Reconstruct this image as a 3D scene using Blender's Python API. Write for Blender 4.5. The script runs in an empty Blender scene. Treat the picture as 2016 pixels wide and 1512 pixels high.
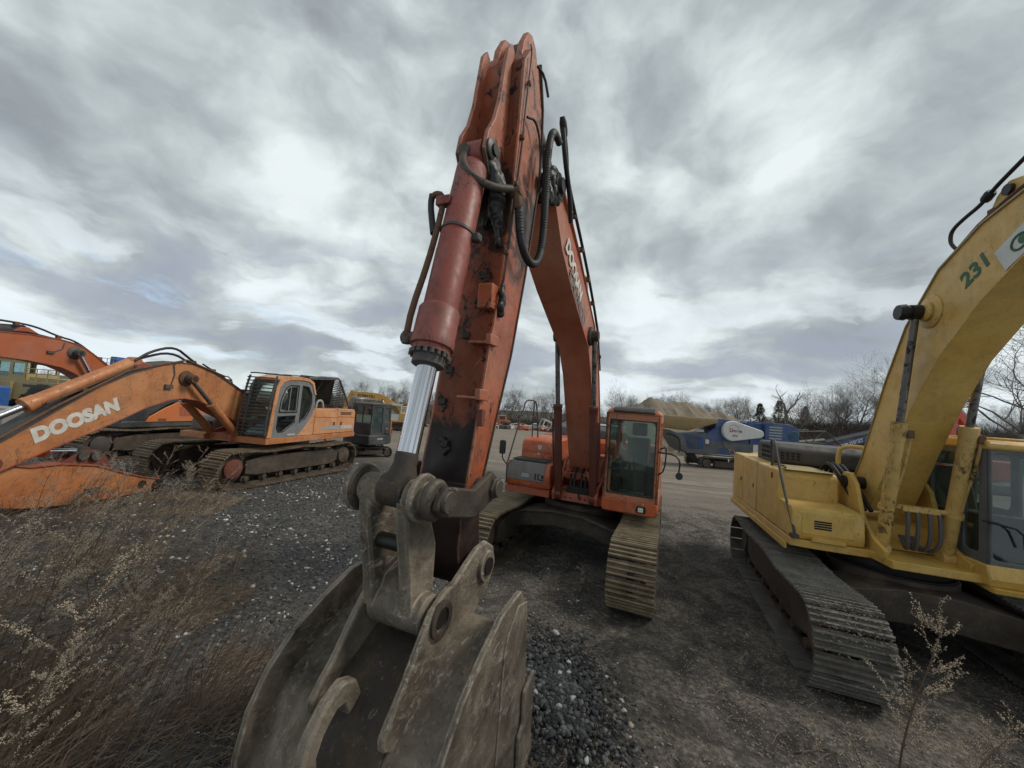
import bpy, bmesh, math, random
import numpy as np
from mathutils import Vector, Matrix, noise as mnoise
R = math.radians
C = bpy.context.scene.collection
rnd = random.Random(7)

# ------------------------------------------------------------------ materials
MATS = {}
def newmat(name):
    m = bpy.data.materials.new(name); m.use_nodes = True
    nt = m.node_tree; nt.nodes.clear()
    out = nt.nodes.new('ShaderNodeOutputMaterial')
    b = nt.nodes.new('ShaderNodeBsdfPrincipled')
    nt.links.new(b.outputs[0], out.inputs[0])
    MATS[name] = m
    return m, nt, b
class NT:
    def __init__(s, nt):
        s.nt = nt
        s.tc = nt.nodes.new('ShaderNodeTexCoord')
        s.obj = s.tc.outputs['Object']
    def lk(s, a, b): s.nt.links.new(a, b)
    def setv(s, inp, v):
        if hasattr(v, 'links'): s.lk(v, inp)
        elif isinstance(v, (tuple, list)) and len(v) == 3 and inp.type == 'RGBA': inp.default_value = (*v, 1)
        else: inp.default_value = v
    def map(s, sc=(1,1,1), rot=(0,0,0), vec=None, loc=(0,0,0)):
        n = s.nt.nodes.new('ShaderNodeMapping'); n.inputs['Scale'].default_value = sc
        n.inputs['Rotation'].default_value = rot; n.inputs['Location'].default_value = loc
        s.lk(vec or s.obj, n.inputs[0]); return n.outputs[0]
    def noise(s, scale, detail=4, rough=.55, dist=0, vec=None):
        n = s.nt.nodes.new('ShaderNodeTexNoise')
        n.inputs['Scale'].default_value = scale; n.inputs['Detail'].default_value = detail
        n.inputs['Roughness'].default_value = rough; n.inputs['Distortion'].default_value = dist
        s.lk(vec or s.obj, n.inputs['Vector']); return n.outputs[0]
    def voro(s, scale, vec=None, feat='F1', out=0, rand=1):
        n = s.nt.nodes.new('ShaderNodeTexVoronoi'); n.feature = feat
        n.inputs['Scale'].default_value = scale; n.inputs['Randomness'].default_value = rand
        s.lk(vec or s.obj, n.inputs['Vector']); return n.outputs[out]
    def ramp(s, v, lo, hi, a=0., b=1.):
        n = s.nt.nodes.new('ShaderNodeMapRange'); n.clamp = True
        s.lk(v, n.inputs[0]); n.inputs[1].default_value = lo; n.inputs[2].default_value = hi
        n.inputs[3].default_value = a; n.inputs[4].default_value = b; return n.outputs[0]
    def cramp(s, v, stops):
        n = s.nt.nodes.new('ShaderNodeValToRGB'); e = n.color_ramp.elements
        e[0].position, e[0].color = stops[0][0], (*stops[0][1], 1)
        e[1].position, e[1].color = stops[-1][0], (*stops[-1][1], 1)
        for p, c in stops[1:-1]:
            q = e.new(p); q.color = (*c, 1)
        s.lk(v, n.inputs[0]); return n.outputs[0]
    def math(s, op, a, b=0., c=0.):
        n = s.nt.nodes.new('ShaderNodeMath'); n.operation = op; n.use_clamp = False
        for i, v in enumerate((a, b, c)): s.setv(n.inputs[i], v)
        return n.outputs[0]
    def mix(s, f, a, b, mode='MIX'):
        n = s.nt.nodes.new('ShaderNodeMix'); n.data_type = 'RGBA'; n.blend_type = mode
        s.setv(n.inputs[0], f); s.setv(n.inputs[6], a); s.setv(n.inputs[7], b)
        return n.outputs[2]
    def sep(s, v=None):
        n = s.nt.nodes.new('ShaderNodeSeparateXYZ'); s.lk(v or s.obj, n.inputs[0]); return n.outputs
    def edge(s, rad=.012, amt=1.):
        bv = s.nt.nodes.new('ShaderNodeBevel'); bv.samples = 3; bv.inputs[0].default_value = rad
        g = s.nt.nodes.new('ShaderNodeNewGeometry'); d = s.nt.nodes.new('ShaderNodeVectorMath'); d.operation = 'DOT_PRODUCT'
        s.lk(bv.outputs[0], d.inputs[0]); s.lk(g.outputs['Normal'], d.inputs[1])
        e = s.ramp(d.outputs['Value'], .99, .86); return s.math('MULTIPLY', s.math('MULTIPLY', e, s.ramp(s.noise(11, 6, .7), .38, .55)), amt)
    def bump(s, h, strength=.3, dist=.02):
        n = s.nt.nodes.new('ShaderNodeBump'); n.inputs['Strength'].default_value = strength
        n.inputs['Distance'].default_value = dist; s.lk(h, n.inputs['Height']); return n.outputs[0]

def paint(name, col, dirt=(.035,.028,.022), amt=.5, rough=.55, chip=.5, fade=None, spot=None, grease=None, sc=1., bright=1., stk=1., edge=None):
    """weathered paint: fading, blotchy grime, long scratches, chips, optional grease"""
    m, nt, b = newmat(name); q = NT(nt)
    fade = fade or tuple(min(1, c*.8+.06) for c in col)
    n1 = q.noise(1.1*sc, 5); c = q.mix(q.ramp(n1, .38, .64), col, fade)
    n2 = q.noise(2.6*sc, 12, .72, .4)
    c = q.mix(q.ramp(n2, .44, .72, 0, .55*amt), c, dirt)                     # film of grime
    gate = q.ramp(q.noise(1.3*sc, 4, .6), .43, .60)
    v = q.map((15*sc, 15*sc, 1.0*sc), (.05, .1, .1)); n3 = q.noise(1.5, 7, .65, .2, v)
    c = q.mix(q.math('MULTIPLY', q.ramp(n3, .55, .68), q.math('MULTIPLY', gate, .75*amt*stk)), c, dirt)   # runs
    n6 = q.noise(3.2*sc, 6, .62, 1.4, q.map((1.6, 1.6, 1), (.7, .3, 1.1)))
    hair = q.ramp(q.math('ABSOLUTE', q.math('SUBTRACT', n6, .5)), .010, .003)
    c = q.mix(q.math('MULTIPLY', hair, q.math('MULTIPLY', q.ramp(q.noise(2.1*sc, 5, .7, 0, q.map((1,1,1), (0,0,0), None, (4,4,4))), .48, .58), min(1, amt*1.1*stk))), c, tuple(x*.6 for x in dirt))   # scratches
    n4 = q.noise(20*sc, 9, .75, .9, q.map((1, 1, .55)))
    gate2 = q.ramp(q.noise(1.9*sc, 6, .65, 0, q.map((1,1,1), (0,0,0), None, (9,2,5))), .47, .60)
    chipm = q.math('MULTIPLY', q.ramp(n4, .60-.05*chip, .62-.05*chip), q.math('MINIMUM', q.math('MULTIPLY', gate2, min(1, chip*1.6)), 1.))
    c = q.mix(chipm, c, (.035,.02,.014))
    if spot:
        vv = q.noise(22, 2, .4); gate = q.ramp(q.noise(2.2, 3), .5, .6)
        c = q.mix(q.math('MULTIPLY', q.ramp(vv, .70, .71), gate), c, spot)
    if grease:                     # black grease: heavy below a height and in blobs
        x, y, z = q.sep()[:3]
        g1 = q.ramp(z, grease[0]+.25, grease[0]-.15)
        nn = q.noise(2.4, 6, .65, .8)
        gg = q.ramp(q.math('ADD', g1, q.math('MULTIPLY', q.math('SUBTRACT', nn, .5), 1.5)), .35, .62)
        g2 = q.ramp(q.math('ABSOLUTE', q.math('SUBTRACT', z, grease[1])), grease[2], grease[2]*.3)
        gg2 = q.ramp(q.math('ADD', g2, q.math('MULTIPLY', q.math('SUBTRACT', q.noise(4.5, 6, .65, 1.1), .5), 2.6)), .62, .85)
        side = q.ramp(q.math('ABSOLUTE', y), .212, .218, 1, .12)
        g3 = q.ramp(q.noise(6, 6, .65, .8), .565, .62)
        gg = q.math('MAXIMUM', q.math('MULTIPLY', q.math('MAXIMUM', gg, g3), side), q.math('MULTIPLY', gg2, .9))
        c = q.mix(q.math('MULTIPLY', gg, .95), c, (.012,.011,.010))
    if edge: c = q.mix(q.edge(.014, edge[1]), c, edge[0])
    q.lk(c, b.inputs['Base Color'])
    b.inputs['Roughness'].default_value = rough
    q.lk(q.ramp(q.noise(7, 5), .3, .7, rough-.15, min(1, rough+.25)), b.inputs['Roughness'])
    hh = q.math('ADD', q.math('MULTIPLY', n4, .5), q.math('MULTIPLY', chipm, -.6))
    q.lk(q.bump(hh, .35, .006), b.inputs['Normal'])
    return m
def metal(name, col, rough=.35, metallic=.9, amt=.3, dirt=(.03,.025,.02)):
    m, nt, b = newmat(name); q = NT(nt)
    n = q.noise(9, 8, .7, .6)
    q.lk(q.mix(q.ramp(n, .62-.12*amt, .74-.12*amt), col, dirt), b.inputs['Base Color'])
    b.inputs['Metallic'].default_value = metallic
    q.lk(q.ramp(n, .35, .7, rough, min(1, rough+.35)), b.inputs['Roughness'])
    return m
def rough_steel(name, a, b_, c_, light=(.33,.3,.25), lamt=.5, sc=1., bumpd=.012, edge=0):
    """muddy worn bare steel (bucket, tracks)"""
    m, nt, b = newmat(name); q = NT(nt)
    n = q.noise(3*sc, 8, .65, .5)
    c = q.cramp(n, [(.3, a), (.5, b_), (.72, c_)])
    v = q.map((3, 9, 7), (.3, .4, .2)); s1 = q.noise(2.6*sc, 10, .78, .8, v)
    c = q.mix(q.ramp(q.noise(1.1*sc, 6, .6, .5), .42, .62, 0, .6), c, tuple(x*.55 for x in b_))
    c = q.mix(q.math('MULTIPLY', q.ramp(s1, .60-.07*lamt, .70-.06*lamt, 0, .75), q.ramp(q.noise(1.7*sc, 5), .42, .58, .15, 1)), c, light)
    c = q.mix(q.math('MULTIPLY', q.ramp(q.noise(6*sc, 8, .7, .3), .56, .66), .4), c, (.17,.085,.04))
    n5 = q.noise(26*sc, 6, .7)
    c = q.mix(q.ramp(n5, .58, .72, 0, .6), c, tuple(x*.35 for x in a))
    if edge: c = q.mix(q.edge(.022, edge), c, light)
    q.lk(c, b.inputs['Base Color'])
    q.lk(q.ramp(n, .3, .7, .5, .9), b.inputs['Roughness'])
    b.inputs['Metallic'].default_value = .15
    h = q.math('ADD', q.noise(14*sc, 8, .7), q.math('MULTIPLY', s1, .6))
    q.lk(q.bump(h, .6, bumpd), b.inputs['Normal'])
    return m
def plain(name, col, rough=.6, metallic=0., emit=None):
    m, nt, b = newmat(name); q = NT(nt)
    n = q.noise(6, 5)
    q.lk(q.mix(q.ramp(n, .3, .7), tuple(x*.8 for x in col), tuple(min(1, x*1.12) for x in col)), b.inputs['Base Color'])
    b.inputs['Roughness'].default_value = rough; b.inputs['Metallic'].default_value = metallic
    return m
def glassmat(name, tint=(.35,.45,.42), dirt=.25, dcol=(.18,.19,.17)):
    m = bpy.data.materials.new(name); m.use_nodes = True; nt = m.node_tree; nt.nodes.clear()
    out = nt.nodes.new('ShaderNodeOutputMaterial'); q = NT(nt)
    tr = nt.nodes.new('ShaderNodeBsdfTransparent'); tr.inputs[0].default_value = (*tint, 1)
    gl = nt.nodes.new('ShaderNodeBsdfGlossy'); gl.inputs['Roughness'].default_value = .04
    fr = nt.nodes.new('ShaderNodeLayerWeight'); fr.inputs[0].default_value = .5
    f = q.math('MINIMUM', q.math('MULTIPLY_ADD', q.math('POWER', fr.outputs['Facing'], 4.), .7, .045), 1.)
    m1 = nt.nodes.new('ShaderNodeMixShader'); q.lk(f, m1.inputs[0]); q.lk(tr.outputs[0], m1.inputs[1]); q.lk(gl.outputs[0], m1.inputs[2])
    df = nt.nodes.new('ShaderNodeBsdfDiffuse'); df.inputs[0].default_value = (*dcol, 1)
    m2 = nt.nodes.new('ShaderNodeMixShader'); q.lk(q.ramp(q.noise(4, 6, .6), .35, .75, dirt*.4, dirt*1.3), m2.inputs[0])
    q.lk(m1.outputs[0], m2.inputs[1]); q.lk(df.outputs[0], m2.inputs[2]); q.lk(m2.outputs[0], out.inputs[0])
    MATS[name] = m; return m

paint('orange_main', (.50,.10,.028), amt=.75, chip=.7, edge=((.06,.025,.015), .7), fade=(.42,.15,.075), spot=(.6,.55,.5), rough=.45)
paint('orange_boom', (.40,.105,.05), amt=.4, chip=.2, fade=(.42,.17,.105), rough=.42)
paint('orange_stick', (.40,.085,.026), amt=1., chip=1., fade=(.40,.14,.078), grease=(2.75, 4.75, .75), edge=((.42,.30,.2), .8), rough=.42, dirt=(.03,.02,.015))
paint('ear_paint', (.33,.085,.04), amt=.6, chip=.5, fade=(.4,.15,.09), grease=(-9, 5.0, .42), edge=((.5,.36,.24), 1.), rough=.45)
paint('dark_red', (.13,.03,.018), amt=.7, chip=.3, fade=(.10,.04,.03))
paint('red_cylinder', (.21,.042,.030), amt=1., chip=.9, fade=(.25,.075,.055), rough=.5)
paint('cab_orange', (.46,.15,.065), amt=.6, chip=.7, edge=((.08,.03,.02), .6), fade=(.52,.23,.125), rough=.42)
paint('orange_faded', (.46,.165,.058), amt=.75, chip=.5, fade=(.52,.23,.10), rough=.45, edge=((.10,.04,.02), .6))
paint('orange_pale', (.60,.265,.115), amt=.6, chip=.5, fade=(.66,.33,.17), rough=.45, edge=((.16,.06,.03), .7))
paint('orange_deep', (.36,.08,.03), amt=.6, chip=.4)
paint('orange_new', (.62,.16,.03), amt=.1, chip=0, rough=.4)
paint('orange_boom_new', (.42,.10,.025), amt=.3, chip=0, rough=.4)
paint('yellow', (.60,.37,.08), amt=.55, chip=.35, edge=((.10,.055,.02), .75), fade=(.60,.40,.125), rough=.42, stk=.6)
paint('yellow_chipped', (.56,.35,.09), amt=.6, chip=1.7, edge=((.07,.04,.02), .8), fade=(.56,.39,.14), sc=.75)
paint('yellow_dull', (.36,.28,.12), amt=.3, chip=.2)
paint('yellow_far', (.55,.30,.06), amt=.3, chip=.1)
paint('blue', (.010,.05,.17), amt=.2, chip=.1, rough=.45)
paint('hopper_ochre', (.36,.25,.10), amt=.45, chip=.1)
paint('white_paint', (.62,.62,.60), amt=.2, chip=.1)
paint('container_white', (.60,.62,.60), amt=.3, chip=.1, dirt=(.25,.23,.2))
paint('grey_body', (.085,.09,.095), amt=.5, chip=.25)
paint('door_grey', (.19,.20,.205), amt=.5, chip=.4)
paint('grey_light', (.33,.34,.34), amt=.3, chip=.2)
paint('dark_body', (.035,.038,.042), amt=.2, chip=.0, rough=.4)
paint('toolbox_grey', (.17,.15,.14), amt=.6, chip=.5, spot=(.55,.52,.48))
paint('hood_black', (.05,.048,.046), amt=.4, chip=.1, rough=.6, fade=(.09,.08,.075))
paint('red_far', (.5,.06,.03), amt=.2, chip=0)
rough_steel('bucket_steel', (.034,.027,.021), (.165,.135,.10), (.34,.29,.225), light=(.55,.49,.41), lamt=1.0, edge=.9, bumpd=.03)
rough_steel('bucket_dark', (.020,.016,.013), (.055,.042,.032), (.11,.085,.06), lamt=.3)
rough_steel('track_steel', (.05,.036,.024), (.115,.085,.058), (.20,.155,.105), light=(.34,.28,.20), sc=1.6, lamt=.7, bumpd=.006)
rough_steel('rib_tan', (.12,.09,.055), (.25,.195,.12), (.36,.29,.185), light=(.5,.42,.28), sc=1.6, lamt=.9, bumpd=.004)
rough_steel('rib_grey', (.08,.075,.066), (.17,.16,.14), (.27,.255,.23), light=(.42,.4,.36), sc=1.6, lamt=1, bumpd=.01)
rough_steel('track_grey', (.05,.046,.04), (.115,.108,.095), (.2,.19,.17), light=(.32,.31,.28), sc=1.6, bumpd=.02)
rough_steel('frame_steel', (.035,.028,.022), (.075,.058,.045), (.14,.11,.085), lamt=.3)
plain('under_black', (.014,.013,.012), .8)
plain('rubber', (.02,.02,.02), .65)
plain('hose_black', (.014,.013,.013), .6)
plain('grease_black', (.012,.011,.010), .5)
plain('seat_grey', (.05,.052,.055), .85)
plain('loop_hose', (.085,.08,.072), .6)
plain('decal_white', (.62,.6,.55), .6)
plain('decal_grey', (.16,.14,.13), .6)
plain('decal_green', (.03,.12,.06), .6)
plain('decal_red', (.5,.03,.05), .6)
plain('lamp_glass', (.6,.6,.55), .15)
plain('brick_red', (.22,.07,.05), .9)
plain('roof_shingle', (.32,.32,.31), .9)
plain('blue_tank', (.02,.09,.3), .5)
plain('grey_block', (.27,.26,.24), .9)
m_, nt_, b_ = newmat('chrome'); b_.inputs['Base Color'].default_value = (.62,.63,.66,1); b_.inputs['Metallic'].default_value = 1; b_.inputs['Roughness'].default_value = .16
metal('rod_dull', (.16,.155,.145), .35, .7, .9)
metal('pin_steel', (.10,.085,.07), .5, .5, .7)
metal('rusty', (.14,.075,.045), .8, .2, .6)
metal('rusty_red', (.16,.05,.035), .8, .1, .5)
glassmat('glass', (.82,.90,.87), .08); glassmat('glass_dark', (.74,.80,.80), .06, (.05,.055,.06)); glassmat('glass_blue', (.72,.84,.84), .15, (.25,.3,.3))
M_ = MATS

# ------------------------------------------------------------------ geometry
class MB:
    def __init__(s): s.v = []; s.f = []; s.m = Matrix.Identity(4); s.sm = []
    def add(s, vs, fs, smooth=False):
        n = len(s.v); m = s.m
        s.v += [tuple(m @ Vector(p)) for p in vs]; s.f += [tuple(i+n for i in f) for f in fs]; s.sm += [smooth]*len(fs)
        return s
    def box(s, x0, x1, y0, y1, z0, z1):
        return s.add([(x0,y0,z0),(x1,y0,z0),(x1,y1,z0),(x0,y1,z0),(x0,y0,z1),(x1,y0,z1),(x1,y1,z1),(x0,y1,z1)],
              [(0,3,2,1),(4,5,6,7),(0,1,5,4),(1,2,6,5),(2,3,7,6),(3,0,4,7)])
    def prism(s, pts, y0, y1, ax='y'):
        """polygon in xz (ax y), yz (ax x) or xy (ax z) extruded"""
        def P(p, t): return {'y':(p[0],t,p[1]), 'x':(t,p[0],p[1]), 'z':(p[0],p[1],t)}[ax]
        n = len(pts); a = sum(pts[i][0]*pts[(i+1)%n][1]-pts[(i+1)%n][0]*pts[i][1] for i in range(n))
        vs = [P(p, y0) for p in pts]+[P(p, y1) for p in pts]
        flip = (a > 0) ^ (ax == 'y')
        fs = [tuple(range(n))[::-1], tuple(range(n, 2*n))]+[(i,(i+1)%n,(i+1)%n+n,i+n) for i in range(n)]
        if not flip: fs = [f[::-1] for f in fs]
        return s.add(vs, fs)
    def loft(s, secs, caps=True, smooth=False):
        n = len(secs[0]); vs = [p for q in secs for p in q]; fs = []
        for k in range(len(secs)-1):
            for i in range(n): fs.append((k*n+i, k*n+(i+1)%n, (k+1)*n+(i+1)%n, (k+1)*n+i))
        if caps: fs += [tuple(range(n))[::-1], tuple(range((len(secs)-1)*n, len(secs)*n))]
        return s.add(vs, fs, smooth)
    def beam(s, up, lo, w):
        """box beam in xz; up/lo same-length polylines; w half widths"""
        if not hasattr(w, '__len__'): w = [w]*len(up)
        return s.loft([[(a[0],-h,a[1]),(a[0],h,a[1]),(b[0],h,b[1]),(b[0],-h,b[1])] for a, b, h in zip(up, lo, w)])
    def ring(s, p, d, r, n, up=None):
        d = d.normalized(); a = up or (Vector((0,0,1)) if abs(d.z) < .9 else Vector((1,0,0)))
        u = d.cross(a).normalized(); v = d.cross(u)
        return [tuple(p+(u*math.cos(6.28318*i/n)+v*math.sin(6.28318*i/n))*r) for i in range(n)]
    def cyl(s, p0, p1, r, n=20, r2=None, smooth=True):
        p0, p1 = Vector(p0), Vector(p1); d = p1-p0
        return s.loft([s.ring(p0, d, r, n), s.ring(p1, d, r if r2 is None else r2, n)], True, smooth)
    def turn(s, p0, p1, prof, n=24):
        """lathe along p0->p1, prof = [(t 0..1, r)]"""
        p0, p1 = Vector(p0), Vector(p1); d = p1-p0
        return s.loft([s.ring(p0+d*t, d, r, n) for t, r in prof], True, True)
    def tube(s, pts, r, n=8, sub=0):
        pts = [Vector(p) for p in pts]
        for _ in range(sub):
            q = [pts[0]]
            for a, b in zip(pts, pts[1:]): q += [a*.75+b*.25, a*.25+b*.75]
            pts = q+[pts[-1]]
        rs = r if hasattr(r, '__len__') else [r]*len(pts); secs = []; up = None
        for i, p in enumerate(pts):
            d = (pts[min(i+1, len(pts)-1)]-pts[max(i-1, 0)]).normalized()
            if up is None:
                a = Vector((0,0,1)) if abs(d.z) < .9 else Vector((1,0,0)); up = (a-d*a.dot(d)).normalized()
            else:
                up = up-d*up.dot(d)
                up = up.normalized() if up.length > 1e-6 else d.orthogonal().normalized()
            v = d.cross(up)
            secs.append([tuple(p+(up*math.cos(6.28318*k/n)+v*math.sin(6.28318*k/n))*rs[min(i, len(rs)-1)]) for k in range(n)])
        return s.loft(secs, True, True)
    def panel(s, o, u, v, w, h, hole, t, r=.06):
        """frame with rounded hole; o corner, u,v unit axes; hole (x0,y0,x1,y1); thickness t along -(u x v)"""
        o, u, v = Vector(o), Vector(u).normalized(), Vector(v).normalized(); nn = u.cross(v)
        K = 5; inn = []; x0, y0, x1, y1 = hole
        for cx, cy, a0 in ((x1-r,y1-r,0),(x0+r,y1-r,90),(x0+r,y0+r,180),(x1-r,y0+r,270)):
            for k in range(K):
                a = R(a0+90*k/(K-1)); inn.append((cx+r*math.cos(a), cy+r*math.sin(a)))
        outr = []
        for i, (cx, cy) in enumerate(((w,h),(0,h),(0,0),(w,0))): outr += [(cx, cy)]*K
        n = len(inn); P = lambda p, d: tuple(o+u*p[0]+v*p[1]-nn*d)
        vs = [P(p,0) for p in outr]+[P(p,0) for p in inn]+[P(p,t) for p in inn]+[P(p,t) for p in outr]
        fs = []
        for i in range(n):
            j = (i+1) % n
            for a in (0, n, 2*n, 3*n): 
                b = (a+n) % (4*n); fs.append((a+i, a+j, b+j, b+i))
        s.add(vs, fs); return s
    def build(s, name, mat, parent=None, bev=0, ang=38, seg=2):
        me = bpy.data.meshes.new(name); me.from_pydata(s.v, [], s.f); 
        bm = bmesh.new(); bm.from_mesh(me); bmesh.ops.remove_doubles(bm, verts=bm.verts, dist=1e-5)
        bmesh.ops.dissolve_degenerate(bm, edges=bm.edges, dist=1e-6)
        bmesh.ops.recalc_face_normals(bm, faces=bm.faces)
        for f in bm.faces: f.smooth = True
        for e in bm.edges:
            if len(e.link_faces) != 2 or e.calc_face_angle(3.14) > R(ang): e.smooth = False
        bm.to_mesh(me); bm.free()
        me.materials.append(M_[mat] if isinstance(mat, str) else mat)
        o = bpy.data.objects.new(name, me); C.objects.link(o)
        if parent: o.parent = parent
        if bev:
            b = o.modifiers.new('bevel', 'BEVEL'); b.width = bev; b.segments = seg; b.limit_method = 'ANGLE'; b.angle_limit = R(40)
        return o
def tag(o, label=None, cat=None, group=None, kind=None):
    for k, v in (('label',label),('category',cat),('group',group),('kind',kind)):
        if v: o[k] = v
    return o
def empty(name, loc, rz=0):
    o = bpy.data.objects.new(name, None); C.objects.link(o); o.location = loc; o.rotation_euler = (0,0,rz)
    o.empty_display_size = .3; return o
def text_mesh(name, txt, size, o, xdir, ydir, mat, parent, ext=.002, shear=0, off=.0, sx=1.):
    """lettering lying on the plane spanned by xdir, ydir at o (parent space)"""
    cu = bpy.data.curves.new(name, 'FONT'); cu.body = txt; cu.size = size; cu.extrude = ext; cu.shear = shear; cu.offset = off
    cu.align_x = 'LEFT'
    t = bpy.data.objects.new(name, cu); C.objects.link(t); bpy.context.view_layer.update()
    me = bpy.data.meshes.new_from_object(t); bpy.data.objects.remove(t)
    x = Vector(xdir).normalized(); y = Vector(ydir).normalized(); z = x.cross(y).normalized(); y = z.cross(x)
    m = Matrix(((x.x*sx,y.x,z.x,o[0]),(x.y*sx,y.y,z.y,o[1]),(x.z*sx,y.z,z.z,o[2]),(0,0,0,1)))
    me.transform(m); me.materials.clear(); me.materials.append(M_[mat])
    ob = bpy.data.objects.new(name, me); C.objects.link(ob)
    if parent: ob.parent = parent
    return ob
def sstep(a, b, x):
    t = max(0., min(1., (x-a)/(b-a))); return t*t*(3-2*t)
def gz(x, y):
    z = -.022*(max(-16, min(10, x))-1)*max(0, 1-max(0, y-20)/30)-max(0, min(y, 300)-22)*.028
    z += sstep(30, 62, x)*sstep(32, 60, y)*4.6
    return z
# ------------------------------------------------------------------ crawler parts
def track_path(xf, xr, r, sag=.03, zc=None):
    """closed path of (pos2d, normal2d) around idler (xf) and sprocket (xr)"""
    zc = r if zc is None else zc; pts = []
    for k in range(13): a = R(-90+180*k/12); pts.append((xf+r*math.cos(a), zc+r*math.sin(a)))
    for k in range(1, 10): t = k/10; pts.append((xf+(xr-xf)*t, zc+r-sag*math.sin(math.pi*t*2)**2))
    for k in range(13): a = R(90+180*k/12); pts.append((xr+r*math.cos(a), zc+r*math.sin(a)))
    for k in range(1, 6): t = k/6; pts.append((xr+(xf-xr)*t, zc-r))
    return pts
def resample(pts, n):
    P = pts+[pts[0]]; L = [0]
    for a, b in zip(P, P[1:]): L.append(L[-1]+math.hypot(b[0]-a[0], b[1]-a[1]))
    out = []; j = 0
    for i in range(n):
        d = L[-1]*i/n
        while L[j+1] < d: j += 1
        t = (d-L[j])/(L[j+1]-L[j]); a, b = P[j], P[j+1]
        out.append(((a[0]+(b[0]-a[0])*t, a[1]+(b[1]-a[1])*t), math.atan2(b[1]-a[1], b[0]-a[0])))
    return out, L[-1]/n
def make_track(root, rot, side, p):
    """side -1/+1; p: g,w (half shoe width),xf,xr,r,n,mat,fmat"""
    yc = side*p['g']; w = p['w']; r = p['r']; n = p['n']
    M = Matrix.Rotation(rot, 4, 'Z') @ Matrix.Translation((0, p.get('dy', 0), 0))
    sh, pitch = resample(track_path(p['xf'], p['xr'], r-.045, .045), n)
    mb = MB(); mb.m = M
    h = pitch*.5; g = p.get('gh', .026)
    prof = [(-h*.98,-.012),(-h*.98,.012),(h*.92,.012),(h*.98,-.004),(h*.92,-.012)]; g = g+.014; ribs = MB(); ribs.m = M
    rr = random.Random(int(p['g']*100)+side)
    for (x, z), a in sh:
        c, s_ = math.cos(a), math.sin(a); nx, nz = s_, -c      # outward for ccw path
        j = rr.uniform(-.006, .006); a += rr.gauss(0, .03); c, s_ = math.cos(a), math.sin(a); nx, nz = s_, -c
        poly = [(x+c*t+nx*(q+.03+j), z+s_*t+nz*(q+.03+j)) for t, q in prof]
        mb.prism(poly, yc-w, yc+w)
        for t0, gg in ((-.80, g), (-.12, g*.85), (.55, g*.85)):
            poly = [(x+c*t*h+nx*(q+.03+j), z+s_*t*h+nz*(q+.03+j)) for t, q in ((t0-.15,.006),(t0-.09,gg),(t0+.09,gg),(t0+.15,.006))]
            ribs.prism(poly, yc-w+.004, yc+w-.004)
    tr = mb.build('track', p['mat'], root)
    ribs.build('grouser_bars', p.get('rmat', 'rib_tan'), tr)
    # link chain + bolts
    mb = MB(); mb.m = M
    for (x, z), a in sh:
        c, s_ = math.cos(a), math.sin(a); nx, nz = s_, -c
        for yy in (-.085, .085):
            poly = [(x+c*t+nx*q, z+s_*t+nz*q) for t, q in ((-h*1.1,.02),(h*.9,.02),(h*1.1,-.07),(-h*.9,-.07))]
            mb.prism(poly, yc+yy-.022, yc+yy+.022)
    mb.build('track_chain', 'frame_steel', tr)
    if p.get('bolts'):
        mb = MB(); mb.m = M
        for (x, z), a in sh:
            c, s_ = math.cos(a), math.sin(a); nx, nz = s_, -c
            for yy in (-.105, .075):
                for t in (-.45*h, .38*h):
                    q0 = Vector((x+c*t+nx*.04, yc+yy+.015, z+s_*t+nz*.04)); q1 = q0+Vector((nx,0,nz))*.018
                    mb.cyl(q0, q1, .013, 6, smooth=False)
        mb.build('shoe_bolts', 'track_steel', tr)['kind'] = 'stuff'
        mb = MB(); mb.m = M
        for (x, z), a in sh:
            c, s_ = math.cos(a), math.sin(a); nx, nz = s_, -c
            poly = [(x+c*t+nx*q, z+s_*t+nz*q) for t, q in ((-.62*h,.030),(-.28*h,.030),(-.28*h,.0462),(-.62*h,.0462))]
            mb.prism(poly, yc-.045, yc+.045)
        mb.build('shoe_slot', 'under_black', tr)['kind'] = 'stuff'
    # frame
    f = MB(); f.m = M; xf, xr = p['xf'], p['xr']
    o = side*.17
    f.prism([(xf-.35,r*.62),(xf-.35,r*1.3),(xf-.9,r*1.52),(xr+.5,r*1.5),(xr+.3,r*1.2),(xr+.3,r*.7),(xr+.6,r*.5),(xf-.7,r*.5)], yc-.19, yc+.19)
    fr = f.build('track_frame', p.get('fmat', 'frame_steel'), root, bev=.012)
    if p.get('guard'):
        f = MB(); f.m = M
        f.prism([(xf+.02,r*.55),(xf-.02,r*1.45),(xf-.25,r*1.62),(xr+.4,r*1.58),(xr+.35,r*.85),(xf-.5,r*.8)], yc+side*.15, yc+side*.20)
        f.build('side_guard', p.get('fmat', 'frame_steel'), root, bev=.006)
    d = MB(); d.m = M
    d.turn((xf,yc-.16,r), (xf,yc+.16,r), [(0,.0),(0,.2),(.08,.22),(.08,r*.62),(.3,r*.8),(.7,r*.8),(.92,r*.62),(.92,.22),(1,.2),(1,0)])
    idl = d.build('idler', 'frame_steel', root)
    d = MB(); d.m = M; d.turn((xf,yc+side*.15,r), (xf,yc+side*.22,r), [(0,0),(0,r*.50),(.8,r*.50),(1,r*.45),(1,0)]); d.build('idler_cap', p.get('imat', 'rusty'), idl)
    d = MB(); d.m = M
    d.turn((xr,yc-.2,r), (xr,yc+.24*1, r), [(0,0),(0,.22),(.2,.26),(.3,r*.72),(.6,r*.72),(.7,.3),(1,.26),(1,0)])
    d.build('sprocket', p.get('fmat', 'frame_steel'), root)
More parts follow.
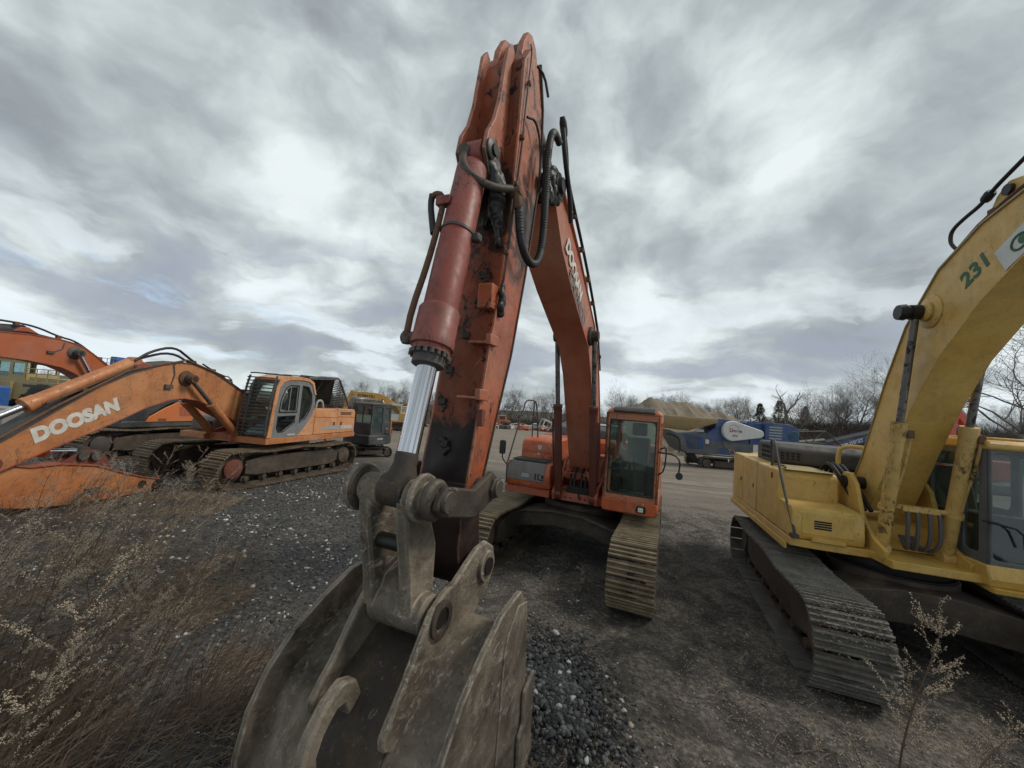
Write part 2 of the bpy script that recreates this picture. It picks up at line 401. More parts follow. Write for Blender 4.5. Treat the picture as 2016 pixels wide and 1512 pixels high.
    for k in range(7):
        x = xf-.42-(xf-xr-.8)*k/6
        d = MB(); d.m = M; d.turn((x,yc-.18,.17), (x,yc+.18,.17), [(0,.0),(0,.07),(.15,.08),(.17,.12),(.3,.12),(.32,.085),(.68,.085),(.7,.12),(.83,.12),(.85,.08),(1,.07),(1,0)], 16)
        d.build('roller', 'frame_steel', root)
    for t in (.3, .68):
        x = xf+(xr-xf)*t; d = MB(); d.m = M; d.turn((x,yc-.12,2*r-.16), (x,yc+.2,2*r-.16), [(0,.0),(0,.07),(.7,.07),(.75,.09),(1,.08),(1,0)], 16)
        d.build('carrier_roller', 'frame_steel', root)
def cylinder(root, p0, p1, rb, rr, split, bmat, rmat, eye=.1, eyew=.09, name='boom_cylinder', glandl=.16, topmat='pin_steel'):
    """hydraulic cylinder: barrel from p0, rod to p1; split = fraction where the barrel ends"""
    p0, p1 = Vector(p0), Vector(p1); d = p1-p0; L = d.length; m = p0+d*split; g = glandl/(L*split)
    b = MB().turn(p0+d.normalized()*.05, m, [(0,0),(0,rb*.8),(.03,rb),(1-g,rb),(1-g,rb*1.08),(1-g*.45,rb*1.1),(1-g*.4,rb*1.17),(.999,rb*1.17),(.9995,rb*.7),(1,0)], 28)
    b.cyl(p0+Vector((0,-eyew,0)), p0+Vector((0,eyew,0)), eye)
    c = b.build(name, bmat, root)
    r = MB().cyl(m-d.normalized()*.02, p1-d.normalized()*eye*.6, rr, 24); r.build('rod', rmat, c)
    e = MB(); e.cyl(p1+Vector((0,-eyew,0)), p1+Vector((0,eyew,0)), eye); e.build('rod_eye', topmat, c)
    return c
def bracket_clamp(root, pts, w=.03, mat='rusty'):
    for p in pts: MB().box(p[0]-w, p[0]+w, p[1]-w, p[1]+w, p[2]-w, p[2]+w).build('hose_clamp', mat, root, bev=.006)
def lump(name, blobs, mat, parent, seed):
    b = bmesh.new()
    for x, y, z, r in blobs:
        g = bmesh.ops.create_icosphere(b, subdivisions=3, radius=r)
        for v in g['verts']:
            n = mnoise.noise(v.co*14+Vector((seed, x*5, z*7))); v.co = v.co*(1+.55*n); v.co.y *= .7; v.co += Vector((x, y, z))
    for f in b.faces: f.smooth = True
    me = bpy.data.meshes.new(name); b.to_mesh(me); b.free(); me.materials.append(M_[mat]); o = bpy.data.objects.new(name, me); C.objects.link(o); o.parent = parent
    rm = o.modifiers.new('merge', 'REMESH'); rm.mode = 'VOXEL'; rm.voxel_size = .011; rm.use_smooth_shade = True; sm = o.modifiers.new('relax', 'SMOOTH'); sm.iterations = 5; sm.factor = .6; return o
def mach_empty(name, X, Y, z0, yaw): return empty(name, (X, Y, z0), yaw-math.pi/2)
def lerp_poly(pts, x):
    for a, b in zip(pts, pts[1:]):
        if a[0] <= x <= b[0]: return a[1]+(b[1]-a[1])*(x-a[0])/(b[0]-a[0])
def arc(cx, cz, r, a0, a1, n): return [(cx+r*math.cos(R(a0+(a1-a0)*k/n)), cz+r*math.sin(R(a0+(a1-a0)*k/n))) for k in range(n+1)]
def rrect(x0, x1, y0, y1, r, n=4):
    return arc(x1-r,y1-r,r,0,90,n)+arc(x0+r,y1-r,r,90,180,n)+arc(x0+r,y0+r,r,180,270,n)+arc(x1-r,y0+r,r,270,360,n)

# ================================================================== MAIN EXCAVATOR
def main_excavator():
    T = mach_empty('excavator', 1.813, 8.542, 0, -.407)
    tag(T, 'large weathered orange excavator facing the camera with raised boom and bucket on the ground', 'excavator', 'excavators parked in the yard')
    rot = .012
    for sd in (-1, 1):
        make_track(T, rot, sd, dict(dy=-.13, g=1.335, w=.345, xf=2.1, xr=-1.95, r=.5, n=48, mat='track_steel', bolts=True, gh=.03))
    # arched carbody between the tracks
    b = MB(); b.m = Matrix.Translation((0,-.13,0))
    top = [(-1.5,.62),(-.9,.84),(-.3,.92),(.3,.90),(.8,.78),(1.5,.62)]; bot = [(1.5,.3),(.8,.45),(.3,.58),(-.3,.6),(-.9,.5),(-1.5,.3)]
    b.prism(top+bot, .45, 1.0, 'x'); b.prism(top+bot, -1.1, -.6, 'x'); b.cyl((0,0,.55), (0,0,1.02), .75, 40)
    b.build('carbody', 'frame_steel', T, bev=.015)
    b = MB(); b.m = Matrix.Translation((0,-.13,0)); b.prism([(y, z+.012) for y, z in top]+[(y, z-.03) for y, z in top[::-1]], .4, 1.08, 'x')
    b.build('carbody_top_plate', 'frame_steel', T, bev=.004)
    MB().turn((0,0,.98), (0,0,1.16), [(0,0),(0,.72),(.3,.72),(.3,.66),(.6,.66),(.6,.78),(1,.78),(1,0)], 48).build('swing_bearing', 'under_black', T)
    # deck
    d = MB(); d.box(-2.7, 1.0, -.48, .5, 1.14, 1.3); d.box(-2.7,.2,-1.45,1.45,1.16,1.3); d.box(.2,1.15,-1.46,-.5,1.17,1.31)
    d.build('deck', 'orange_deep', T, bev=.01)
    d = MB().prism([(-3.0,-1.0),(-3.15,0),(-3.0,1.0),(-2.6,1.45),(-2.2,1.45),(-2.2,-1.45),(-2.6,-1.45)], 1.15, 2.2, 'z')
    d.build('counterweight', 'orange_main', T, bev=.05)
    # low step box with toolbox face
    low = MB().prism([(.15,1.32),(1.14,1.32),(1.2,1.45),(1.2,1.68),(1.12,1.8),(.15,1.83)], -1.44, -.5)
    low.build('step_box', 'orange_main', T, bev=.02)
    tb = MB().prism([(1.0,1.44),(1.212,1.45),(1.212,1.69),(1.13,1.812),(.55,1.843),(.55,1.8),(1.0,1.7)], -1.40, -.60)
    t_ = tb.build('toolbox_lid', 'toolbox_grey', T, bev=.012)
    g = MB().box(.6,1.06,-1.36,-.62,1.835,1.85)
    for k in range(10): g.box(.62+.045*k,.635+.045*k,-1.35,-.63,1.85,1.858)
    g.build('tread_plate', 'hood_black', T)
    ltx = MB()
    ltx.prism(rrect(-1.08,-.92,1.52,1.60,.015), 1.2125, 1.222, 'x'); ltx.build('lid_latch', 'grey_light', t_)
    ltx = MB()
    for (y0,y1,z0,z1) in ((-.80,-.775,1.49,1.62),(-.74,-.70,1.495,1.52),(-.74,-.70,1.59,1.615),(-.74,-.72,1.52,1.59),(-.66,-.62,1.53,1.60),(-.69,-.62,1.49,1.515)): ltx.box(1.2125,1.217,y0,y1,z0,z1)
    ltx.build('vent_slot', 'under_black', t_)
    MB().tube([(1.17,-1.2,1.36),(1.26,-1.18,1.36),(1.26,-.62,1.33),(1.17,-.6,1.33)], .012, 6).build('grab_bar', 'rusty_red', T)
    # tall box behind
    MB().prism([(-.95,1.3),(.42,1.3),(.42,2.08),(.36,2.2),(.24,2.25),(-.95,2.27)], -1.43, -.58).build('fuel_tank', 'orange_main', T, bev=.03)
    MB().prism([(.422,1.95),(.434,1.96),(.434,2.0),(.422,2.01)], -1.38, -.66).build('tank_rib', 'orange_main', T)
    for y in (-.95, -.75): MB().turn((.42,y,1.87),(.445,y,1.87),[(0,0),(0,.05),(1,.04),(1,0)],14).build('tank_plug','orange_main',T)
    sp = MB()
    sp.prism([(-1.0+.05*math.cos(a*.7)*(1+.3*math.sin(a*2.3)), 2.07+.055*math.sin(a*.7)) for a in range(9)], .4215, .4245, 'x')
    sp.prism([(-1.02+.024*math.cos(a*.9), 1.93+.03*math.sin(a*.9)) for a in range(7)], .4215, .4245, 'x')
    sp.build('paint_splash', 'decal_white', T)
    MB().prism([(-2.2,1.3),(-.98,1.3),(-.98,2.2),(-1.1,2.3),(-2.2,2.32)], -1.4, .45).build('side_housing', 'orange_main', T, bev=.03)
    eh = MB().prism([(-2.6,2.2),(-1.35,2.2),(-1.15,2.3),(-1.2,2.5),(-1.4,2.6),(-2.5,2.62)], -1.1, .5).build('engine_hood', 'grey_body', T, bev=.03)
    MB().prism([(-2.5,2.625),(-1.42,2.608),(-1.42,2.625),(-2.5,2.64)], -1.0, .4).build('hood_top', 'grey_light', eh)
    MB().box(-.9,-.4,-.5,.4,1.3,1.95).build('valve_cover', 'orange_deep', T, bev=.02)
    # mirror + rails
    MB().tube([(1.15,-1.42,1.7),(1.17,-1.5,1.76),(1.25,-1.53,1.86),(1.3,-1.5,1.95)], .012, 8, 1).build('mirror_arm', 'hose_black', T)
    mi = MB().prism(rrect(-1.56,-1.44,1.94,2.22,.04), 1.29, 1.36, 'x'); mi.build('mirror', 'rubber', T, bev=.01)
    MB().tube([(1.2,-1.42,1.34),(1.2,-1.43,1.8)], .014).tube([(1.18,-1.42,1.8),(.62,-1.36,3.0),(.55,-1.33,3.1),(.25,-1.25,3.1),(.2,-1.22,3.0),(.1,-1.2,2.55),(.08,-1.18,2.26)], .017, 8, 1).tube([(.3,-1.25,3.08),(.15,-1.3,2.26)], .015).build('handrail', 'hood_black', T)
    # cab ------------------------------------------------
    x0, x1, y0, y1, z0, z1 = -.65, 1.12, .54, 1.5, 1.14, 2.98
    c = MB()
    c.panel((x1,y0,1.36), (0,1,0), (0,0,1), y1-y0, 1.60, (.075,.11,y1-y0-.075,1.46), .09, .09)
    c.panel((x1,y1,1.36), (-1,0,0), (0,0,1), 1.0, 1.6, (.1,.10,.92,1.45), .05, .08)
    c.panel((x1-1.0,y1,1.36), (-1,0,0), (0,0,1), .77, 1.6, (.06,.75,.68,1.45), .05, .08)
    c.panel((x0,y0,1.36), (1,0,0), (0,0,1), 1.77, 1.6, (.12,.6,1.65,1.45), .05, .08)
    c.panel((x0,y1,1.36), (0,-1,0), (0,0,1), y1-y0, 1.6, (.1,.8,.86,1.45), .05, .08)
    cab = c.build('cab', 'cab_orange', T, bev=.014)
    MB().prism([(.56,1.13),(1.48,1.13),(1.52,1.2),(1.51,1.37),(.53,1.37),(.52,1.2)], x0, x1+.03, 'x').build('cab_base', 'orange_main', cab, bev=.025)
    rf = MB().loft([[(x0,y0,z1-.04),(x1+.01,y0,z1-.04),(x1+.01,y1,z1-.04),(x0,y1,z1-.04)],[(x0,y0,z1+.0),(x1+.02,y0-.0,z1+.0),(x1+.02,y1,z1+.0),(x0,y1,z1+.0)],[(x0+.05,y0+.05,z1+.07),(x1-.05,y0+.06,z1+.07),(x1-.05,y1-.06,z1+.07),(x0+.05,y1-.05,z1+.07)]])
    rf.build('cab_roof', 'cab_orange', cab, bev=.02)
    MB().prism([(.35,3.03),(1.17,2.97),(1.19,3.0),(1.12,3.06),(.35,3.11)], y0+.12, y1-.1).build('roof_visor', 'hood_black', cab, bev=.02)
    MB().box(x1-.05,x1-.044,y0+.06,y1-.06,1.45,2.84).build('windscreen', 'glass', cab)
    MB().box(x1-.06,x1-.035,y0+.06,y1-.06,1.90,1.92).build('windscreen_bar', 'rubber', cab)
    rs = MB(); rs.panel((x1+.004,y0+.06,1.455), (0,1,0), (0,0,1), .84, 1.385, (.022,.022,.818,1.363), .03, .075); rs.build('window_seal', 'rubber', cab)
    MB().box(.14,1.1,y1-.03,y1-.026,1.4,2.84).box(-.62,.1,y1-.03,y1-.026,2.1,2.84).build('side_window', 'glass', cab)
    MB().box(-.6,1.05,y0+.02,y0+.026,1.9,2.84).build('side_window', 'glass', cab)
    MB().box(x0+.02,x0+.026,y0+.05,y1-.05,2.1,2.84).build('rear_window', 'glass', cab)
    s = MB().prism([(-.35,1.38),(.35,1.38),(.4,1.75),(.35,1.82),(-.2,1.86),(-.28,1.9),(-.42,2.45),(-.54,2.45),(-.48,1.8)], .78, 1.26); 
    s.prism([(-.52,2.5),(-.42,2.5),(-.44,2.78),(-.54,2.78)], .86, 1.18)
    s.build('seat', 'seat_grey', cab, bev=.04)
    ct = MB().box(-.3,.5,.62,.76,1.4,1.95).box(-.3,.5,1.28,1.42,1.4,1.95)
    ct.tube([(.75,.97,1.4),(.8,.97,1.95),(.7,.97,2.1)], .02).tube([(.75,1.07,1.4),(.8,1.07,1.95),(.7,1.07,2.1)], .02).box(.6,.85,.8,1.24,1.38,1.46)
    ct.build('controls', 'rubber', cab, bev=.01)
    MB().box(x0+.05,x1-.08,y0+.05,y1-.05,1.37,1.39).build('cab_floor', 'rubber', cab)
    bt = MB()
    for k in range(7):
        z = 1.5+.2*k
        for y in (y0+.035, y1-.035): bt.cyl((x1-.005,y,z),(x1+.012,y,z),.014,8)
    bt.build('cab_bolts', 'hood_black', cab)
    fl = MB().prism(rrect(1.16,1.32,1.18,1.30,.02), x1+.028, x1+.05, 'x'); l_ = fl.build('headlight', 'under_black', cab, bev=.004)
    MB().prism(rrect(1.19,1.28,1.20,1.28,.015), x1+.045, x1+.055, 'x').build('headlight_lens', 'lamp_glass', l_)
    MB().tube([(x1+.02,.56,1.55),(x1+.06,.53,1.75),(x1+.06,.57,2.1),(x1+.02,.6,2.3)], .01).build('wiper', 'hose_black', cab)
    MB().tube([(x1-.1,y1,2.35),(x1-.02,y1+.09,2.4),(x1+.1,y1+.12,2.38),(x1+.1,y1+.1,2.0),(x1,y1,1.9)], .013, 8, 1).build('door_rail', 'hose_black', cab)
    m2 = MB(); m2.tube([(x1,y1,2.3),(x1+.12,y1+.25,2.3),(x1+.14,y1+.35,2.2),(x1+.13,y1+.33,1.98)], .014, 8, 1); m2.turn((x1+.1,y1+.34,1.92),(x1+.17,y1+.34,1.95),[(0,0),(0,.04),(.5,.06),(1,.06),(1,0)],12)
    m2.build('work_lamp', 'hose_black', cab)
    # boom foot frame
    f = MB()
    for y in (-.42, .42):
        f.prism([(-.5,1.3),(1.1,1.15),(1.16,1.3),(1.0,1.45),(.55,1.55),(.35,1.85),(.1,1.95),(-.1,1.8),(-.5,1.4)], y-.03, y+.03)
    f.box(.0,.75,-.4,.4,1.3,1.34)
    f.prism([(-.2,1.9),(.15,1.95),(.4,1.8),(.5,1.5),(.3,1.34),(-.2,1.34)], -.38, .38)
    f.build('boom_foot', 'orange_deep', T, bev=.012)
    MB().cyl((.14,-.5,1.78),(.14,.5,1.78),.09).build('foot_pin', 'pin_steel', T)
    h = MB()
    for y in (-.16,-.08,.06,.15):
        h.tube([(.6,y,1.75),(.78,y,1.7),(.84,y,1.5),(.9,y+.02,1.25),(1.0,y*1.3,1.2)], .024, 8, 2)
    for y in (-.04, .22): h.tube([(.5,y,1.5),(.8,y+.04,1.3),(1.0,y+.1,1.3),(1.05,y+.14,1.22)], .02, 8, 2)
    h.build('hose_bundle', 'hose_black', T)
    h = MB()
    for sd in (-1, 1):
        h.tube([(.95,sd*.34,1.62),(.98,sd*.24,1.7),(.86,sd*.16,1.74),(.7,sd*.14,1.72)], .022, 8, 2)
        h.tube([(1.03,sd*.34,1.4),(1.06,sd*.25,1.68),(.94,sd*.18,1.68),(.8,sd*.10,1.66)], .022, 8, 2)
    h.build('steel_pipes', 'orange_deep', T)
    MB().box(.55,.95,-.2,.25,1.16,1.42).build('valve_block', 'under_black', T, bev=.02)
    # boom ------------------------------------------------
    lo = [(.35,1.5),(.62,1.9),(.9,2.4),(1.2,2.95),(1.55,3.6),(1.95,4.07),(2.6,4.36),(3.3,4.68),(3.9,5.02),(4.3,5.42)]
    up = [(-.05,1.85),(.1,2.3),(.38,3.0),(.68,3.62),(1.1,4.25),(1.5,4.56),(2.15,4.90),(2.95,5.34),(3.6,5.62),(4.1,5.78)]
    w = [.25]*10; 
    bm_ = MB().beam(up, lo, [.26,.25,.25,.25,.25,.25,.25,.24,.23,.22]).build('boom', 'orange_boom', T, bev=.008)
    fl = MB()
    for y in (-1, 1):
        for k in range(9):
            for L in (lo, up):
                a, b = L[k], L[k+1]
                fl.prism([a, b, (b[0], b[1]-.02), (a[0], a[1]-.02)], y*.25-.012, y*.25+.012) if False else None
    # flange edges
    fl.beam([(p[0]-.0,p[1]+.012) for p in lo], [(p[0],p[1]-.012) for p in lo], .268); fl.build('lower_flange', 'orange_boom', bm_)
    MB().beam([(p[0],p[1]+.012) for p in up], [(p[0],p[1]-.012) for p in up], .268).build('upper_flange', 'orange_boom', bm_)
    MB().cyl((4.28,-.3,5.62),(4.28,.3,5.62),.17).cyl((4.28,-.33,5.62),(4.28,.33,5.62),.10).build('boom_stick_pin', 'grease_black', bm_)
    bp = MB()
    bp.cyl((1.83,-.4,4.28),(1.83,.42,4.28),.09); bp.cyl((1.83,.25,4.28),(1.83,.3,4.28),.17); bp.cyl((1.83,-.3,4.28),(1.83,-.25,4.28),.17)
    bp.build('cylinder_pin', 'pin_steel', bm_)
    ldir = Vector((-.905,0,-.425)); udir = Vector((-.3,0,.95))
    text_mesh('lettering', 'DOOSAN', .31, (3.70,.2525,5.13), ldir, Vector((-.425,0,.905)), 'decal_white', bm_, .003, .15, .014, .84)
    t = text_mesh('lettering', 'CALENCO', .30, (3.42,.2525,4.82), ldir, Vector((-.425,0,.905)), 'decal_grey', bm_, .003, .1, .012, .85)
    for sd in (-1, 1):
        cylinder(T, (1.02,sd*.34,1.26), (1.83,sd*.345,4.28), .076, .044, .585, 'dark_red', 'rod_dull', .1, .055)
        MB().tube([(1.1,sd*.34+.1*sd,1.6),(1.38,sd*.34+.11*sd,2.65),(1.42,sd*.34+.1*sd,2.75)], .018, 8).build('cylinder_pipe', 'dark_red', T)
    # arm cylinder on top of boom (behind), pipes on boom's upper flange
    cylinder(T, (1.9,0,5.25), (5.10,0,6.62), .13, .07, .55, 'orange_deep', 'rod_dull', .12, .1, 'arm_cylinder')
    MB().prism([(1.6,4.6),(2.3,4.98),(2.0,5.35),(1.85,5.38)], -.16, .16).build('cylinder_bracket', 'orange_boom', T, bev=.02)
    pp = MB()
    for y, dz in ((.2,.06),(.12,.09)):
        pp.tube([(.15,y,2.6),(.45,y,3.3),(.72,y,3.9),(1.08,y,4.42+dz),(1.6,y,4.72+dz),(2.2,y,5.03+dz),(2.95,y,5.44+dz),(3.6,y,5.72+dz),(4.0,y,5.9+dz)], .02, 8, 1)
    pp.build('boom_pipes', 'orange_deep', bm_)
    hh = MB(); hh.tube([(1.2,.28,4.45),(1.9,.29,4.9),(2.8,.3,5.36),(3.6,.3,5.72),(4.1,.33,5.85),(4.3,.36,6.05),(4.5,.36,6.25)], .024, 8, 2)
    hh.tube([(.7,.27,3.8),(1.2,.28,4.45)], .016); hh.turn((4.42,.36,6.15),(4.56,.36,6.3),[(0,0),(0,.035),(.3,.045),(.7,.045),(1,.03),(1,0)],12)
    hh.build('hydraulic_hose', 'hose_black', bm_)
    bracket_clamp(bm_, [(1.2,.27,4.42),(1.9,.28,4.86),(2.4,.28,5.12),(2.95,.28,5.4),(3.5,.28,5.66),(.9,.27,4.05)], .035)
    # stick -----------------------------------------------
    F = [(5.78,1.5),(5.86,1.75),(5.86,2.25),(5.76,2.8),(5.67,3.36),(5.54,3.99),(5.46,4.69),(5.43,5.56),(5.42,6.25),(5.28,6.5)]
    B = [(5.42,1.48),(5.50,1.75),(5.60,2.2),(5.41,2.76),(5.18,3.4),(4.98,4.26),(4.86,4.94),(4.76,5.58),(4.83,6.2),(4.99,6.58)]
    st = MB().beam(F, B, [.19,.2,.22,.22,.22,.22,.22,.22,.21,.2]).build('stick', 'orange_stick', T, bev=.008)
    MB().cyl((5.6,-.24,1.52),(5.6,.24,1.52),.15).build('stick_end_boss', 'bucket_dark', st)
    MB().beam([(p[0]+.0,p[1]) for p in F[2:]], [(p[0]-.018,p[1]) for p in F[2:]], .232).build('front_flange', 'orange_stick', st)
    MB().beam([(p[0]+.012,p[1]) for p in B[2:]], [(p[0]-.012,p[1]) for p in B[2:]], .232).build('rear_flange', 'bucket_dark', st)
    # cylinder ears running up the front face
    ep = [(5.44,4.62),(5.54,4.80),(5.70,5.00),(5.79,5.14),(5.76,5.32),(5.66,5.5),(5.59,5.75),(5.55,6.05),(5.51,6.33),(5.44,6.44),(5.38,6.4),(5.39,6.2),(5.38,5.5)]
    for y in (-.195, .075): MB().prism(ep, y-.02, y+.02).build('cylinder_ear', 'ear_paint', st, bev=.006)
    for y in (-.14, .12): MB().prism([(4.95,6.4),(5.35,6.36),(5.32,6.56),(5.22,6.76),(5.12,6.82),(5.0,6.78),(4.90,6.62)], y-.035, y+.035).build('top_ear', 'orange_stick', st, bev=.012)
    MB().cyl((5.69,-.24,5.17),(5.69,.15,5.17),.05).turn((5.69,.09,5.17),(5.69,.13,5.17),[(0,0),(0,.10),(.7,.10),(1,.08),(1,0)],18).build('ear_pin', 'grease_black', st)
    lump('grease_lump', [(5.56,.10,4.96,.11),(5.54,.12,4.88,.11),(5.52,.12,4.80,.11),(5.50,.10,4.70,.10),(5.48,.12,4.60,.09),(5.47,.14,4.5,.08),(5.62,.09,5.05,.09),(5.62,-.19,5.02,.08),(5.58,-.2,4.92,.08),(5.56,-.06,5.24,.07),(5.47,.0,4.62,.08),(5.47,.16,4.40,.07)], 'grease_black', st, 3)
    g = MB(); 
    g.tube([(5.32,.235,6.5),(5.28,.24,6.45),(5.33,.24,5.9),(5.36,.24,5.4),(5.42,.24,4.9),(5.46,.24,4.5),(5.50,.24,4.1),(5.55,.24,3.86)], .008, 6, 1)
    g.tube([(5.34,.245,5.6),(5.40,.25,5.1),(5.44,.25,4.7),(5.5,.25,4.2),(5.56,.25,3.82)], .007, 6, 1)
    g.build('grease_line', 'pin_steel', st)
    g = MB(); g.tube([(5.3,.25,5.75),(5.15,.29,5.82),(4.98,.30,5.6),(4.93,.28,5.2)], .013, 8, 2); g.build('thin_hose', 'hose_black', st); g = MB(); g.tube([(5.15,.25,6.42),(5.05,.3,6.38),(4.98,.33,6.2)], .014, 8, 1)
    g.build('thin_hose', 'hose_black', st)
    bracket_clamp(st, [(5.3,.24,6.1),(5.36,.24,5.5),(5.42,.24,5.0),(5.5,.24,4.3)], .02)
    lump('grease_manifold', [(5.52,.24,3.96,.045),(5.55,.25,3.90,.05),(5.53,.25,3.84,.05),(5.56,.25,3.78,.045),(5.52,.24,3.73,.04),(5.50,.25,3.88,.04)], 'grease_black', st, 5)
    lump('grease_lumps', [(4.40,.24,5.5,.11),(4.46,.24,5.6,.11),(4.42,.24,5.7,.10),(4.5,.24,5.4,.10),(4.3,.24,5.48,.10),(4.6,.22,5.35,.08),(4.52,.22,5.5,.08)], 'grease_black', st, 8)
    cb = MB().prism([(5.54,3.74),(5.68,3.74),(5.68,3.96),(5.5,3.96)], .08, .22); cb.build('manifold_bracket', 'orange_stick', st, bev=.01)
    for (x, z) in ((5.79,2.98),(5.68,3.46)):
        MB().box(x-.12,x+.03,.21,.26,z-.045,z+.045).box(x-.02,x+.05,.05,.22,z-.04,z-.02).build('bracket', 'orange_stick', st, bev=.006)
    MB().box(5.72,5.78,.225,.275,2.72,2.86).build('bracket', 'rusty_red', st, bev=.008)
    for k, (x, z, y) in enumerate(((5.83,2.55,-.03),(5.76,2.9,-.13),(5.70,3.18,-.12),(5.645,3.5,-.02),(5.58,3.8,.05),(5.53,4.08,.04))):
        MB().box(x-.04,x+.02,y-.035,y+.035,z-.03,z+.03).build('mounting_lug', 'grease_black', st, bev=.008)
        lump('grease_blob', [(x-.015,y,z,.035),(x-.012,y+.03,z-.04,.03),(x-.0,y-.03,z+.03,.03),(x-.002,y+.01,z-.08,.022)], 'grease_black', st, k)
    # corrugated hose loop at the elbow
    pts = [(4.6,.36,5.95),(4.9,.38,5.9),(5.0,.38,5.6),(5.0,.39,5.1),(4.95,.38,4.65),(5.02,.37,4.38),(5.22,.36,4.28),(5.42,.33,4.42),(5.47,.31,4.75)]
    P = [Vector(p) for p in pts]
    for _ in range(3):
        q = [P[0]]
        for a, b in zip(P, P[1:]): q += [a*.75+b*.25, a*.25+b*.75]
        P = q+[P[-1]]
    Q = []; acc = 0
    for a, b in zip(P, P[1:]):
        n = max(1, int((b-a).length/.012)); Q += [a+(b-a)*(k/n) for k in range(n)]
    MB().tube(Q, [.036+.005*(i % 2) for i in range(len(Q))], 10).build('corrugated_hose', 'hose_black', T)
    MB().cyl((5.47,.31,4.72),(5.49,.29,4.86),.04,12).cyl((5.49,.24,4.86),(5.49,.33,4.88),.045,12).build('hose_elbow', 'rusty', T)
    MB().tube([(4.5,.36,6.2),(4.42,.38,5.9),(4.1,.38,5.6),(3.9,.36,5.35)], .03, 10, 2).tube([(4.9,.3,5.66),(4.93,.34,5.3),(4.86,.34,5.05)], .022, 8, 2).build('hose', 'hose_black', T)
    MB().turn((4.30,.27,5.62),(4.30,.36,5.62),[(0,0),(0,.15),(.5,.15),(.5,.10),(1,.09),(1,0)],20).build('pivot_cap', 'grease_black', T)
    MB().turn((4.8,.26,5.4),(4.8,.33,5.4),[(0,0),(0,.08),(1,.07),(1,0)],14).build('pivot_cap', 'grease_black', T)
    # bucket cylinder
    p0, p1 = Vector((5.69,-.062,5.15)), Vector((6.37,-.02,2.26)); d = (p1-p0); n = d.normalized()
    c = MB().turn(p0+n*.12, p0+d*.66, [(0,0),(0,.115),(.03,.14),(.5,.14),(.502,.142),(.78,.14),(.785,.15),(.80,.165),(.92,.165),(.925,.17),(.965,.17),(.97,.15),(.99,.15),(1,0)], 40)
    c.cyl((5.69,-.165,5.15),(5.69,.045,5.15),.12)
    cy = c.build('bucket_cylinder', 'red_cylinder', T)
    q = p0+d*.645
    MB().turn(q, q+n*.14, [(0,0),(0,.125),(.9,.125),(1,.1),(1,0)], 32).build('gland', 'hood_black', cy)
    bt = MB(); u = n.cross(Vector((0,1,0))).normalized(); v = n.cross(u)
    for k in range(18):
        a = 6.283*k/18; cc = p0+d*.655+(u*math.cos(a)+v*math.sin(a))*.147; bt.cyl(cc, cc+n*.035, .016, 8)
    bt.build('gland_bolts', 'hood_black', cy)
    MB().cyl(q+n*.1, p1-n*.09, .078, 36).build('rod', 'chrome', cy)
    MB().turn(p1-n*.26, p1-n*.03, [(0,0),(0,.08),(.15,.085),(.35,.082),(.7,.105),(1,.11),(1,0)], 24).cyl(p1+Vector((0,-.105,0)), p1+Vector((0,.095,0)), .118, 28).build('rod_eye', 'bucket_dark', cy)
    MB().turn(p0+d*.285-n*.012, p0+d*.285+n*.012, [(0,0),(0,.149),(1,.149),(1,0)], 36).build('cylinder_band', 'hood_black', cy)
    MB().box(5.80,5.88,.07,.15,4.26,4.33).build('band_bolt', 'hood_black', cy, bev=.015)
    pi = MB()
    pi.tube([(5.78,-.10,5.14),(5.88,-.08,4.98),(5.86,.02,4.84),(5.72,.16,4.80),(5.56,.27,4.86)], .034, 10, 2).cyl((5.74,-.12,5.16),(5.83,-.10,5.14),.05,10)
    pi.build('rusty_pipe', 'pin_steel', cy)
    pi = MB(); pi.tube([(6.22,-.21,3.38),(6.18,-.215,3.6),(6.06,-.2,4.0),(5.98,-.19,4.35),(5.93,-.19,4.60),(5.92,-.22,4.68),(5.92,-.28,4.70),(5.91,-.33,4.68)], .026, 10, 1)
    pi.build('side_pipe', 'rusty', cy)
    MB().cyl((6.19,-.26,3.37),(6.19,-.12,3.37),.05,10).cyl((6.2,-.22,3.32),(6.2,-.22,3.42),.04,8).build('pipe_flange', 'pin_steel', cy, bev=.01)
    MB().box(5.9,5.98,-.24,-.1,4.56,4.64).build('pipe_bracket', 'red_cylinder', cy, bev=.01)
    MB().tube([(5.91,-.33,4.70),(5.92,-.33,4.6),(5.97,-.26,4.42),(5.99,-.22,4.3)], .028, 10, 1).build('short_hose', 'hose_black', cy)
    # linkage ----------------------------------------------
    L = Vector((6.37,0,2.24)); BP = Vector((6.20,0,1.40))
    lk = MB()
    for y0_, y1_ in ((-.31,-.13),(.08,.25)): lk.cyl((L.x,y0_,L.z),(L.x,y1_,L.z),.112,28)
    for ya, yb in ((-.285,-.185),(.04,.14)):
        lk.prism([(L.x-.108,L.z-.0),(L.x+.108,L.z-.0),(L.x+.085,L.z-.2),(BP.x+.16,BP.z+.22),(BP.x+.13,BP.z),(BP.x-.13,BP.z),(BP.x-.12,BP.z+.45)], ya, yb)
    lk.cyl((BP.x,-.25,BP.z),(BP.x,.22,BP.z),.135,32)
    lk.prism([(BP.x+.10,BP.z+.05),(BP.x+.03,BP.z+.2),(BP.x-.1,BP.z+.26),(BP.x-.12,BP.z)], -.2, .1)
    MB().cyl((L.x-.05,-.2,L.z-.36),(L.x-.05,.08,L.z-.36),.055,14).build('cross_tube', 'grease_black', T)
    lk.build('h_link', 'bucket_steel', T, bev=.018)
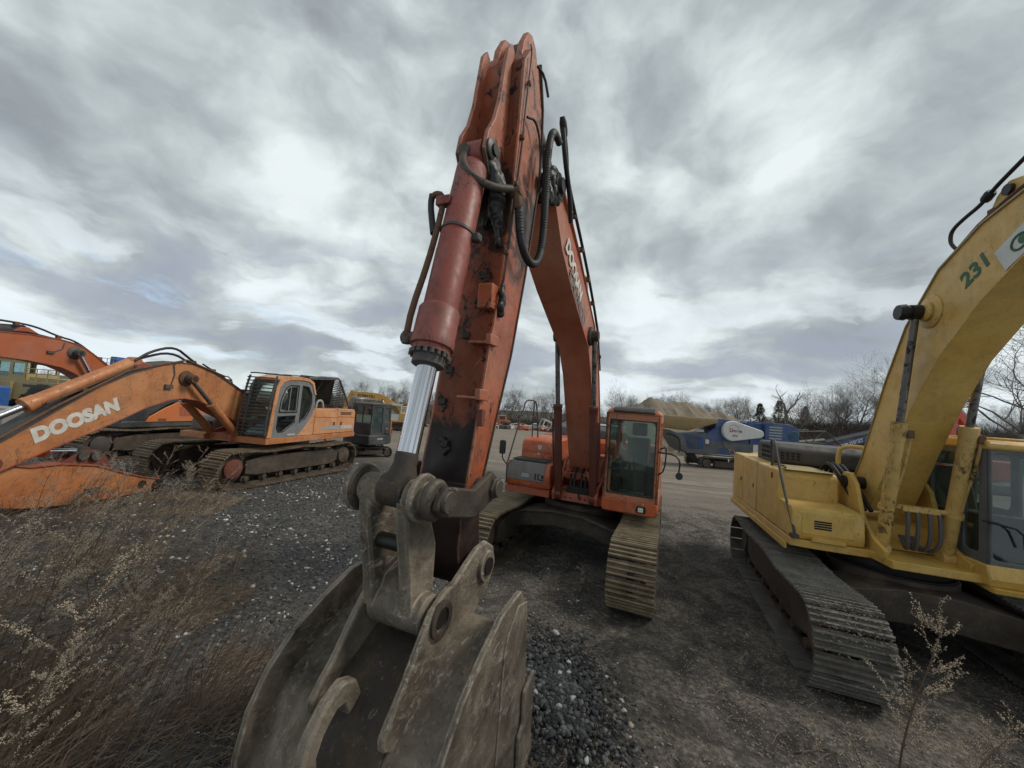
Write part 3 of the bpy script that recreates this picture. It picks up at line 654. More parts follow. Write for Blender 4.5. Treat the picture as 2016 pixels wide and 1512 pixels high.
    for ya, yb in ((-.40,-.35),(.32,.375)):
        gd = MB(); gd.prism([(L.x+.08,L.z+.03),(L.x+.1,L.z-.04),(L.x+.02,L.z-.1),(5.95,2.04),(5.66,2.12),(5.58,2.2),(5.6,2.3),(5.68,2.36),(5.98,2.26),(L.x,L.z+.10)], ya, yb)
        gd.build('guide_link', 'bucket_dark', T, bev=.015)
    pn = MB(); pn.turn((L.x,.25,L.z),(L.x,.315,L.z),[(0,0),(0,.13),(.3,.14),(.7,.14),(1,.12),(1,0)],28); pn.turn((L.x,-.35,L.z),(L.x,-.31,L.z),[(0,0),(0,.165),(1,.16),(1,0)],28)
    pn.cyl((L.x,.31,L.z),(L.x,.405,L.z),.075,20); pn.cyl((5.66,-.42,2.22),(5.66,.43,2.22),.07,20); pn.cyl((5.66,.375,2.22),(5.66,.405,2.22),.09,6,smooth=False)
    pn.build('linkage_pins', 'pin_steel', T, bev=.006)
    MB().turn((L.x,-.385,L.z),(L.x,-.32,L.z),[(0,0),(0,.15),(.3,.175),(.8,.175),(1,.145),(1,0)],14).build('pin_collar', 'bucket_steel', T, bev=.01)
    MB().turn((L.x,.165,L.z),(L.x,.205,L.z),[(0,0),(0,.165),(1,.165),(1,0)],14).build('pin_collar', 'bucket_steel', T, bev=.01)
    # bucket ------------------------------------------------
    W = .685
    SO = [(5.62,1.28),(5.72,1.40),(5.86,1.45),(6.05,1.43),(6.3,1.31),(6.52,1.17),(6.68,1.00),(6.78,.80),(6.83,.55),(6.82,.30),(6.72,.10),(6.5,-.03)]
    S = [(5.60,1.10),(5.70,1.22),(5.84,1.27),(6.03,1.25),(6.26,1.12),(6.46,.99),(6.62,.84),(6.74,.66),(6.80,.48),(6.80,.28),(6.72,.10),(6.5,-.03),(5.9,-.06),(5.5,-.08)]
    Si = [(5.63,1.08),(5.72,1.18),(5.84,1.23),(6.01,1.21),(6.23,1.085),(6.43,.955),(6.58,.81),(6.70,.64),(6.76,.47),(6.76,.29),(6.69,.13),(6.49,.01),(5.9,-.03),(5.5,-.05)]
    bk = MB().beam(S, Si, W); bucket = bk.build('bucket', 'bucket_steel', T, bev=.006)
    for sd in (-1, 1):
        o = [(x+.045*(x-6.0)/.9, z+.04) for x, z in SO[1:12]]
        pl = MB().prism([(5.60,1.36),(5.72,1.50)]+o[1:]+[(5.9,-.08),(5.38,-.1),(5.42,.3),(5.52,.9)], sd*W-.02, sd*W+.022).build('side_plate', 'bucket_steel', bucket, bev=.006)
        MB().prism([(5.78,1.42),(5.95,1.3),(6.0,1.2),(6.02,-.02),(5.42,-.04),(5.52,.9),(5.6,1.38)], sd*W+sd*.021, sd*W+sd*.034).build('side_wear_plate', 'bucket_steel', pl, bev=.004)
        MB().prism([(5.38,.75),(5.6,.7),(5.58,.45),(5.66,.4),(5.62,-.05),(5.32,-.05),(5.36,.3)], sd*W+sd*.035, sd*W+sd*.07).build('side_cutter', 'bucket_steel', pl, bev=.015)
        # hanger ears
        E_ = [(5.34,1.5),(5.40,1.66),(5.54,1.74),(5.70,1.73),(5.86,1.66),(6.02,1.58),(6.16,1.56),(6.30,1.49),(6.42,1.33),(6.54,1.15),(6.64,1.04),(6.70,.96),(6.69,.89),(6.63,.84),(6.5,.9),(6.25,1.08),(6.0,1.2),(5.7,1.2),(5.45,1.34)]
        MB().prism(E_, sd*.285-.035, sd*.285+.015).build('hanger_ear', 'bucket_steel', bucket, bev=.012)
        MB().turn((5.56,sd*.30-.02,1.55),(5.56,sd*.355-.02,1.55),[(0,0),(0,.13),(1,.12),(1,0)],24).build('ear_boss', 'bucket_steel', bucket)
        MB().turn((BP.x,sd*.30-.02,BP.z),(BP.x,sd*.345-.02,BP.z),[(0,0),(0,.125),(.9,.125),(1,.11),(.9,.08),(.4,.08),(.4,0)],24).build('ear_boss', 'bucket_dark', bucket)
    MB().cyl((5.56,-.39,1.55),(5.56,.35,1.55),.07,18).cyl((BP.x,-.35,BP.z),(BP.x,.31,BP.z),.06,18).build('bucket_pins', 'grease_black', bucket)
    MB().prism([(x+.012, z+.014) for x, z in S[7:10]]+[(x-.01, z) for x, z in S[7:10][::-1]], .02, .62).build('wear_strip', 'bucket_steel', bucket, bev=.004)
    MB().prism([(x+.014, z+.012) for x, z in S[3:8]]+[(x-.01, z) for x, z in S[3:8][::-1]], -.27, .27).build('wear_plate', 'bucket_dark', bucket, bev=.004)
    for y in (-.62,-.2,.22): MB().prism([(x+.02, z) for x, z in S[8:11]]+[(x-.01, z) for x, z in S[8:11][::-1]], y, y+.36).build('heel_plate', 'bucket_steel', bucket, bev=.006)
    # lifting eye
    e = [(6.50,.98),(6.56,1.10),(6.66,1.14),(6.78,1.08),(6.88,.96),(6.93,.82),(6.90,.68),(6.82,.56),(6.77,.60),(6.80,.70),(6.82,.82),(6.78,.92),(6.70,1.0),(6.64,1.0),(6.60,.9)]
    MB().prism(e, -.135, -.055).build('lifting_eye', 'bucket_steel', bucket, bev=.014)
    for y in (-.6,-.3,0,.3,.6):
        MB().prism([(5.55,-.04),(5.55,-.12),(5.2,-.10),(5.16,-.07)], y-.06, y+.06).build('bucket_tooth', 'bucket_steel', bucket, bev=.01)
    return T
def plate(name, outer, holes, y, th, mat, parent, bev=.004):
    """flat plate in the xz plane with holes, centred on y"""
    cu = bpy.data.curves.new(name, 'CURVE'); cu.dimensions = '2D'; cu.fill_mode = 'BOTH'; cu.extrude = th/2; cu.bevel_depth = bev; cu.bevel_resolution = 1
    for ring in [outer]+holes:
        s = cu.splines.new('POLY'); s.points.add(len(ring)-1); s.use_cyclic_u = True
        for p, q in zip(s.points, ring): p.co = (q[0], q[1], 0, 1)
    t = bpy.data.objects.new(name, cu); C.objects.link(t); bpy.context.view_layer.update()
    me = bpy.data.meshes.new_from_object(t); bpy.data.objects.remove(t)
    me.transform(Matrix(((1,0,0,0),(0,0,1,y),(0,1,0,0),(0,0,0,1)))); me.materials.clear(); me.materials.append(M_[mat])
    o = bpy.data.objects.new(name, me); C.objects.link(o)
    if parent: o.parent = parent
    return o
def shr(poly, d):
    cx = sum(p[0] for p in poly)/len(poly); cz = sum(p[1] for p in poly)/len(poly)
    return [(cx+(x-cx)*(1-d), cz+(z-cz)*(1-d)) for x, z in poly]

# ================================================================== YELLOW EXCAVATOR
def yellow_excavator():
    T = mach_empty('excavator', 6.129, 6.141, -.095, -.319)
    tag(T, 'faded yellow excavator numbered 231 with black engine hood at the right edge', 'excavator', 'excavators parked in the yard')
    rot = -.358+.319
    for sd in (-1, 1):
        make_track(T, rot, sd, dict(g=1.356, w=.385, xf=1.92, xr=-2.05, r=.5, n=48, mat='track_grey', rmat='rib_grey', gh=.028, fmat='frame_steel', guard=True))
    b = MB(); b.m = Matrix.Rotation(rot, 4, 'Z')
    top = [(-1.5,.62),(-.9,.84),(-.3,.94),(.3,.94),(.9,.84),(1.5,.62)]; bot = [(1.5,.3),(.8,.45),(.3,.5),(-.3,.5),(-.8,.45),(-1.5,.3)]
    b.prism(top+bot, .3, 1.0, 'x'); b.prism(top+bot, -1.1, -.5, 'x'); b.cyl((0,0,.5), (0,0,1.0), .75, 40); b.build('carbody', 'frame_steel', T, bev=.015)
    MB().turn((0,0,.95), (0,0,1.2), [(0,0),(0,.72),(.3,.72),(.3,.66),(.6,.66),(.6,.78),(1,.78),(1,0)], 48).build('swing_bearing', 'under_black', T)
    d = MB().prism([(-3.1,-1.515),(.58,-1.515),(.62,-1.3),(.62,-.5),(1.0,-.45),(1.0,.45),(.95,1.5),(-3.1,1.5)], 1.2, 1.31, 'z')
    d.build('deck', 'yellow', T, bev=.012)
    MB().box(-3.1,.5,-1.56,-1.52,1.12,1.22).build('side_skirt', 'yellow', T, bev=.01)
    MB().box(.1,.66,-1.25,-.82,1.315,1.375).build('step', 'yellow', T, bev=.008)
    # low step box
    lb = MB().prism([(-.18,1.315),(.56,1.315),(.585,1.40),(.57,1.74),(.52,1.80),(-.18,1.83)], -1.49, -.56).build('step_box', 'yellow', T, bev=.018)
    MB().prism([(.582,1.40),(.592,1.41),(.578,1.72),(.566,1.73)], -1.36, -.70).build('box_door', 'yellow', lb, bev=.004)
    v = MB()
    for k in range(4): v.box(.583,.5935,-1.20,-.98,1.50+.035*k,1.522+.035*k)
    v.build('vent_slot', 'under_black', lb)
    # tall side box
    tb = MB().prism([(-1.2,1.315),(-.08,1.315),(-.06,1.4),(-.08,2.2),(-.16,2.29),(-1.2,2.3)], -1.51, -.62).build('side_box', 'yellow', T, bev=.035)
    MB().prism([(-2.2,1.315),(-1.215,1.315),(-1.215,2.3),(-2.2,2.32)], -1.52, -.62).build('side_panel', 'yellow', T, bev=.02)
    MB().prism([(-3.08,1.315),(-2.215,1.315),(-2.215,2.32),(-3.0,2.34),(-3.08,2.25)], -1.52, -.62).build('side_panel', 'yellow', T, bev=.02)
    k_ = MB().box(-1.45,-1.36,-1.528,-1.515,1.75,1.83).box(-2.4,-2.3,-1.528,-1.515,1.75,1.83).build('door_latch', 'hood_black', T, bev=.004)
    MB().box(-.36,-.3,-1.518,-1.505,2.1,2.2).build('filler_slot', 'under_black', tb)
    MB().prism([(-3.0,-1.3),(-3.6,-.9),(-3.7,0),(-3.6,.9),(-3.0,1.3)], 1.15, 2.35, 'z').build('counterweight', 'yellow', T, bev=.08)
    MB().box(-3.0,-.9,-.6,1.45,1.315,2.28).build('machinery_body', 'yellow_dull', T, bev=.02)
    hd = MB().prism([(-2.35,2.3),(-1.22,2.3),(-1.18,2.4),(-1.2,2.6),(-1.32,2.7),(-2.2,2.72),(-2.35,2.6)], -1.22, .95).build('engine_hood', 'hood_black', T, bev=.05, seg=3)
    v = MB()
    for r_ in range(3):
        for k in range(7): v.box(-2.0+.1*k,-1.94+.1*k,-1.232,-1.218,2.38+.095*r_,2.44+.095*r_)
    for r_ in range(3):
        for k in range(4): v.box(-1.19,-1.172,-1.12+.09*k,-1.07+.09*k,2.40+.055*r_,2.43+.055*r_)
    v.build('hood_grille', 'under_black', hd)
    MB().box(-1.1,-.1,-1.4,-.66,2.297,2.306).build('top_plate', 'yellow_dull', T)
    MB().turn((-.62,.3,2.5),(-.62,.3,3.0),[(0,0),(0,.1),(.8,.1),(.82,.12),(1,.12),(1,0)],16).build('exhaust', 'hood_black', T)
    h = MB()
    for y in (-.58,-.5,-.42): h.tube([(-.9,y,2.25),(-.7,y,2.45),(-.4,y,2.42),(-.2,y+.1,2.1),(.1,y+.15,1.8)], .032, 8, 2)
    h.build('hose_bundle', 'hose_black', T)
    MB().tube([(-.55,-.45,2.2),(-.55,-.45,2.7),(-.5,-.35,2.78),(-.3,-.2,2.78)], .035, 10, 1).build('guard_rail', 'yellow', T)
    r_ = MB().tube([(-.66,-1.42,2.29),(-.66,-1.44,2.7),(-.62,-1.45,2.77),(-.42,-1.46,2.77),(-.36,-1.47,2.72),(.2,-1.49,1.98),(.62,-1.47,1.45),(.62,-1.47,1.38)], .02, 8, 1)
    r_.tube([(-.66,-1.42,2.33),(-.4,-1.30,2.33),(-.1,-1.38,2.33)], .016, 8); r_.box(.56,.68,-1.52,-1.42,1.34,1.39); r_.build('handrail', 'hood_black', T)
    # boom foot
    f = MB()
    for y in (-.46, .46): f.prism([(-.9,1.31),(.85,1.25),(.9,1.4),(.6,1.5),(.3,1.75),(.12,2.2),(-.05,2.36),(-.25,2.36),(-.42,2.2),(-.9,1.6)], y-.03, y+.03)
    f.prism([(-.8,1.32),(.35,1.32),(.1,1.65),(-.8,1.7)], -.44, .44)
    f.build('boom_foot', 'yellow', T, bev=.012)
    MB().cyl((-.2,-.52,2.2),(-.2,.52,2.2),.1).build('foot_pin', 'grease_black', T)
    lo = [(.02,1.82),(.2,2.12),(.41,2.46),(.63,2.85),(1.0,3.45),(1.46,4.05),(2.1,4.62),(2.6,4.93),(3.4,5.1),(4.4,5.0),(5.6,4.55)]
    up = [(-.55,2.06),(-.45,2.3),(-.25,2.6),(.02,3.15),(.37,3.85),(.82,4.60),(1.45,5.22),(2.1,5.52),(3.1,5.72),(4.4,5.62),(5.75,5.0)]
    bm_ = MB().beam(up, lo, .24).build('boom', 'yellow', T, bev=.008)
    MB().beam([(p[0],p[1]+.012) for p in lo], [(p[0],p[1]-.012) for p in lo], .262).build('lower_flange', 'yellow', bm_)
    MB().beam([(p[0],p[1]+.012) for p in up], [(p[0],p[1]-.012) for p in up], .262).build('upper_flange', 'yellow_dull', bm_)
    b = MB().turn((1.30,-.24,4.70),(1.30,-.275,4.70),[(0,0),(0,.22),(.4,.22),(1,.19),(1,0)],36).turn((1.30,-.27,4.7),(1.30,-.34,4.7),[(0,.12),(.5,.13),(1,.09),(1,0)],24); b.build('pin_boss', 'yellow', bm_)
    MB().cyl((1.27,-.56,4.7),(1.27,.56,4.7),.085,24).turn((1.27,-.5,4.7),(1.27,-.58,4.7),[(0,.1),(0,.11),(1,.1),(1,0)],10).build('cylinder_pin', 'grease_black', bm_)
    dr = Vector((.88,0,.475)); upv = Vector((-.475,0,.88))
    text_mesh('unit_number', '231', .27, (1.86,-.243,4.83), dr, upv, 'decal_green', bm_, .002, 0, .008, 1.05)
    o = Vector((2.26,-.2455,5.10)); stp = MB()
    stp.add([tuple(o), tuple(o+dr*.75), tuple(o+dr*.75-upv*.28), tuple(o-upv*.28), tuple(o+Vector((0,-.003,0))), tuple(o+dr*.75+Vector((0,-.003,0))), tuple(o+dr*.75-upv*.28+Vector((0,-.003,0))), tuple(o-upv*.28+Vector((0,-.003,0)))],
        [(0,1,2,3),(4,5,6,7),(0,1,5,4),(1,2,6,5),(2,3,7,6),(3,0,4,7)])
    st_ = stp.build('sticker', 'container_white', bm_)
    e = MB(); cc = o+dr*.26-upv*.14
    for rr, th in ((.10,.008),(.085,.006)):
        P = [cc+Vector((0,-.004,0))+dr*(rr*math.cos(a*.2))+upv*(rr*.8*math.sin(a*.2)) for a in range(0, 26)]; e.tube(P, th, 5)
    e.cyl(cc+Vector((0,-.003,0))+dr*.04, cc+Vector((0,-.008,0))+dr*.04, .052, 20); e.build('emblem', 'decal_green', st_)
    c = MB(); c.prism([(1.95,5.49),(2.6,5.68),(2.45,5.86),(2.3,5.9),(2.15,5.8)], -.16, .16); c.build('cylinder_bracket', 'yellow', bm_, bev=.02)
    MB().cyl((2.33,-.2,5.78),(2.33,.2,5.78),.06).build('bracket_pin', 'grease_black', bm_)
    cylinder(T, (2.33,0,5.78), (5.6,0,6.3), .12, .07, .6, 'yellow', 'chrome', .12, .1, 'arm_cylinder')
    MB().tube([(1.72,-.2,5.34),(1.62,-.2,5.44),(1.55,-.2,5.55),(1.58,-.2,5.68),(1.78,-.2,5.74),(2.02,-.2,5.78),(2.2,-.2,5.88),(2.4,-.2,5.95),(2.7,-.2,6.05),(3.2,-.2,6.1)], .022, 10, 2).turn((2.06,-.2,5.80),(2.16,-.2,5.86),[(0,.04),(.2,.05),(.8,.05),(1,.04)],10).build('hydraulic_hose', 'hose_black', bm_)
    pp = MB()
    for y in (-.18, -.1): pp.tube([(.0,y,3.15),(.4,y,3.97),(.84,y,4.72),(1.5,y,5.33),(2.1,y,5.64),(3.1,y,5.83)], .02, 8, 1)
    pp.build('boom_pipes', 'rusty', bm_)
    bracket_clamp(bm_, [(.62,-.14,4.38),(1.5,-.14,5.32),(2.1,-.14,5.64)], .04)
    for sd in (-1, 1):
        c = cylinder(T, (.56,sd*.36,1.36), (1.27,sd*.38,4.7), .082, .044, .555, 'yellow_chipped', 'rod_dull', .10, .07, glandl=.28, topmat='grease_black')
        y = sd*.37
        MB().turn((.685,y,1.95),(.70,y,2.02),[(0,.08),(0,.10),(1,.10),(1,.08)],28).build('cylinder_band', 'yellow_chipped', c)
        MB().tube([(.97,y+.10,3.05),(.95,y+.11,2.9),(.87,y+.09,2.55),(.8,y+.06,2.3),(.77,y+.03,2.05)], .02, 8, 1).build('cylinder_pipe', 'yellow_chipped', c)
        MB().box(.93,1.01,y+.06,y+.14,3.0,3.11).build('pipe_block', 'rusty', c, bev=.01)
    hs = MB()
    for y in (-.16,-.05,.08,.19):
        hs.tube([(.72,y,2.0),(.76,y,1.9),(.76,y*1.05,1.6),(.7,y*.85,1.44),(.55,y*.5,1.42),(.4,y*.4,1.55)], .026, 8, 2)
    hs.build('hose_loops', 'loop_hose', T)
    mfl = MB()
    for sd in (-1, 1): mfl.box(.64,.76,sd*.1-.12,sd*.1+.1,1.96,2.04).cyl((.7,sd*.12,2.0),(.7,sd*.3,2.0),.035)
    mfl.build('hose_flange', 'yellow_chipped', T, bev=.01)
    # cab
    x0, x1, y0, y1 = -.75, 1.02, .50, 1.5
    c = MB()
    c.panel((x1,y0,1.45), (0,1,0), (0,0,1), 1.0, 1.5, (.06,.06,.94,1.44), .08, .08)
    c.panel((x0,y0,1.45), (1,0,0), (0,0,1), .72, 1.5, (.07,.5,.64,1.40), .05, .06)
    c.panel((x0+.72,y0,1.45), (1,0,0), (0,0,1), .62, 1.5, (.06,.5,.55,1.40), .05, .06)
    c.panel((x0+1.34,y0,1.45), (1,0,0), (0,0,1), .43, 1.5, (.05,.12,.30,1.40), .05, .06)
    c.panel((x1,y1,1.45), (-1,0,0), (0,0,1), 1.0, 1.5, (.08,.1,.93,1.4), .05, .08)
    c.panel((x1-1,y1,1.45), (-1,0,0), (0,0,1), .77, 1.5, (.06,.6,.7,1.4), .05, .08)
    c.panel((x0,y1,1.45), (0,-1,0), (0,0,1), 1.0, 1.5, (.08,.6,.92,1.4), .05, .08)
    cab = c.build('cab', 'grey_body', T, bev=.012)
    MB().prism([(x0-.03,2.93),(x1+.03,2.93),(x1+.06,2.99),(x1,3.06),(x0,3.09),(x0-.05,3.0)], y0-.02, y1+.02).build('cab_roof', 'yellow', cab, bev=.03)
    MB().box(x0+.3,x1-.15,y0+.15,y1-.15,3.06,3.10).build('roof_hatch', 'yellow', cab, bev=.02)
    MB().prism([(x0,1.2),(x1+.05,1.2),(x1+.09,1.3),(x1+.04,1.46),(x0,1.46)], y0-.03, y1+.03).build('cab_base', 'yellow', cab, bev=.02)
    MB().prism([(.5,1.16),(1.12,1.13),(1.14,1.2),(.5,1.22)], y0-.0, y1).build('cab_step', 'yellow', cab, bev=.01)
    MB().box(x1-.05,x1-.045,y0+.03,y1-.03,1.48,2.92).build('windscreen', 'glass_dark', cab)
    g = MB().box(x0+.03,x1-.08,y0+.022,y0+.027,1.52,2.9); g.build('side_window', 'glass', cab)
    MB().box(x0+.03,x1-.08,y1-.027,y1-.022,1.52,2.9).build('side_window', 'glass', cab)
    MB().box(x0+.02,x0+.026,y0+.05,y1-.05,2.0,2.88).build('rear_window', 'glass', cab)
    MB().prism([(-.4,1.5),(.2,1.5),(.25,1.85),(.2,1.92),(-.25,1.95),(-.42,2.6),(-.55,2.6),(-.5,1.8)], .75, 1.25).prism([(-.55,2.64),(-.43,2.64),(-.45,2.85),(-.55,2.85)], .86, 1.14).build('seat', 'seat_grey', cab, bev=.04)
    MB().box(-.2,.5,.58,.72,1.5,2.0).box(.55,.75,.6,1.35,1.5,2.05).tube([(.62,.97,1.5),(.68,.97,2.15)],.02).build('controls', 'rubber', cab, bev=.02)
    MB().box(x0+.05,x1-.08,y0+.05,y1-.05,1.465,1.48).build('cab_floor', 'rubber', cab)
    MB().tube([(x1-.05,y0,2.0),(x1+.06,y0+.02,2.0),(x1+.08,y0+.3,1.95),(x1+.02,y0+.35,1.7)], .014, 8, 1).build('grab_bar', 'hose_black', cab)
    MB().tube([(-.45,.75,3.05),(-.45,.75,3.2),(-.62,.7,3.25)], .012).tube([(-.45,.75,3.16),(-.2,.7,3.36),(.0,.66,3.42)], .01).build('antenna', 'grey_light', cab)
    rc = np.random.RandomState(5); P = []
    for _ in range(420):
        t = rc.beta(2, 1.6)*1.9; y = -1.356-.08+rc.uniform(-.33, .33)
        P.append((1.45+t, y, 1.005) if t < .47 else (1.92+.475*math.sin((t-.47)*1.15), y, .5+.5*math.cos((t-.47)*1.15)))
    plain('dry_mud', (.15,.13,.105), .95); o = scatter('mud_clods', np.array(P), .006+.022*rc.beta(1, 4, len(P)), 'dry_mud', 3, .5); o.parent = T; o['kind'] = 'stuff'
    # stick beyond the frame
    st = MB().beam([(5.5,5.15),(5.6,4.2),(5.95,2.4),(6.3,.9)], [(6.2,5.35),(6.25,4.4),(6.3,2.6),(6.5,.85)], .19).build('stick', 'yellow', T, bev=.01)
    MB().beam([(6.0,.95),(5.8,.5),(6.1,-.0),(6.9,-.02)], [(6.5,1.05),(6.1,.6),(6.3,.1),(6.95,.03)], .6).build('bucket', 'bucket_steel', T)
    return T

# ================================================================== LEFT ORANGE EXCAVATOR
def left_excavator():
    T = mach_empty('excavator', -7.98, 12.709, .207, -.174)
    tag(T, 'faded orange excavator with barred cab guard and raised hood, arm folded on gravel', 'excavator', 'excavators parked in the yard')
    rot = -.301+.174
    for sd in (-1, 1):
        make_track(T, rot, sd, dict(g=1.299, w=.34, xf=2.12, xr=-1.95, r=.5, n=48, mat='track_steel', gh=.028, imat='rusty_red'))
    b = MB(); b.m = Matrix.Rotation(rot, 4, 'Z')
    b.prism([(-1.4,.7),(1.4,.7),(1.4,.35),(-1.4,.35)], .4, .9, 'x').prism([(-1.4,.7),(1.4,.7),(1.4,.35),(-1.4,.35)], -.9, -.4, 'x').cyl((0,0,.4),(0,0,.95),.7,36).build('carbody', 'frame_steel', T, bev=.02)
    MB().cyl((0,0,.92),(0,0,1.12),.78,40).build('swing_bearing', 'under_black', T)
    MB().prism([(-2.76,-1.45),(1.6,-1.45),(1.6,1.47),(-2.76,1.47)], 1.09, 1.27, 'z').build('deck', 'orange_faded', T, bev=.015)
    MB().prism([(-2.7,-1.4),(-2.7,1.4),(-3.05,1.1),(-3.2,0),(-3.05,-1.1)], 1.12, 2.1, 'z').build('counterweight', 'orange_deep', T, bev=.06)
    MB().box(-1.9,-1.0,-.9,.2,.75,1.08).build('belly_tank', 'grey_light', T, bev=.02)
    # body side doors
    for a, b_, n in ((-.02,-.35,0), (-.36,-1.58,1), (-1.59,-2.70,2)):
        if n == 0:
            MB().prism([(.42,1.28),(-.34,1.28),(-.34,2.12),(-.27,2.1),(-.2,1.92),(.05,1.6)], 1.2, 1.46).build('body_panel', 'orange_pale', T, bev=.012)
        else:
            MB().prism([(a,1.28),(b_,1.28),(b_,2.08-(.03 if n == 2 else 0)),(b_+.1,2.14),(a,2.15)], .85, 1.46).build('body_door', 'orange_pale', T, bev=.02)
            MB().prism([(a-.012,1.86),(b_+.012,1.83),(b_+.012,1.845),(a-.012,1.875)], 1.455, 1.468).build('door_crease', 'orange_deep', T)
    v = MB()
    for k in range(15): v.box(-1.78-.045*k,-1.757-.045*k,1.455,1.4665,1.93,2.04)
    v.build('vent_slot', 'hood_black', T)
    v = MB()
    for (x, z) in ((-1.42,1.62),(-1.84,1.62)): v.prism([(x-.05,z-.06),(x+.07,z-.06),(x+.07,z+.06),(x-.05,z+.06)], 1.455, 1.466)
    v.build('door_latch', 'rusty', T)
    MB().prism([(-.6,1.42),(-2.66,1.41),(-2.66,1.55),(-.9,1.54)], 1.455, 1.4655).build('stripe', 'grey_light', T)
    text_mesh('lettering', 'DX300LL', .17, (-1.86,1.4685,1.425), (-1,0,0), (0,0,1), 'decal_white', T, .002, .15, .006, 1.05)
    MB().box(-1.0,.0,-1.42,.5,1.28,2.0).box(-2.6,-1.0,-1.42,.8,1.28,1.75).build('machinery_body', 'orange_deep', T, bev=.02)
    en = MB().box(-2.4,-.9,-.4,.7,1.75,2.25).cyl((-1.2,.3,2.2),(-.8,.6,2.35),.12).cyl((-2.2,.2,2.3),(-1.5,.2,2.3),.16)
    en.tube([(-1.5,.6,2.2),(-1.3,.7,2.5),(-1.1,.7,2.5),(-1.05,.75,2.2)], .05, 10, 1); en.build('engine', 'under_black', T, bev=.03)
    MB().tube([(-1.35,1.0,2.1),(-1.2,1.05,2.42),(-1.0,1.0,2.4),(-.95,1.0,2.15)], .045, 10, 2).build('intake_pipe', 'grey_light', T)
    # raised hood
    hd = MB(); hd.add([(-.25,.4,2.25),(-2.55,.4,2.2),(-1.95,.95,3.25),(-.2,.9,3.2),(-.25,.36,2.27),(-2.55,.36,2.22),(-1.95,.92,3.29),(-.2,.87,3.24)], [(0,1,2,3),(4,5,6,7),(0,1,5,4),(1,2,6,5),(2,3,7,6),(3,0,4,7)])
    hood = hd.build('raised_hood', 'under_black', T, bev=.01)
    rim = MB(); rim.tube([(-.15,1.25,3.14),(-.8,1.2,3.23),(-1.75,1.2,3.27),(-1.88,1.2,3.2),(-2.62,1.2,2.25)], .04, 6); rim.build('hood_rim', 'grey_body', hood)
    sl = MB(); sl.prism([(-.15,3.14),(-1.8,3.25),(-1.8,3.22),(-.15,3.1)], .9, 1.25); sl.build('hood_edge', 'grey_body', hood)
    lv = MB()
    for k in range(13):
        t = k/12; x = -1.86-.55*t; z = 3.16-.72*t; lv.box(x-.09,x+.10,1.14,1.17,z-.012,z+.014)
    lv.prism([(-1.74,3.2),(-1.86,3.22),(-2.62,2.24),(-2.5,2.24)], 1.12, 1.2) if False else None
    lv = MB()
    for k in range(15):
        t = k/14; lv.tube([(-1.93-.60*t,.93-.5*t,3.22-1.0*t),(-1.92-.68*t,1.19,3.12-.86*t)], .016, 5)
    lv.build('hood_louvre', 'hood_black', hood)
    sl = MB()
    for x in (-.7, -1.2): sl.add([(x,.42,2.25),(x-.05,.42,2.25),(x-.0,1.0,3.2),(x+.06,1.0,3.2),(x,.5,2.25),(x-.05,.5,2.25),(x-.0,1.06,3.2),(x+.06,1.06,3.2)], [(0,1,2,3),(4,5,6,7),(0,1,5,4),(1,2,6,5),(2,3,7,6),(3,0,4,7)])
    sl.tube([(-2.18,1.2,2.1),(-2.15,1.2,2.7)], .015, 6); sl.build('hood_rib', 'hood_black', hood)
    # toolbox far side
    MB().prism([(.5,1.28),(1.28,1.28),(1.34,1.4),(1.32,1.62),(1.2,1.74),(.5,1.76)], -1.42, -.62).build('toolbox', 'toolbox_grey', T, bev=.05)
    v = MB().box(1.33,1.342,-.95,-.8,1.42,1.58)
    for k in range(3): v.box(1.33,1.342,-.76+.045*k,-.735+.045*k,1.42,1.58)
    v.build('vent_slot', 'under_black', T)
    MB().tube([(.9,-1.4,1.7),(.7,-1.42,2.9),(.6,-1.4,2.98),(.25,-1.35,2.98),(.15,-1.3,2.6),(.1,-1.3,1.8)], .02, 8, 1).build('handrail', 'hood_black', T)
    # cab
    y1 = 1.47
    outer = [(1.60,1.27),(1.56,1.45),(1.50,2.1),(1.42,2.76),(1.28,3.0),(.95,3.09),(.5,3.12),(.1,3.09),(-.1,2.98),(-.25,2.62),(-.29,2.3),(-.2,1.95),(.05,1.6),(.40,1.28)]
    w1 = [(1.24,2.02),(1.20,2.4),(1.06,2.74),(.9,2.84),(.53,2.86),(.52,2.02)]
    w2 = [(1.27,1.58),(1.26,1.9),(.56,1.92),(.56,1.72),(.98,1.45),(1.2,1.44)]
    w3 = [(.36,2.86),(.1,2.84),(-.08,2.62),(-.12,2.35),(-.05,2.08),(.12,1.82),(.36,1.7)]
    fw_ = [(1.50,1.5),(1.44,2.15),(1.36,2.72),(1.26,2.72),(1.32,2.3),(1.35,1.5)]
    cab = plate('cab', outer, [w1, w2, w3], y1-.03, .04, 'door_grey', T)
    fr = [(1.61,1.29),(1.57,1.45),(1.515,2.1),(1.43,2.76),(1.29,3.01),(.95,3.105),(.5,3.135),(.1,3.1),(-.12,3.0),(-.28,2.6),(-.2,2.62),(-.06,2.93),(.12,3.02),(.5,3.03),(.92,3.0),(1.18,2.92),(1.32,2.74),(1.40,2.1),(1.44,1.45),(1.46,1.29)]
    plate('cab_pillar', fr, [], y1-.0, .03, 'orange_pale', cab)
    plate('cab_far_side', [(x, z) for x, z in outer], [w1, w3], .6, .04, 'grey_body', cab)
    for nm, w_ in (('door_window', w1), ('door_window', w2), ('quarter_window', w3)):
        plate(nm, shr(w_, -.03), [], y1-.05, .006, 'glass_dark' if w_ is w2 else 'glass', cab, 0)
        rim = MB(); rim.tube([(x, y1-.0, z) for x, z in w_+[w_[0]]], .014, 6); rim.build('window_seal', 'rubber', cab)
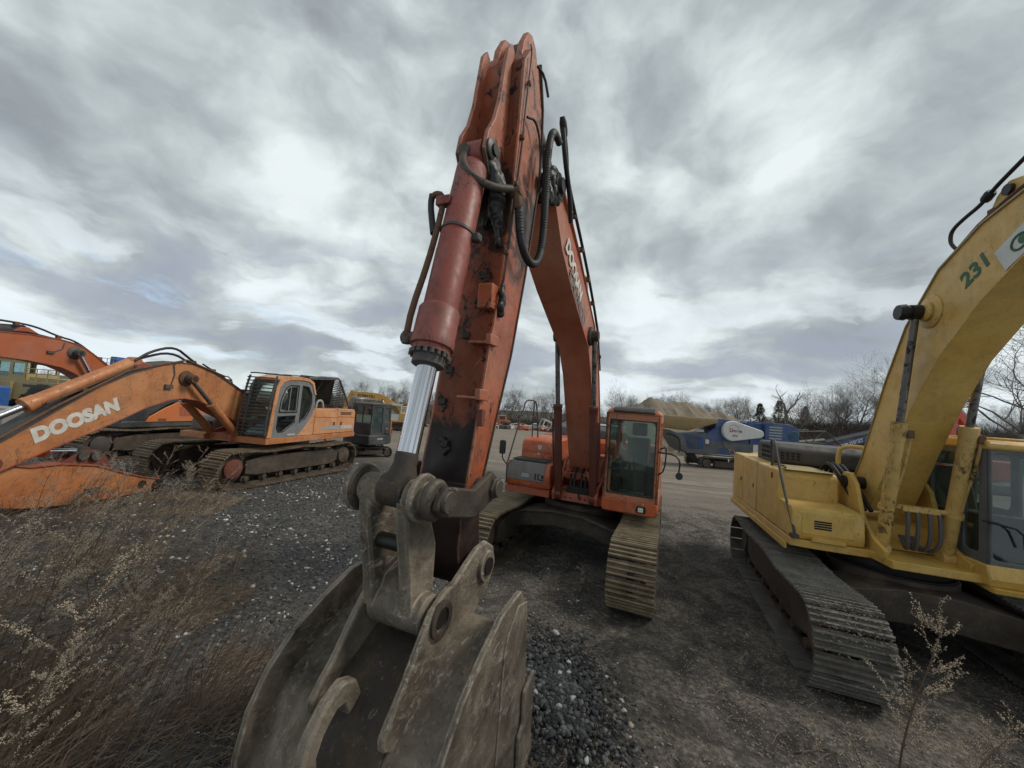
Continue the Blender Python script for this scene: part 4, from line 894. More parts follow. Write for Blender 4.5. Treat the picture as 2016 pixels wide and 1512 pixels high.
    MB().tube([(x, y1+.004, z) for x, z in [(1.2,2.06),(1.17,2.4),(1.04,2.7),(.9,2.8),(.58,2.81),(.57,2.06),(1.2,2.06)]], .010, 6).tube([(.88,y1+.004,2.06),(.86,y1+.004,2.8)], .01, 6).build('window_frame', 'grey_light', cab)
    MB().loft([[(1.5,.58,1.28),(1.5,1.44,1.28),(1.46,1.44,2.1),(1.46,.58,2.1)],[(1.49,.58,1.28),(1.49,1.44,1.28),(1.45,1.44,2.1),(1.45,.58,2.1)]]) 
    fg = MB()
    P = [(1.56,1.35),(1.47,2.1),(1.38,2.76),(1.22,2.98)]
    fg.beam(P, [(x-.012, z-.002) for x, z in P], .41); fg.m = Matrix.Translation((0,1.03,0))
    fg2 = MB(); fg2.m = Matrix.Translation((0,1.03,0)); fg2.beam(P, [(x-.012, z-.002) for x, z in P], .41); fg2.build('windscreen', 'glass', cab)
    Pr = [(1.32,2.99),(.95,3.10),(.5,3.13),(.1,3.10),(-.14,2.98)]
    r2 = MB(); r2.m = Matrix.Translation((0,1.03,0)); r2.beam(Pr, [(x*.98, z-.06) for x, z in Pr], .44); r2.build('cab_roof', 'orange_pale', cab, bev=.02)
    rb = MB(); rb.m = Matrix.Translation((0,1.03,0)); P3 = [(-.12,2.96),(-.27,2.5),(-.28,2.2),(-.2,1.9),(-.2,1.3)]; rb.beam(P3, [(x+.03, z) for x, z in P3], .42); rb.build('cab_back', 'grey_body', cab)
    MB().prism([(-.1,1.3),(.55,1.3),(.6,1.7),(.1,1.75),(-.05,2.45),(-.15,2.45)], .75, 1.25).build('seat', 'seat_grey', cab, bev=.04)
    MB().box(.9,1.2,.7,1.3,1.28,1.85).build('console', 'rubber', cab, bev=.03)
    # guard of bars
    gd = MB(); G = [(1.62,1.36),(1.60,1.8),(1.53,2.3),(1.45,2.8),(1.38,3.06)]
    for y in (.56, 1.46): gd.tube([(x+.06,y,z) for x, z in G], .03, 6)
    for k in range(17):
        z = 1.4+.1*k; x = 1.62-.02*(z-1.4)-.09*max(0,z-1.7)**1.1; 
        gd.cyl((x+.06,.56,z),(x+.06,1.46,z),.019,6)
    gd.box(1.6,1.7,.56,1.46,1.76,1.79)
    for x in (1.44, .9, .4): gd.cyl((x,.56,3.13),(x,1.46,3.13),.014,6)
    gd.tube([(1.44,.56,3.12),(1.3,.56,3.14),(.3,.56,3.17)], .02, 6).tube([(1.44,1.46,3.1),(1.2,1.46,3.14),(.3,1.46,3.17)], .014, 6)
    gd.build('cab_guard', 'hood_black', cab)
    text_mesh('door_lettering', 'DOOSAN', .07, (.83,y1+.012,1.32), (-1,0,0), (0,0,1), 'decal_white', cab, .001, .2, .004)
    # boom foot and boom
    f = MB()
    for y in (-.42,.42): f.prism([(-.3,1.27),(1.75,1.1),(1.78,1.25),(1.5,1.36),(.7,1.6),(.3,1.85),(-.1,1.8)], y-.03, y+.03)
    f.box(.6,1.6,-.4,.4,1.12,1.3); f.build('boom_foot', 'orange_deep', T, bev=.01)
    up = [(-.05,1.75),(.6,2.15),(1.33,2.5),(2.05,2.87),(2.45,3.06),(2.81,3.16),(3.2,3.17),(3.55,3.10),(4.26,2.79),(4.77,2.47),(5.35,2.0),(5.73,1.68),(6.25,1.25)]
    lo = [(.25,1.3),(.85,1.42),(1.47,1.66),(2.07,1.95),(2.4,2.13),(2.75,2.25),(3.05,2.28),(3.35,2.24),(3.87,2.04),(4.41,1.73),(4.91,1.47),(5.41,1.22),(6.05,.88)]
    bm_ = MB().beam(up, lo, .28).build('boom', 'orange_faded', T, bev=.008)
    MB().beam([(p[0],p[1]+.012) for p in lo], [(p[0],p[1]-.012) for p in lo], .30).build('lower_flange', 'orange_deep', bm_)
    MB().beam([(p[0],p[1]+.012) for p in up], [(p[0],p[1]-.012) for p in up], .30).build('upper_flange', 'hood_black', bm_)
    d_ = Vector((-.893,0,.45)); u_ = Vector((.45,0,.893))
    text_mesh('lettering', 'DOOSAN', .345, (5.64,.2825,1.365), d_, u_, 'decal_white', bm_, .004, .12, .024, .95)
    MB().turn((3.05,.28,2.78),(3.05,.34,2.78),[(0,0),(0,.2),(.6,.18),(1,.12),(1,0)],28).cyl((3.05,-.5,2.78),(3.05,.56,2.78),.07).turn((3.05,.46,2.78),(3.05,.56,2.78),[(0,.1),(0,.12),(1,.1),(1,0)],16).build('cylinder_pin', 'rusty', bm_)
    MB().box(3.38,3.55,.28,.34,2.5,2.6).tube([(3.4,.29,2.6),(3.35,.3,2.85),(3.4,.3,3.1)], .012).build('boom_lamp', 'hood_black', bm_, bev=.01)
    for sd in (-1, 1): cylinder(T, (1.5,sd*.42,1.25), (3.05,sd*.42,2.78), .10, .05, .6, 'orange_faded', 'rod_dull', .1, .06)
    MB().prism([(3.7,3.0),(4.35,2.72),(4.1,3.02),(3.95,3.08)], -.16, .16).build('cylinder_bracket', 'orange_deep', bm_, bev=.02)
    cylinder(T, (4.05,0,3.05), (6.95,0,1.22), .13, .065, .57, 'orange_faded', 'chrome', .12, .1, 'arm_cylinder', glandl=.2)
    MB().tube([(4.1,.18,2.98),(4.9,.18,2.46),(5.5,.18,2.08)], .028, 8).tube([(2.0,.3,2.93),(3.1,.3,3.24),(4.3,.28,2.85),(5.4,.27,2.04),(6.2,.26,1.36)], .025, 8).build('boom_pipes', 'rusty', bm_)
    hs = MB()
    hs.tube([(2.7,.1,3.2),(2.9,.12,3.3),(3.3,.12,3.55),(3.8,.1,3.35),(4.1,.1,3.08)], .03, 8, 2).tube([(2.7,-.1,3.2),(3.2,-.1,3.42),(3.8,-.1,3.2),(4.2,-.1,2.95)], .03, 8, 2)
    hs.tube([(.6,.2,2.2),(1.3,.2,2.56),(2.05,.2,2.95),(2.6,.2,3.2)], .022, 8); hs.build('hydraulic_hose', 'hose_black', bm_)
    bracket_clamp(bm_, [(1.3,.2,2.56),(1.8,.2,2.82),(2.3,.2,3.05),(2.7,.0,3.22),(4.95,.16,2.35)], .05)
    # stick folded back along the ground
    tp = [(6.9,1.1),(6.3,1.08),(5.6,.90),(5.15,.90),(4.6,.80),(4.2,.62),(3.7,.42),(3.3,.30)]
    bt = [(7.0,.5),(6.3,.32),(5.6,.14),(5.1,.08),(4.6,.05),(4.2,.04),(3.7,.05),(3.3,.06)]
    st = MB().beam(tp, bt, .2).build('stick', 'orange_faded', T, bev=.01)
    MB().beam([(x,z+.015) for x,z in tp], [(x,z-.01) for x,z in tp], .23).build('stick_flange', 'orange_deep', st)
    for y in (-.12,.12): MB().prism([(5.15,.9),(4.95,1.04),(4.8,1.12),(4.55,1.1),(4.42,.98),(4.25,.66)], y-.025, y+.025).build('cylinder_ear', 'rusty_red', st, bev=.01)
    MB().cyl((4.62,-.2,1.0),(4.62,.22,1.0),.09).cyl((4.82,-.18,1.02),(4.82,.2,1.02),.09).build('ear_pin', 'hood_black', st)
    MB().cyl((3.34,-.24,.17),(3.34,.24,.17),.12).cyl((3.68,-.23,.25),(3.68,.23,.25),.08).build('stick_pin', 'grease_black', st)
    MB().cyl((6.15,-.34,1.02),(6.15,.34,1.02),.13).build('boom_stick_pin', 'rusty_red', T)
    cylinder(T, (6.6,0,1.25), (4.75,0,1.1), .1, .05, .7, 'orange_faded', 'chrome', .1, .09, 'bucket_cylinder')
    MB().tube([(4.9,.21,.12),(4.7,.24,.3),(4.55,.24,.3)], .03, 6).box(4.5,4.75,.2,.24,.22,.34).build('stick_lamp', 'hood_black', st)
    return T

# ================================================================== SECOND ORANGE EXCAVATOR
def dark_excavator():
    T = mach_empty('excavator', -13.4, 14.1, .3, -.17)
    tag(T, 'newer bright orange excavator with charcoal body, partly hidden behind the faded orange one', 'excavator', 'excavators parked in the yard')
    for sd in (-1, 1):
        make_track(T, -.03, sd, dict(g=1.3, w=.33, xf=2.1, xr=-1.95, r=.5, n=46, mat='track_steel', gh=.026, imat='hood_black'))
    MB().box(-1.0,1.0,-1.2,1.2,.4,.75).cyl((0,0,.5),(0,0,1.0),.75,32).build('carbody', 'frame_steel', T, bev=.02)
    MB().prism([(-2.9,-1.4),(1.7,-1.45),(1.7,1.45),(-2.9,1.4)], .98, 1.2, 'z').build('deck', 'dark_body', T, bev=.03)
    MB().box(-2.8,.1,-1.4,1.42,1.2,1.95).build('machinery_body', 'dark_body', T, bev=.05)
    MB().prism([(-2.9,-1.3),(-3.2,0),(-2.9,1.3)], 1.0, 2.0, 'z').build('counterweight', 'orange_new', T, bev=.05)
    pn = MB().prism([(1.0,1.16),(.9,1.34),(.4,1.66),(0.,1.86),(-.6,1.96),(-2.6,1.96),(-2.6,1.16)], 1.40, 1.46).build('side_panel', 'orange_new', T, bev=.015)
    v = MB()
    for k in range(12): v.add([(-.10-.05*k,1.458,1.35),(-.125-.05*k,1.458,1.35),(-.125-.05*k+.06,1.458,1.7),(-.10-.05*k+.06,1.458,1.7),(-.10-.05*k,1.466,1.35),(-.125-.05*k,1.466,1.35),(-.125-.05*k+.06,1.466,1.7),(-.10-.05*k+.06,1.466,1.7)],[(0,1,2,3),(4,5,6,7),(0,1,5,4),(1,2,6,5),(2,3,7,6),(3,0,4,7)])
    v.build('vent_slot', 'orange_deep', pn)
    MB().box(.35,.62,1.455,1.464,1.24,1.27).box(.35,.62,1.455,1.464,1.19,1.22).build('badge', 'dark_body', pn)
    outer = [(1.72,1.2),(1.7,1.9),(1.5,2.7),(1.3,2.9),(.2,2.95),(-.05,2.7),(-.1,2.0),(.4,1.75),(.9,1.4),(1.0,1.2)]
    w = [(1.5,1.7),(1.4,2.6),(1.2,2.75),(.75,2.78),(.75,1.75)]; w2 = [(.65,1.85),(.65,2.78),(.25,2.78),(.1,2.5),(.12,2.05)]
    cab = plate('cab', outer, [w, w2], 1.43, .04, 'dark_body', T)
    plate('cab_far_side', outer, [w, w2], .6, .04, 'dark_body', cab)
    for q in (w, w2): plate('cab_window', shr(q, -.03), [], 1.41, .006, 'glass', cab, 0)
    b = MB(); b.m = Matrix.Translation((0,1.02,0)); P = [(1.31,2.9),(.2,2.96),(-.06,2.7),(-.1,2.0)]; b.beam(P, [(x+.02,z-.05) for x,z in P], .42).build('cab_roof', 'dark_body', cab)
    b = MB(); b.m = Matrix.Translation((0,1.02,0)); P = [(1.71,1.9),(1.5,2.7),(1.31,2.88)]; b.beam(P, [(x-.012,z) for x,z in P], .4).build('windscreen', 'glass', cab)
    MB().prism([(.1,1.2),(.8,1.2),(.8,1.6),(.3,1.7),(.1,2.5),(0,2.5)], .8, 1.2).build('seat', 'seat_grey', cab, bev=.04)
    MB().box(.3,1.5,-1.42,-.6,1.2,1.75).build('toolbox', 'dark_body', T, bev=.05)
    MB().box(-.2,1.4,-.45,.45,1.15,1.7).build('boom_foot', 'orange_deep', T, bev=.03)
    up = [(-.1,1.75),(.5,2.15),(1.12,2.65),(1.67,3.07),(1.9,3.27),(2.15,3.42),(2.45,3.53),(2.72,3.58),(3.37,3.60),(3.95,3.56),(5.0,3.25),(6.4,2.6)]
    lo = [(.3,1.3),(.8,1.55),(1.3,1.85),(1.7,2.16),(1.9,2.34),(2.12,2.50),(2.35,2.64),(2.63,2.76),(3.3,2.87),(3.88,2.90),(4.9,2.65),(6.2,2.15)]
    bm_ = MB().beam(up, lo, .28).build('boom', 'orange_boom_new', T, bev=.008)
    MB().beam([(p[0],p[1]+.012) for p in lo], [(p[0],p[1]-.012) for p in lo], .30).build('lower_flange', 'orange_deep', bm_)
    MB().beam([(p[0],p[1]+.012) for p in up], [(p[0],p[1]-.012) for p in up], .30).build('upper_flange', 'orange_deep', bm_)
    MB().turn((2.34,.28,3.22),(2.34,.33,3.22),[(0,0),(0,.2),(.6,.18),(1,.12),(1,0)],28).cyl((2.34,-.5,3.22),(2.34,.55,3.22),.07).turn((2.34,.44,3.22),(2.34,.55,3.22),[(0,.09),(0,.11),(1,.1),(1,0)],16).build('cylinder_pin', 'hood_black', bm_)
    MB().box(2.82,2.98,.28,.33,3.12,3.2).tube([(2.8,.29,3.2),(2.65,.3,3.3),(2.62,.3,3.5)], .012).build('boom_lamp', 'hood_black', bm_, bev=.01)
    for sd in (-1, 1): cylinder(T, (1.2,sd*.4,1.25), (2.34,sd*.42,3.22), .10, .05, .55, 'hood_black', 'chrome', .1, .06)
    MB().prism([(3.0,3.58),(3.7,3.58),(3.5,3.78),(3.35,3.8)], -.16, .16).build('cylinder_bracket', 'orange_deep', bm_, bev=.02)
    cylinder(T, (3.45,0,3.72), (6.9,0,3.3), .12, .06, .6, 'hood_black', 'chrome', .12, .1, 'arm_cylinder')
    h = MB()
    h.tube([(1.9,.15,3.32),(2.3,.15,3.6),(2.7,.15,3.66),(3.2,.15,3.85),(3.7,.15,3.88),(4.3,.15,3.86),(5.5,.15,3.6)], .028, 8, 2).tube([(.5,.2,2.22),(1.12,.2,2.72),(1.67,.2,3.14),(2.2,.2,3.5),(3.4,.2,3.66),(4.6,.2,3.5)], .022, 8)
    h.build('hydraulic_hose', 'hose_black', bm_)
    bracket_clamp(bm_, [(1.12,.2,2.72),(1.67,.2,3.14),(2.7,.15,3.64),(3.6,.15,3.85)], .05)
    MB().beam([(6.2,2.2),(6.6,1.5),(6.4,.3)], [(6.7,2.7),(7.1,1.5),(6.7,.25)], .18).build('stick', 'orange_boom_new', T, bev=.01)
    return T
# ================================================================== MINI EXCAVATOR
def mini_excavator():
    T = mach_empty('mini_excavator', -6.6, 18.2, .15, -.42)
    tag(T, 'small black mini excavator with orange trim standing on gravel behind the larger machines', 'mini excavator')
    for sd in (-1, 1):
        mb = MB(); pts = track_path(.72, -.72, .22, .01); y = sd*.62
        n = len(pts); sec = []
        for (x, z), a in resample(pts, 44)[0]:
            nx, nz = math.sin(a), -math.cos(a); r_ = .02
            sec.append([(x+nx*r_, y-.17, z+nz*r_), (x+nx*r_, y+.17, z+nz*r_), (x-nx*.02, y+.17, z-nz*.02), (x-nx*.02, y-.17, z-nz*.02)])
        sec.append(sec[0]); mb.loft(sec, False)
        for k, ((x, z), a) in enumerate(resample(pts, 44)[0]):
            c, s_ = math.cos(a), math.sin(a); nx, nz = s_, -c
            mb.prism([(x+c*t+nx*q, z+s_*t+nz*q) for t, q in ((-.025,.015),(-.018,.04),(.018,.04),(.025,.015))], y-.17, y+.17)
        t_ = mb.build('rubber_track', 'rubber', T)
        MB().prism([(.55,.12),(.55,.3),(-.55,.3),(-.55,.12)], y-.1, y+.15).build('track_frame', 'frame_steel', T, bev=.02)
        for x in (.72, -.72): MB().turn((x,y-.15,.22),(x,y+.18,.22),[(0,0),(0,.15),(.8,.17),(1,.15),(1,.08),(.95,0)],20).build('idler', 'frame_steel', T)
    for o in list(T.children): o.rotation_euler = (0,0,-.55)
    MB().box(-.5,.6,-.5,.5,.22,.42).cyl((0,0,.4),(0,0,.58),.4,28).build('carbody', 'frame_steel', T, bev=.02)
    MB().prism([(1.0,.05),(1.12,.08),(1.1,.35),(1.04,.4)], -.85, .85).box(.5,1.05,-.5,-.42,.15,.25).box(.5,1.05,.42,.5,.15,.25).build('dozer_blade', 'grey_body', T, bev=.01).rotation_euler = (0,0,-.55)
    bd = MB().prism([(-.95,-.35),(-.85,-.65),(-.4,-.8),(.75,-.8),(.8,-.6),(.8,.6),(.75,.8),(-.4,.8),(-.85,.65),(-.95,.35)], .56, 1.02, 'z').build('body', 'dark_body', T, bev=.05)
    MB().prism([(-.97,-.35),(-.87,-.68),(-.4,-.82),(-.2,-.82),(-.2,.82),(-.4,.82),(-.87,.68),(-.97,.35)], 1.02, 1.35, 'z').build('rear_cover', 'dark_body', bd, bev=.06)
    MB().box(-.62,-.56,.70,.80,1.02,1.75).build('orange_trim', 'orange_new', bd, bev=.02)
    text_mesh('badge', 'DX 27z', .11, (.25,.807,.8), (-1,0,0), (0,0,1), 'decal_white', bd, .002, .15, .004)
    x0,x1,y0,y1,z0,z1 = -.55,.68,-.35,.78,1.0,2.38
    c = MB()
    c.panel((x1,y0,z0), (0,1,0), (0,0,1), y1-y0, z1-z0, (.08,.55,y1-y0-.08,z1-z0-.1), .06, .06)
    c.panel((x1,y1,z0), (-1,0,0), (0,0,1), .75, z1-z0, (.08,.1,.68,z1-z0-.1), .06, .06)
    c.panel((x1-.75,y1,z0), (-1,0,0), (0,0,1), .48, z1-z0, (.06,.6,.4,z1-z0-.1), .06, .05)
    c.panel((x0,y1,z0), (0,-1,0), (0,0,1), y1-y0, z1-z0, (.1,.42,1.0,z1-z0-.1), .06, .06)
    c.panel((x0,y0,z0), (1,0,0), (0,0,1), x1-x0, z1-z0, (.1,.5,1.1,z1-z0-.1), .06, .06)
    cab = c.build('cab', 'dark_body', T, bev=.015)
    MB().prism([(x0-.04,z1-.02),(x1+.04,z1-.02),(x1,z1+.08),(x0,z1+.1)], y0-.02, y1+.02).build('cab_roof', 'hood_black', cab, bev=.03)
    MB().box(x1-.04,x1-.035,y0+.04,y1-.04,z0+.05,z1-.05).build('windscreen', 'glass_blue', cab)
    MB().box(x0+.04,x1-.05,y1-.04,y1-.035,z0+.1,z1-.05).build('door_window', 'glass_blue', cab)
    MB().box(x0+.04,x1-.05,y0+.035,y0+.04,z0+.4,z1-.05).build('side_window', 'glass', cab)
    MB().box(x1-.03,x1-.0,.19,.22,z0+.5,z1-.05).build('window_bar', 'rubber', cab)
    MB().prism([(-.3,1.02),(.2,1.02),(.2,1.4),(-.1,1.45),(-.2,2.0),(-.32,2.0)], .0, .45).build('seat', 'seat_grey', cab, bev=.04)
    MB().box(.72,.78,.6,.85,1.95,2.2).tube([(.7,.78,1.8),(.82,.85,2.0)], .012).build('mirror', 'rubber', cab, bev=.01)
    up = [(.75,.95),(1.05,1.5),(1.5,2.0),(2.1,2.15)]; lo = [(.95,.8),(1.2,1.35),(1.6,1.82),(2.05,1.98)]
    b = MB(); b.m = Matrix.Translation((0,-.45,0)); b.beam(up, lo, .08).build('boom', 'orange_new', T, bev=.01)
    b = MB(); b.m = Matrix.Translation((0,-.45,0)); b.beam([(2.0,2.2),(2.15,1.5),(1.9,.75)], [(2.2,2.2),(2.3,1.5),(2.0,.7)], .07).build('stick', 'orange_new', T, bev=.01)
    b = MB(); b.m = Matrix.Translation((0,-.45,0)); b.beam([(1.85,.7),(1.5,.6),(1.4,.3),(1.7,.1)], [(1.95,.68),(1.62,.55),(1.5,.32),(1.72,.15)], .2).build('bucket', 'bucket_steel', T)
    return T

# ================================================================== FAR MACHINES AND THINGS
def wheel(parent, x, y0, y1, z, r, rim='yellow_dull', M=None):
    w = MB(); 
    if M: w.m = M
    w.turn((x,y0,z),(x,y1,z),[(0,r*.55),(0,r*.8),(.06,r*.94),(.15,r),(.85,r),(.94,r*.94),(1,r*.8),(1,r*.55)],28)
    n = 22; s_ = abs(y1-y0)
    for k in range(n):
        a = 6.283*k/n; c = Vector((x+math.cos(a)*r, 0, z+math.sin(a)*r)); w.cyl((c.x,y0+s_*.08,c.z),(c.x,y1-s_*.08,c.z),r*.045,5,smooth=False)
    o = w.build('wheel', 'rubber', parent)
    q = MB()
    if M: q.m = M
    q.turn((x,y0,z),(x,y1,z),[(0,0),(.1,r*.2),(.12,r*.5),(0.02,r*.56),(.98,r*.56),(.88,r*.5),(.9,r*.2),(1,0)],24); q.build('rim', rim, o)
    return o
def old_loader():
    T = empty('wheel_loader', (-36.8,29,.1), 0)
    tag(T, 'old dull yellow wheeled scraper tractor with glazed cab behind the orange booms at far left', 'loader')
    # x to the right in the picture, -y to the viewer
    cab = MB(); cab.panel((-.95,-1.0,1.9),(1,0,0),(0,0,1),1.0,1.6,(.1,.35,.9,1.4),.08,.05); cab.panel((.05,-1.0,1.9),(1,0,0),(0,0,1),1.2,1.6,(.15,.45,1.0,1.35),.08,.05)
    cab.panel((-.95,1.0,1.9),(1,0,0),(0,0,1),2.2,1.6,(.3,.5,1.9,1.35),.08,.05); cab.panel((-.95,1.0,1.9),(0,-1,0),(0,0,1),2.0,1.6,(.12,.35,1.88,1.4),.08,.05); cab.panel((1.25,-1,1.9),(0,1,0),(0,0,1),2.0,1.6,(.12,.6,1.88,1.4),.08,.05)
    c = cab.build('cab', 'yellow_dull', T, bev=.02)
    MB().prism([(-1.05,3.48),(1.3,3.48),(1.25,3.62),(-.95,3.62)], -1.08, 1.08).build('cab_roof', 'yellow_dull', c, bev=.03)
    MB().box(-.9,1.2,-.95,-.945,2.0,3.45).build('cab_window', 'glass_blue', c); MB().box(-.9,-.895,-.95,.95,2.2,3.4).build('windscreen', 'glass_blue', c)
    MB().prism([(-3.2,.6),(-3.3,1.5),(-2.6,2.0),(-1.0,2.3),(-.95,1.9),(1.3,1.9),(1.3,1.1),(1.0,.6)], -1.1, 1.1).build('chassis', 'yellow_dull', T, bev=.04)
    MB().prism([(1.3,1.0),(1.3,2.0),(4.2,2.0),(4.6,1.7),(4.6,1.0)], -1.2, 1.2).box(1.5,4.3,-1.0,1.0,2.0,2.3).build('engine_body', 'yellow_dull', T, bev=.04)
    MB().box(1.4,3.4,-1.22,-1.2,1.55,1.75).build('side_band', 'hood_black', T)
    r_ = MB()
    for x in (1.35, 2.2, 3.0, 3.8): r_.tube([(x,-1.15,2.0),(x,-1.15,2.9)], .03, 6)
    r_.tube([(1.35,-1.15,2.9),(3.8,-1.15,2.9)], .03, 6).tube([(1.35,-1.15,2.55),(3.8,-1.15,2.55)], .03, 6).build('guard_rail', 'yellow_dull', T)
    MB().prism([(-.2,.5),(.6,.5),(.6,1.9),(.2,1.9),(-.2,1.3)], -1.3, -1.1).build('ladder_panel', 'yellow_dull', T, bev=.02)
    for x in (-2.2, 3.0):
        for y in (-1.6, 1.0): wheel(T, x, y, y+.6, .85, .95)
    for x in (-2.2,): MB().prism([(-3.3,1.6),(-2.9,2.0),(-1.4,2.0),(-1.0,1.6),(-1.0,1.7),(-1.35,2.1),(-2.95,2.1),(-3.35,1.7)], -1.65, -.95).build('fender', 'yellow_dull', T)
def crusher():
    T = empty('rock_crusher', (16.5,28.7,gz(16,28)-.05), 0)
    tag(T, 'blue tracked rock crusher with ochre hopper, white drive cover and side conveyor', 'crusher')
    X = lambda x: x-16.5; Z = lambda z: z+.4
    # hopper
    h = MB(); h.loft([[(X(11.0),-1.3,Z(3.22)),(X(14.95),-1.3,Z(3.22)),(X(14.95),1.3,Z(3.22)),(X(11.0),1.3,Z(3.22))],[(X(11.0),-1.3,Z(3.08)),(X(14.95),-1.3,Z(2.95)),(X(14.95),1.3,Z(2.95)),(X(11.0),1.3,Z(3.08))],[(X(11.5),-.7,Z(2.28)),(X(13.1),-.7,Z(2.2)),(X(13.1),.7,Z(2.2)),(X(11.5),.7,Z(2.28))]])
    h.build('hopper', 'hopper_ochre', T, bev=.02)
    MB().prism([(X(14.3),Z(2.1)),(X(14.96),Z(2.6)),(X(14.96),Z(3.25)),(X(16.0),Z(3.25)),(X(16.6),Z(2.9)),(X(17.45),Z(2.9)),(X(17.45),Z(1.6)),(X(14.3),Z(1.6))], -1.0, 1.0).build('jaw_housing', 'blue', T, bev=.02)
    MB().box(X(17.46),X(18.5),-.8,.9,Z(2.0),Z(3.15)).prism([(X(18.5),Z(3.27)),(X(20.3),Z(3.22)),(X(20.95),Z(2.9)),(X(20.95),Z(1.7)),(X(18.5),Z(1.7))], -1.15, 1.15).box(X(17.46),X(18.5),-1.1,1.0,Z(1.6),Z(2.1)).build('engine_housing', 'blue', T, bev=.02)
    v = MB()
    for k in range(6): v.prism(rrect(X(18.75),X(19.7),Z(1.9+.2*k),Z(1.99+.2*k),.04), -1.165, -1.145)
    v.build('louvre', 'grey_light', T)
    # drive cover (teardrop)
    R1 = arc(X(16.05), Z(2.45), .72, 75, 285, 18); R2 = arc(X(18.0), Z(2.38), .28, -80, 78, 10)
    cv = MB().prism(R1+R2, -1.35, -1.02).build('drive_cover', 'container_white', T, bev=.05)
    MB().prism(arc(X(16.1), Z(2.5), .42, 20, 160, 12)+arc(X(16.1), Z(2.5), .38, 160, 20, 12), -1.362, -1.34).build('cover_rib', 'grey_light', cv)
    text_mesh('logo', '\u03a9', .34, (X(15.78),-1.356,Z(2.38)), (1,0,0), (0,0,1), 'decal_red', cv, .003, 0, .012)
    text_mesh('lettering', 'mega', .32, (X(16.05),-1.356,Z(2.38)), (1,0,0), (0,0,1), 'decal_grey', cv, .003, 0, .01, .95)
    text_mesh('lettering', '1065', .20, (X(15.98),-1.356,Z(2.06)), (1,0,0), (0,0,1), 'decal_red', cv, .003, 0, .008)
    e = MB(); P = [(X(20.55)+.3*math.cos(a*.25), -1.156, Z(2.45)+.3*math.sin(a*.25)) for a in range(26)]; e.tube(P, .025, 5); e.tube([(X(20.4),-1.156,Z(2.3)),(X(20.5),-1.156,Z(2.55)),(X(20.62),-1.156,Z(2.6)),(X(20.7),-1.156,Z(2.45)),(X(20.55),-1.156,Z(2.35))], .03, 5, 1); e.build('emblem', 'decal_green', T)
    ch = MB().prism([(X(11.6),Z(2.2)),(X(12.5),Z(1.9)),(X(14.3),Z(2.15)),(X(14.3),Z(1.65)),(X(17.7),Z(1.6)),(X(17.7),Z(.72)),(X(14.8),Z(.68)),(X(13.0),Z(.62)),(X(12.5),Z(.9))], -1.05, 1.05).build('chassis', 'grey_body', T, bev=.02)
    sp = MB().prism([(X(12.65),Z(1.95)),(X(14.1),Z(1.88)),(X(14.1),Z(1.0)),(X(13.1),Z(.98))], -1.08, -1.04).build('blue_guard', 'blue', ch, bev=.03)
    g = MB()
    for k in range(9): g.box(X(12.95+.1*k),X(13.0+.1*k),-1.092,-1.078,Z(1.1),Z(1.85))
    g.build('guard_slats', 'dark_body', sp)
    text_mesh('lettering', '.com', .3, (X(13.5),-1.07,Z(2.22)), (1,0,0), (0,0,1), 'container_white', ch, .003, 0, .01)
    MB().box(X(14.25),X(14.5),-1.065,-1.05,Z(1.4),Z(1.7)).build('notice_plate', 'container_white', ch)
    MB().prism([(X(15.0),Z(.7)),(X(15.35),Z(1.15)),(X(16.7),Z(1.15)),(X(17.0),Z(.7))], -1.10, -1.04).build('blue_bracket', 'blue', ch, bev=.01)
    MB().tube([(X(15.6),-1.1,Z(1.6)),(X(15.7),-1.12,Z(1.3)),(X(16.0),-1.13,Z(1.05))]+[(X(16.15)+.2*math.cos(a*.4),-1.14,Z(.95)+.2*math.sin(a*.4)) for a in range(17)], .022, 6).build('yellow_hose', 'yellow_far', ch)
    MB().prism([(X(13.0),Z(.6)),(X(13.6),Z(.6)),(X(14.1),Z(-.1)),(X(13.8),Z(-.1))], -.9, -.5).build('stand', 'under_black', ch)
    MB().box(X(17.72),X(18.75),-1.05,.9,Z(.5),Z(1.68)).build('control_cabinet', 'container_white', T, bev=.02)
    for y in (-1.1, 1.1):
        secs = []
        pts = [(p[0]+X(16.0), p[1]) for p in track_path(1.7, -1.7, .42, .01)]
        mb = MB()
        for (x, z), a in resample(pts, 46)[0]:
            c, s_ = math.cos(a), math.sin(a); nx, nz = s_, -c; L = .085
            mb.prism([(x+c*t+nx*q, z+s_*t+nz*q) for t, q in ((-L,-.02),(-L,.03),(0,.03),(.01,.05),(.03,.05),(.04,.03),(L,.03),(L,-.02))], y-.2, y+.2)
        t_ = mb.build('track', 'track_grey', T)
        MB().box(X(14.9),X(17.1),y-.16,y+.16,.2,.6).build('track_frame', 'frame_steel', T, bev=.02)
        for x in (X(14.3), X(17.7)): MB().turn((x,y-.21,.42),(x,y+.21,.42),[(0,0),(0,.3),(.9,.34),(1,0)],20).build('idler', 'frame_steel', T)
    # main discharge conveyor
    a, b = Vector((X(20.9),.0,Z(1.0))), Vector((X(28.1),.0,Z(3.2)))
    u = (b-a).normalized(); w = Vector((-u.z,0,u.x))
    cn = MB()
    for y in (-.75,.75): cn.add([tuple(a+w*q+Vector((0,y+s_,0))) for q in (-.2,.2) for s_ in (0,.06)]+[tuple(b+w*q+Vector((0,y+s_,0))) for q in (-.2,.2) for s_ in (0,.06)], [(0,1,3,2),(4,6,7,5),(0,2,6,4),(1,5,7,3),(0,4,5,1),(2,3,7,6)])
    cn.build('conveyor', 'blue', T)
